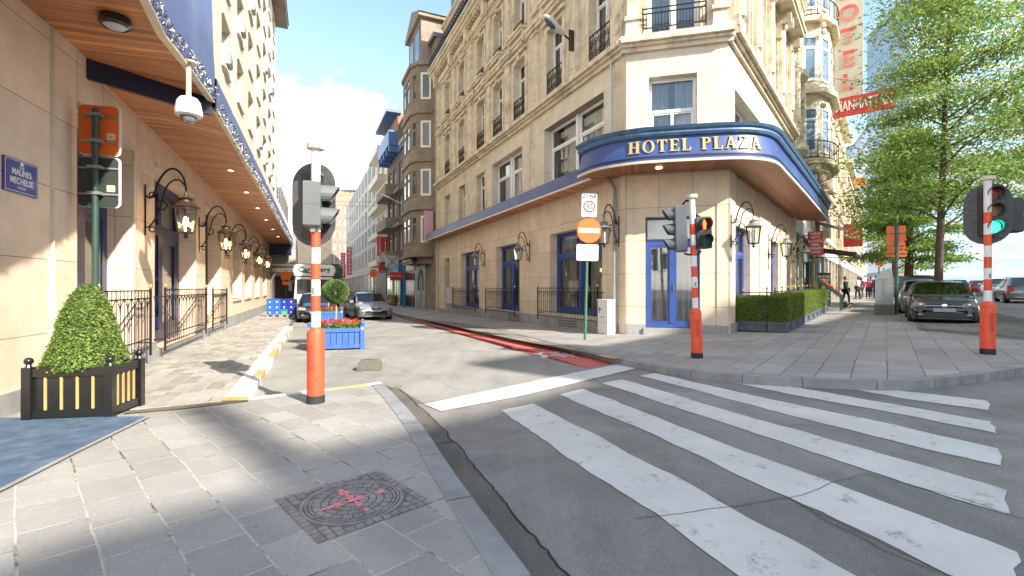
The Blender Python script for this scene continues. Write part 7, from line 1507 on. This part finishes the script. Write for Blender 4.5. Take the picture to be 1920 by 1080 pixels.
# ---------------------------------------------------------------- vehicles: forward is -y, origin on the ground at the centre
def car_paint(name, col): return pm(name, col, .28, .35, var=.03, coat=.8)
def make_car(label, M, paint, L_=4.0, W_=1.7, H_=1.46, hood=.98, belt=.95, style='hatch', grp=None, face='bar'):
    r = thing('parked_car', label, 'car', M, grp); y0 = -L_/2; hw = W_/2; b = MB()
    # stations: y, top height at the centre line, width factor at shoulder, sill height
    st = [(0,.48,.62,.34),(.03,.62,.8,.24),(.12,.74,.9,.2),(.35,.82,.97,.18),(.8,hood-.08,1,.18),(1.05,hood,1,.18),(1.5,belt+.0,1,.17),(2.2,belt+.02,1,.17),(L_-.9,belt+.05,1,.18),(L_-.35,belt+.04,.98,.2),(L_-.08,belt-.02,.93,.24),(L_,.7,.85,.3)]
    rings = []
    for s, zt, wf, zs in st:
        w_ = hw*wf; prof = [(0,zt),(w_*.55,zt-.012),(w_*.82,zt-.045),(w_*.94,zt-.11),(w_*1.0,zt*.62+.08),(w_*.985,zs+.16),(w_*.93,zs),(w_*.5,zs-.02),(0,zs-.02)]
        rings.append([b.P((x, y0+s, z)) for x, z in prof]+[b.P((-x, y0+s, z)) for x, z in prof[-2:0:-1]])
    n = len(rings[0])
    for p, q in zip(rings, rings[1:]):
        for k in range(n): b.face((p[k], p[(k+1) % n], q[(k+1) % n], q[k]))
    b.face(rings[0][::-1]); b.face(rings[-1]); body = b.build('body', paint, r, smooth=50)
    # greenhouse
    yA, yB = y0+1.02, y0+1.75; yC, yD = (y0+L_-.75, y0+L_-.12) if style != 'sedan' else (y0+L_-1.3, y0+L_-.6)
    zb = belt-.03; wb, wt = hw*.93, hw*.70; zr = H_
    b = MB(); cols = [-1, -.6, 0, .6, 1]; rows = [(yB-.02, zr-.075, wt*.99), (yB+.18, zr-.02, wt), (yB+.7, zr, wt), (yC-.3, zr-.02, wt), (yC+.12, zr-.085, wt*.97)]; G_ = []
    for y, z, w_ in rows: G_.append([b.P((c*w_, y+(abs(c)**2)*.06*(1 if y < 0 else -1), z-.05*abs(c)**3)) for c in cols])
    for p, q in zip(G_, G_[1:]):
        for k in range(4): b.face((p[k], p[k+1], q[k+1], q[k]))
    b.build('roof', paint, r, smooth=60)
    b = MB(); fb = (yA, hood-.02, wb*.93); ft = (yB-.0, zr-.08, wt); rb_ = (yD, zb+.02, wb*.92); rt = (yC+.1, zr-.09, wt*.97)
    for s in (-1, 1):
        b.bar((s*fb[2], fb[0], fb[1]), (s*ft[2], ft[0]+.06, ft[1]-.04), .06, .05); b.bar((s*rb_[2], rb_[0], rb_[1]), (s*rt[2], rt[0]-.05, rt[1]-.04), .13, .1); b.bar((s*wt, yB+.05, zr-.1), (s*wt*.98, yC+.05, zr-.13), .05, .05)
        ym = (yB+yC)/2+.1; b.bar((s*wb*.995, ym, zb), (s*wt*1.0, ym, zr-.1), .07, .03)
    b.bar((-fb[2], fb[0], fb[1]), (fb[2], fb[0], fb[1]), .05, .04); b.build('pillar', paint, r)
    b = MB(); b.poly([(-fb[2], fb[0]+.02, fb[1]), (fb[2], fb[0]+.02, fb[1]), (ft[2]*.98, ft[0]+.04, ft[1]), (-ft[2]*.98, ft[0]+.04, ft[1])]); b.build('windscreen', M_['carglass'], r, smooth=0)
    b = MB(); b.poly([(-rb_[2], rb_[0]-.03, rb_[1]), (rb_[2], rb_[0]-.03, rb_[1]), (rt[2], rt[0]-.04, rt[1]), (-rt[2], rt[0]-.04, rt[1])]); b.build('rear_window', M_['dglass'], r, smooth=0)
    for s in (-1, 1): b = MB(); b.poly([(s*wb*.99, yA+.15, zb), (s*wb*.99, yD-.1, zb), (s*wt*.99, yC+.02, zr-.12), (s*wt*.99, yB+.1, zr-.12)]); b.build('side_window', M_['dglass'], r, smooth=0)
    b = MB(); b.box(-wb*.85, wb*.85, yA+.2, yC, zb-.3, zb-.02); [b.box(x-.22, x+.22, yB+.2, yB+.32, zb-.1, zb+.38) for x in (-.36, .36)]; b.tube([(.36+.17*math.cos(t*math.pi/6), yB-.1, zb+.06+.17*math.sin(t*math.pi/6)) for t in range(12)], .015, 5, True); b.build('interior', M_['trim'], r)
    # wheels
    rw = .31
    for s in (-1, 1):
        for yy in (y0+.78, y0+L_-.72):
            b = MB(); b.T = Matrix.Translation((s*(hw-.1), yy, rw)) @ Matrix.Rotation(R(90)*s, 4, 'Y'); b.lathe([(.1,-.1),(rw-.04,-.1),(rw,-.07),(rw,.08),(rw-.03,.105),(.2,.108)], n=22); w_ = b.build('tyre', M_['rubber'], r)
            b = MB(); b.T = Matrix.Translation((s*(hw-.1), yy, rw)) @ Matrix.Rotation(R(90)*s, 4, 'Y'); b.lathe([(.205,.09),(.2,.108),(.17,.095),(.05,.11),(.01,.115)], n=20)
            b.build('rim', M_['rim'], w_, WM[r.name]); b = MB(); b.T = Matrix.Translation((s*(hw-.1), yy, rw)) @ Matrix.Rotation(R(90)*s, 4, 'Y')
            for k in range(7): a = 2*math.pi*k/7; b.bar((.08*math.cos(a+.3), .08*math.sin(a+.3), .108), (.17*math.cos(a+.3), .17*math.sin(a+.3), .106), .035, .012)
            b.build('spoke_gap', M_['trim'], w_, WM[r.name])
            b = MB(); b.T = Matrix.Translation((s*(hw-.015), yy, rw+.015)) @ Matrix.Rotation(R(90)*s, 4, 'Y'); b.lathe([(rw+.05,-.2),(rw+.05,.0155),(rw-.02,.0165)], n=24); b.build('wheel_arch', M_['trim'], r)
    # front face
    for s in (-1, 1):
        b = MB()
        b.prism([(s*.42*W_/1.7,.6),(s*.72*W_/1.7,.6),(s*.785*W_/1.7,.69),(s*.70*W_/1.7,.755),(s*.42*W_/1.7,.70)], y0+.03, y0+.34); h_ = b.build('headlight', M_['lampg'], r)
        b = MB(); b.ball((s*.56*W_/1.7, y0+.04, .665), .055, 10, 6); b.build('reflector', M_['chrome'], h_, WM[r.name])
        b = MB(); b.box(*sorted((s*.42, s*.62)), y0-.0, y0+.1, .33, .40); b.build('fog_lamp', M_['lampg'], r)
        b = MB(); b.box(*sorted((s*(hw-.02), s*(hw+.17))), yA+.28, yA+.4, zb+.0, zb+.14); b.build('mirror', paint, r)
        b = MB(); b.prism([(s*hw*.62,.66),(s*hw*.92,.66),(s*hw*.93,.88),(s*hw*.66,.88)], y0+L_-.12, y0+L_+.012); b.build('tail_light', M_['signred'], r)
        b = MB(); b.box(*sorted((s*(hw+.0), s*(hw+.012))), y0+1.9, y0+2.06, belt-.2, belt-.17); b.build('door_handle', M_['trim'] if face == 'bar' else paint, r)
    b = MB()
    if face == 'bar': b.box(-.42, .42, y0-.006, y0+.06, .60, .67); b.box(-.5, .5, y0-.02, y0+.06, .28, .42)
    else: b.slab([(-.26,y0-.01),(.26,y0-.01),(.24,y0+.1),(-.24,y0+.1)], .57, .66); b.box(-.6, .6, y0-.012, y0+.06, .26, .36)
    b.build('grille', M_['trim'], r)
    b = MB(); b.box(-.44, .44, y0-.012, y0-.006, .632, .642); b.build('chrome_strip', M_['chrome'], r)
    b = MB(); b.T = Matrix.Translation((0, y0-.008, .635)) @ Matrix.Rotation(R(90), 4, 'X'); b.lathe([(.065,-.01),(.062,.012),(.05,.014)], n=18, ry=1 if face == 'bar' else .5); bd = b.build('badge', M_['chrome'], r)
    if face == 'bar':
        b = MB(); pts = [(-.036,.04),(0,-.042),(.036,.04)]; b.tube([(x, y0-.025, .635+z) for x, z in ((-.04,.025),(-.016,-.038),(0,0),(.016,-.038),(.04,.025))], .005, 4); b.build('emblem', M_['navy'], bd, WM[r.name])
    b = MB(); b.box(-.26, .26, y0-.03, y0-.02, .45, .56); b.build('number_plate', M_['plate'], r)
    b = MB(); b.box(-.26, .26, y0+L_+.0, y0+L_+.015, .5, .6); b.build('number_plate', M_['plate'], r)
    b = MB(); b.box(-.62, .62, y0-.018, y0+.05, .225, .262); b.build('bumper_trim', paint, r)
    return r
grey = car_paint('dark_grey_car_paint', (.04, .043, .05)); silv = car_paint('silver_car_paint', (.25, .255, .265)); blk = car_paint('black_car_paint', (.02, .022, .03)); champ = car_paint('champagne_car_paint', (.28, .26, .22)); wht = car_paint('white_car_paint', (.7, .7, .7)); dred = car_paint('dark_red_car_paint', (.3, .03, .03)); bluec = car_paint('dark_blue_car_paint', (.03, .05, .14))
gp_ = 'cars parked along the boulevard'
c0 = at(1772, 612); fwd = -dB; back_ = dB
def carpos(u, v, half, dirv, off=0): p = at(u, v, off); q = Vector(p[:2])+dirv*half; return q
av_ = math.atan2(-dB.x, dB.y)     # rotate so that local +y runs along dB (nose towards us)
q = carpos(1771, 613.5, 2.0, dB); carM = lambda q, a, off=0: frame(q.x, q.y, G(q.x, q.y)+off, a)
vw = make_car('dark grey hatchback parked nearest behind the right traffic light', carM(q, av_), grey, 3.97, 1.7, 1.46, grp=gp_)
q2 = q+dB*5.0-Vector((.7855,-.6188))*.15; make_car('champagne small car parked behind the dark grey hatchback', carM(q2, av_), champ, 3.9, 1.68, 1.52, grp=gp_)
q3 = q+dB*10.2-Vector((.7855,-.6188))*.1; make_car('tall dark car with roof rails, third in the parked row', carM(q3, av_), blk, 4.3, 1.8, 1.75, hood=1.05, belt=1.02, grp=gp_)
for k, (l, m_) in enumerate((('dark red car far down the parked row', dred), ('white car far down the parked row past the red one', wht), ('dark blue car at the far end of the parked row', bluec))): qq = q+dB*(21+k*5.6); make_car(l, carM(qq, av_), m_, 4.1, 1.72, 1.5, grp=gp_)
nB = Vector((.7855, -.6188)); gq = 'cars queuing on the boulevard'
pr_ = at(1908, 569); base = Vector(pr_[:2])+dB*.8+nB*.4
make_car('silver estate car in the boulevard traffic at the right edge', carM(base+dB*1.3, av_+math.pi), silv, 4.4, 1.75, 1.55, grp=gq)
for k, (dd, oo, m_, l) in enumerate(((13, -2.0, bluec, 'dark blue car with red tail lights in the boulevard traffic'), (18, 1.2, wht, 'white car in the middle of the boulevard traffic'), (25, -1.8, silv, 'silver car in the farther boulevard traffic'), (31, 1.5, dred, 'red car in the farther boulevard traffic'), (38, -1.5, wht, 'white car at the head of the boulevard traffic'), (44, 1.5, blk, 'black car at the head of the boulevard traffic'))):
    make_car(l, carM(base+dB*dd+nB*oo, av_+math.pi), m_, 4.2, 1.75, 1.5, grp=gq)
q = base+dB*22-nB*4.6; r = thing('taxi_van', 'yellow and white van roof showing behind the parked hatchback', 'van', carM(q, av_)); b = MB(); b.prism([(-.9,.3),(.9,.3),(.92,1.3),(.8,2.05),(-.8,2.05),(-.92,1.3)], -2.3, 2.3); b.build('body', M_['whitew'], r); b = MB(); b.box(-.7,.7,-1.2,1.4,2.05,2.2); b.build('roof_sign', M_['goldp'], r); b = MB(); b.box(-.8,.8,-2.32,-2.3,1.2,1.9); b.build('windscreen', M_['dglass'], r)
for s in (-1, 1):
    for yy in (-1.5, 1.4): b = MB(); b.T = Matrix.Translation((s*.85, yy, .33)) @ Matrix.Rotation(R(90)*s, 4, 'Y'); b.lathe([(.1,-.1),(.33,-.1),(.33,.1),(.1,.1)], n=14); b.build('wheel', M_['rubber'], r)
# side street vehicles
aA = math.atan2(-dA.x, dA.y)
q = carpos(699, 601, 2.25, dA); sv = make_car('silver estate car driving up the side street towards the crossing', carM(q, aA+.08), silv, 4.5, 1.82, 1.44, hood=.95, belt=.92, face='oval'); sv['category'] = 'car'
b = MB(); [b.bar((s*.56, -.55, 1.47), (s*.56, 1.5, 1.45), .03) for s in (-1, 1)]; b.build('roof_rail', M_['trim'], sv)
q = carpos(592, 605, 2.0, dL); make_car('black hatchback parked behind the farther blue planter', carM(q, math.atan2(-dL.x, dL.y)), blk, 4.0, 1.7, 1.42, face='oval')
# delivery truck
p = at(588, 596); q = Vector((X(589, 29), 29)); T0 = carM(q, math.atan2(-dL.x, dL.y)-.1); tr_ = thing('delivery_truck', 'white and green beer delivery truck parked behind the black car', 'truck', T0)
W2 = 1.14; b = MB(); b.prism([(-W2,.5),(W2,.5),(W2,1.0),(W2*.98,1.2),(W2*.9,2.35),(-W2*.9,2.35),(-W2*.98,1.2),(-W2,1.0)], 0, 1.7); b.build('cab', M_['whitew'], tr_)
b = MB(); b.box(-W2*.86, W2*.86, -.02, 0, 1.3, 2.2); b.build('windscreen', M_['dglass'], tr_); b = MB(); b.box(-1.27, 1.27, 1.75, 7.5, .7, 3.2); b.build('cargo_box', pm('truck_green', (.015, .13, .06), .45), tr_)
b = MB(); [b.box(s*1.27-.04, s*1.27+.04, 1.71, 1.78, .7, 3.22) for s in (-1, 1)]; b.box(-1.3,1.3,1.7,1.78,3.16,3.24); b.build('box_frame', M_['dgreen'], tr_)
b = MB(); b.prism([(-1.08,2.42),(1.08,2.42),(1.2,2.75),(1.1,3.05),(.95,3.12),(-.95,3.12),(-1.1,3.05),(-1.2,2.75)], .05, 1.5); df = b.build('air_deflector', M_['white'], tr_); b = MB(); b.add(text_mb('Carlsberg', .44, .02, 1.05, .008), TR(0, .03, 2.8)); b.tube([(-.75,.03,2.66),(-.3,.03,2.6),(.1,.03,2.62),(.3,.03,2.7)], [.008,.03,.025,.006], 5); b.build('lettering', M_['dgreen'], df, WM[tr_.name], smooth=0)
b = MB(); b.box(-.9,.9,-.03,.0,.62,.85); b.box(-.6,.6,-.03,.0,.95,1.1); b.build('grille', M_['trim'], tr_)
for s in (-1, 1):
    b = MB(); b.box(*sorted((s*.7, s*1.05)), -.04, .0, .62, .78); b.build('headlight', M_['lampg'], tr_); b = MB(); b.bar((s*1.1,.1,2.1), (s*1.35,.0,2.1), .04); b.box(*sorted((s*1.25, s*1.42)), -.08, .02, 1.5, 2.05); b.build('mirror', M_['trim'], tr_)
    for yy in (.8, 5.8): b = MB(); b.T = Matrix.Translation((s*.98, yy, .45)) @ Matrix.Rotation(R(90)*s, 4, 'Y'); b.lathe([(.15,-.14),(.45,-.14),(.45,.14),(.15,.14)], n=18); b.build('wheel', M_['rubber'], tr_)
# ---------------------------------------------------------------- people
def person(label, M, top, bottom, hair=(.05,.03,.02), h=1.72, stride=.16, turn=0, arms=.06, skirt=False, bulk=1.0, bag=None):
    r = thing('person', label, 'person', M @ Matrix.Scale(h/1.75, 4)); s_ = stride
    J = {'pel': (0,0,.95), 'spi': (0,.01,1.15), 'chs': (0,.0,1.36), 'nck': (0,.0,1.5), 'hd': (0,-.02,1.58), 'hd2': (0,-.025,1.66), 'hd3': (0,-.01,1.73)}
    for k, s in (('l', -1), ('r', 1)):
        f = s*s_; J.update({'hip'+k: (s*.1,0,.9), 'kn'+k: (s*.1,-f*.55-.03,.5), 'an'+k: (s*.1,-f+.05*(s > 0),.09), 'to'+k: (s*.11,-f-.14,.035), 'sh'+k: (s*.19,0,1.42), 'el'+k: (s*(.24+arms),f*.3+.02,1.14), 'wr'+k: (s*(.25+arms*.6),f*.7-.06,.9), 'hn'+k: (s*(.25+arms*.5),f*.75-.08,.82), 'f1'+k: (s*(.24+arms*.5),f*.75-.1,.75)})
        for q in range(4): J['g%d%s' % (q, k)] = (s*(.25+arms*.5), f*.75-.12+.02*q, .755-.008*(q in (0, 3)))
        J['th'+k] = (s*(.21+arms*.5), f*.75-.12, .8)
    E_ = [('pel','spi'),('spi','chs'),('chs','nck'),('nck','hd'),('hd','hd2'),('hd2','hd3')]
    for k in 'lr': E_ += [('pel','hip'+k),('hip'+k,'kn'+k),('kn'+k,'an'+k),('an'+k,'to'+k),('chs','sh'+k),('sh'+k,'el'+k),('el'+k,'wr'+k),('wr'+k,'hn'+k),('hn'+k,'th'+k)]+[('hn'+k,'g%d%s' % (q, k)) for q in range(4)]
    Rd = {'pel': .145, 'spi': .13, 'chs': .15, 'nck': .06, 'hd': .075, 'hd2': .098, 'hd3': .07, 'hip': .1, 'kn': .06, 'an': .042, 'to': .035, 'sh': .07, 'el': .045, 'wr': .028, 'hn': .032, 'th': .01, 'f1': .01, 'g0': .009, 'g1': .009, 'g2': .009, 'g3': .009}
    def skin(names, edges, scale, name, mat, off=0, root='pel', sub=1):
        names = [n for n in names]; idx = {n: i for i, n in enumerate(names)}; me = bpy.data.meshes.new(name); me.from_pydata([J[n] for n in names], [(idx[a], idx[c]) for a, c in edges], [])
        ob = bpy.data.objects.new('tmp', me); COL.objects.link(ob); md = ob.modifiers.new('s', 'SKIN'); sv_ = me.skin_vertices[0].data
        for n in names: q = Rd.get(n, Rd.get(n[:-1], .05))*scale+off; w_ = q*(1.25*bulk if n in ('pel', 'spi', 'chs') else 1); sv_[idx[n]].radius = (w_, q*(.8 if n in ('spi', 'chs', 'pel') else 1)); sv_[idx[n]].use_root = (n == root)
        ob.modifiers.new('u', 'SUBSURF').levels = sub; dg = bpy.context.evaluated_depsgraph_get(); m2 = bpy.data.meshes.new_from_object(ob.evaluated_get(dg)); bpy.data.objects.remove(ob); m2.name = name; m2.materials.clear(); m2.materials.append(mat)
        m2.polygons.foreach_set('use_smooth', [True]*len(m2.polygons)); o = bpy.data.objects.new(name, m2); link(o, r, WM[r.name]); return o
    used = sorted({n for e in E_ for n in e}); skin(used, E_, .92, 'body', SKIN)
    tn = ['pel','spi','chs','shl','shr','ell','elr','wrl','wrr']; skin(tn, [('pel','spi'),('spi','chs'),('chs','shl'),('chs','shr'),('shl','ell'),('shr','elr'),('ell','wrl'),('elr','wrr')], 1.0, 'jacket', pm('cloth_top', top, .85, var=.15, vs=6), .018, 'chs')
    bn = ['pel','hipl','hipr','knl','knr','anl','anr']; skin(bn, [('pel','hipl'),('pel','hipr'),('hipl','knl'),('hipr','knr'),('knl','anl'),('knr','anr')], 1.0, 'trousers', pm('cloth_bottom', bottom, .85, var=.15, vs=6), .014)
    b = MB()
    for k in 'lr': a = J['an'+k]; b.tube([(a[0], a[1]+.05, .04), (a[0], a[1]-.05, .045), (a[0], a[1]-.2, .035)], [.045, .052, .035], 8)
    b.build('shoe', M_['black'], r); b = MB(); b.lathe([(.07, 1.64), (.107, 1.68), (.105, 1.74), (.075, 1.79), (.01, 1.81)], (0, .018, 0), 12); b.tube([(0,.075,1.7),(0,.085,1.62),(0,.07,1.56)], [.07,.06,.03], 8); b.build('hair', pm('hair', hair, .7), r)
    b = MB(); b.tube([(0,-.118,1.675),(0,-.138,1.645)], [.01,.018], 6); b.box(-.05,-.022,-.118,-.108,1.675,1.688); b.box(.022,.05,-.118,-.108,1.675,1.688); b.box(-.025,.025,-.112,-.104,1.6,1.608); [b.ball((s*.1,-.0,1.66), .02, 6, 4, 1.5) for s in (-1, 1)]; b.build('face_features', pm('darker_skin', (.38, .2, .14), .6), r)
    if bag: b = MB(); b.slab([(.2,-.14),(.36,-.14),(.38,.14),(.18,.14)], .78, 1.05); b.tube([(.28,-.1,1.05),(.2,0,1.45),(.28,.1,1.05)], .012, 5); b.build('bag', pm('bag_cloth', bag, .8), r)
    return r
def ppos(u, v, a): p = at(u, v, .12); return frame(p.x, p.y, p.z, a)
person('person in a dark suit with pale scarf walking nearest on the boulevard pavement', ppos(1586, 570, R(40)), (.03,.035,.06), (.02,.022,.035), (.35,.22,.12), 1.68, .2, bag=(.02,.02,.02))
person('person in a white top and black trousers carrying a bag, left of the pink one', ppos(1609, 561, R(215)), (.62,.62,.6), (.02,.02,.025), h=1.72, stride=.16, bag=(.05,.05,.06))
person('person in a bright pink top and dark trousers with hands on hips', ppos(1628, 560, R(150)), (.85,.10,.22), (.03,.03,.035), (.3,.18,.08), 1.62, .1, arms=.12, bulk=1.1)
person('person in dark clothes close behind the one in white', ppos(1614, 558, R(160)), (.04,.04,.05), (.04,.04,.05), h=1.66, stride=.14)
person('person in a pale blue-white shirt and grey trousers beside the grey cabinet', ppos(1651, 560, R(200)), (.6,.65,.72), (.08,.08,.09), h=1.74, stride=.15)
person('person in a navy jacket walking left of the one in the pale shirt', ppos(1643, 560, R(170)), (.03,.035,.08), (.07,.07,.08), h=1.76, stride=.15)
person('person in dark purple clothes behind the pink top', ppos(1632, 556, R(150)), (.06,.03,.12), (.04,.04,.05), h=1.75, stride=.1, bulk=1.15)
person('distant person in dark red jacket on the side street', ppos(654, 562, R(180)), (.18,.03,.04), (.02,.02,.02), h=1.75, stride=.18)
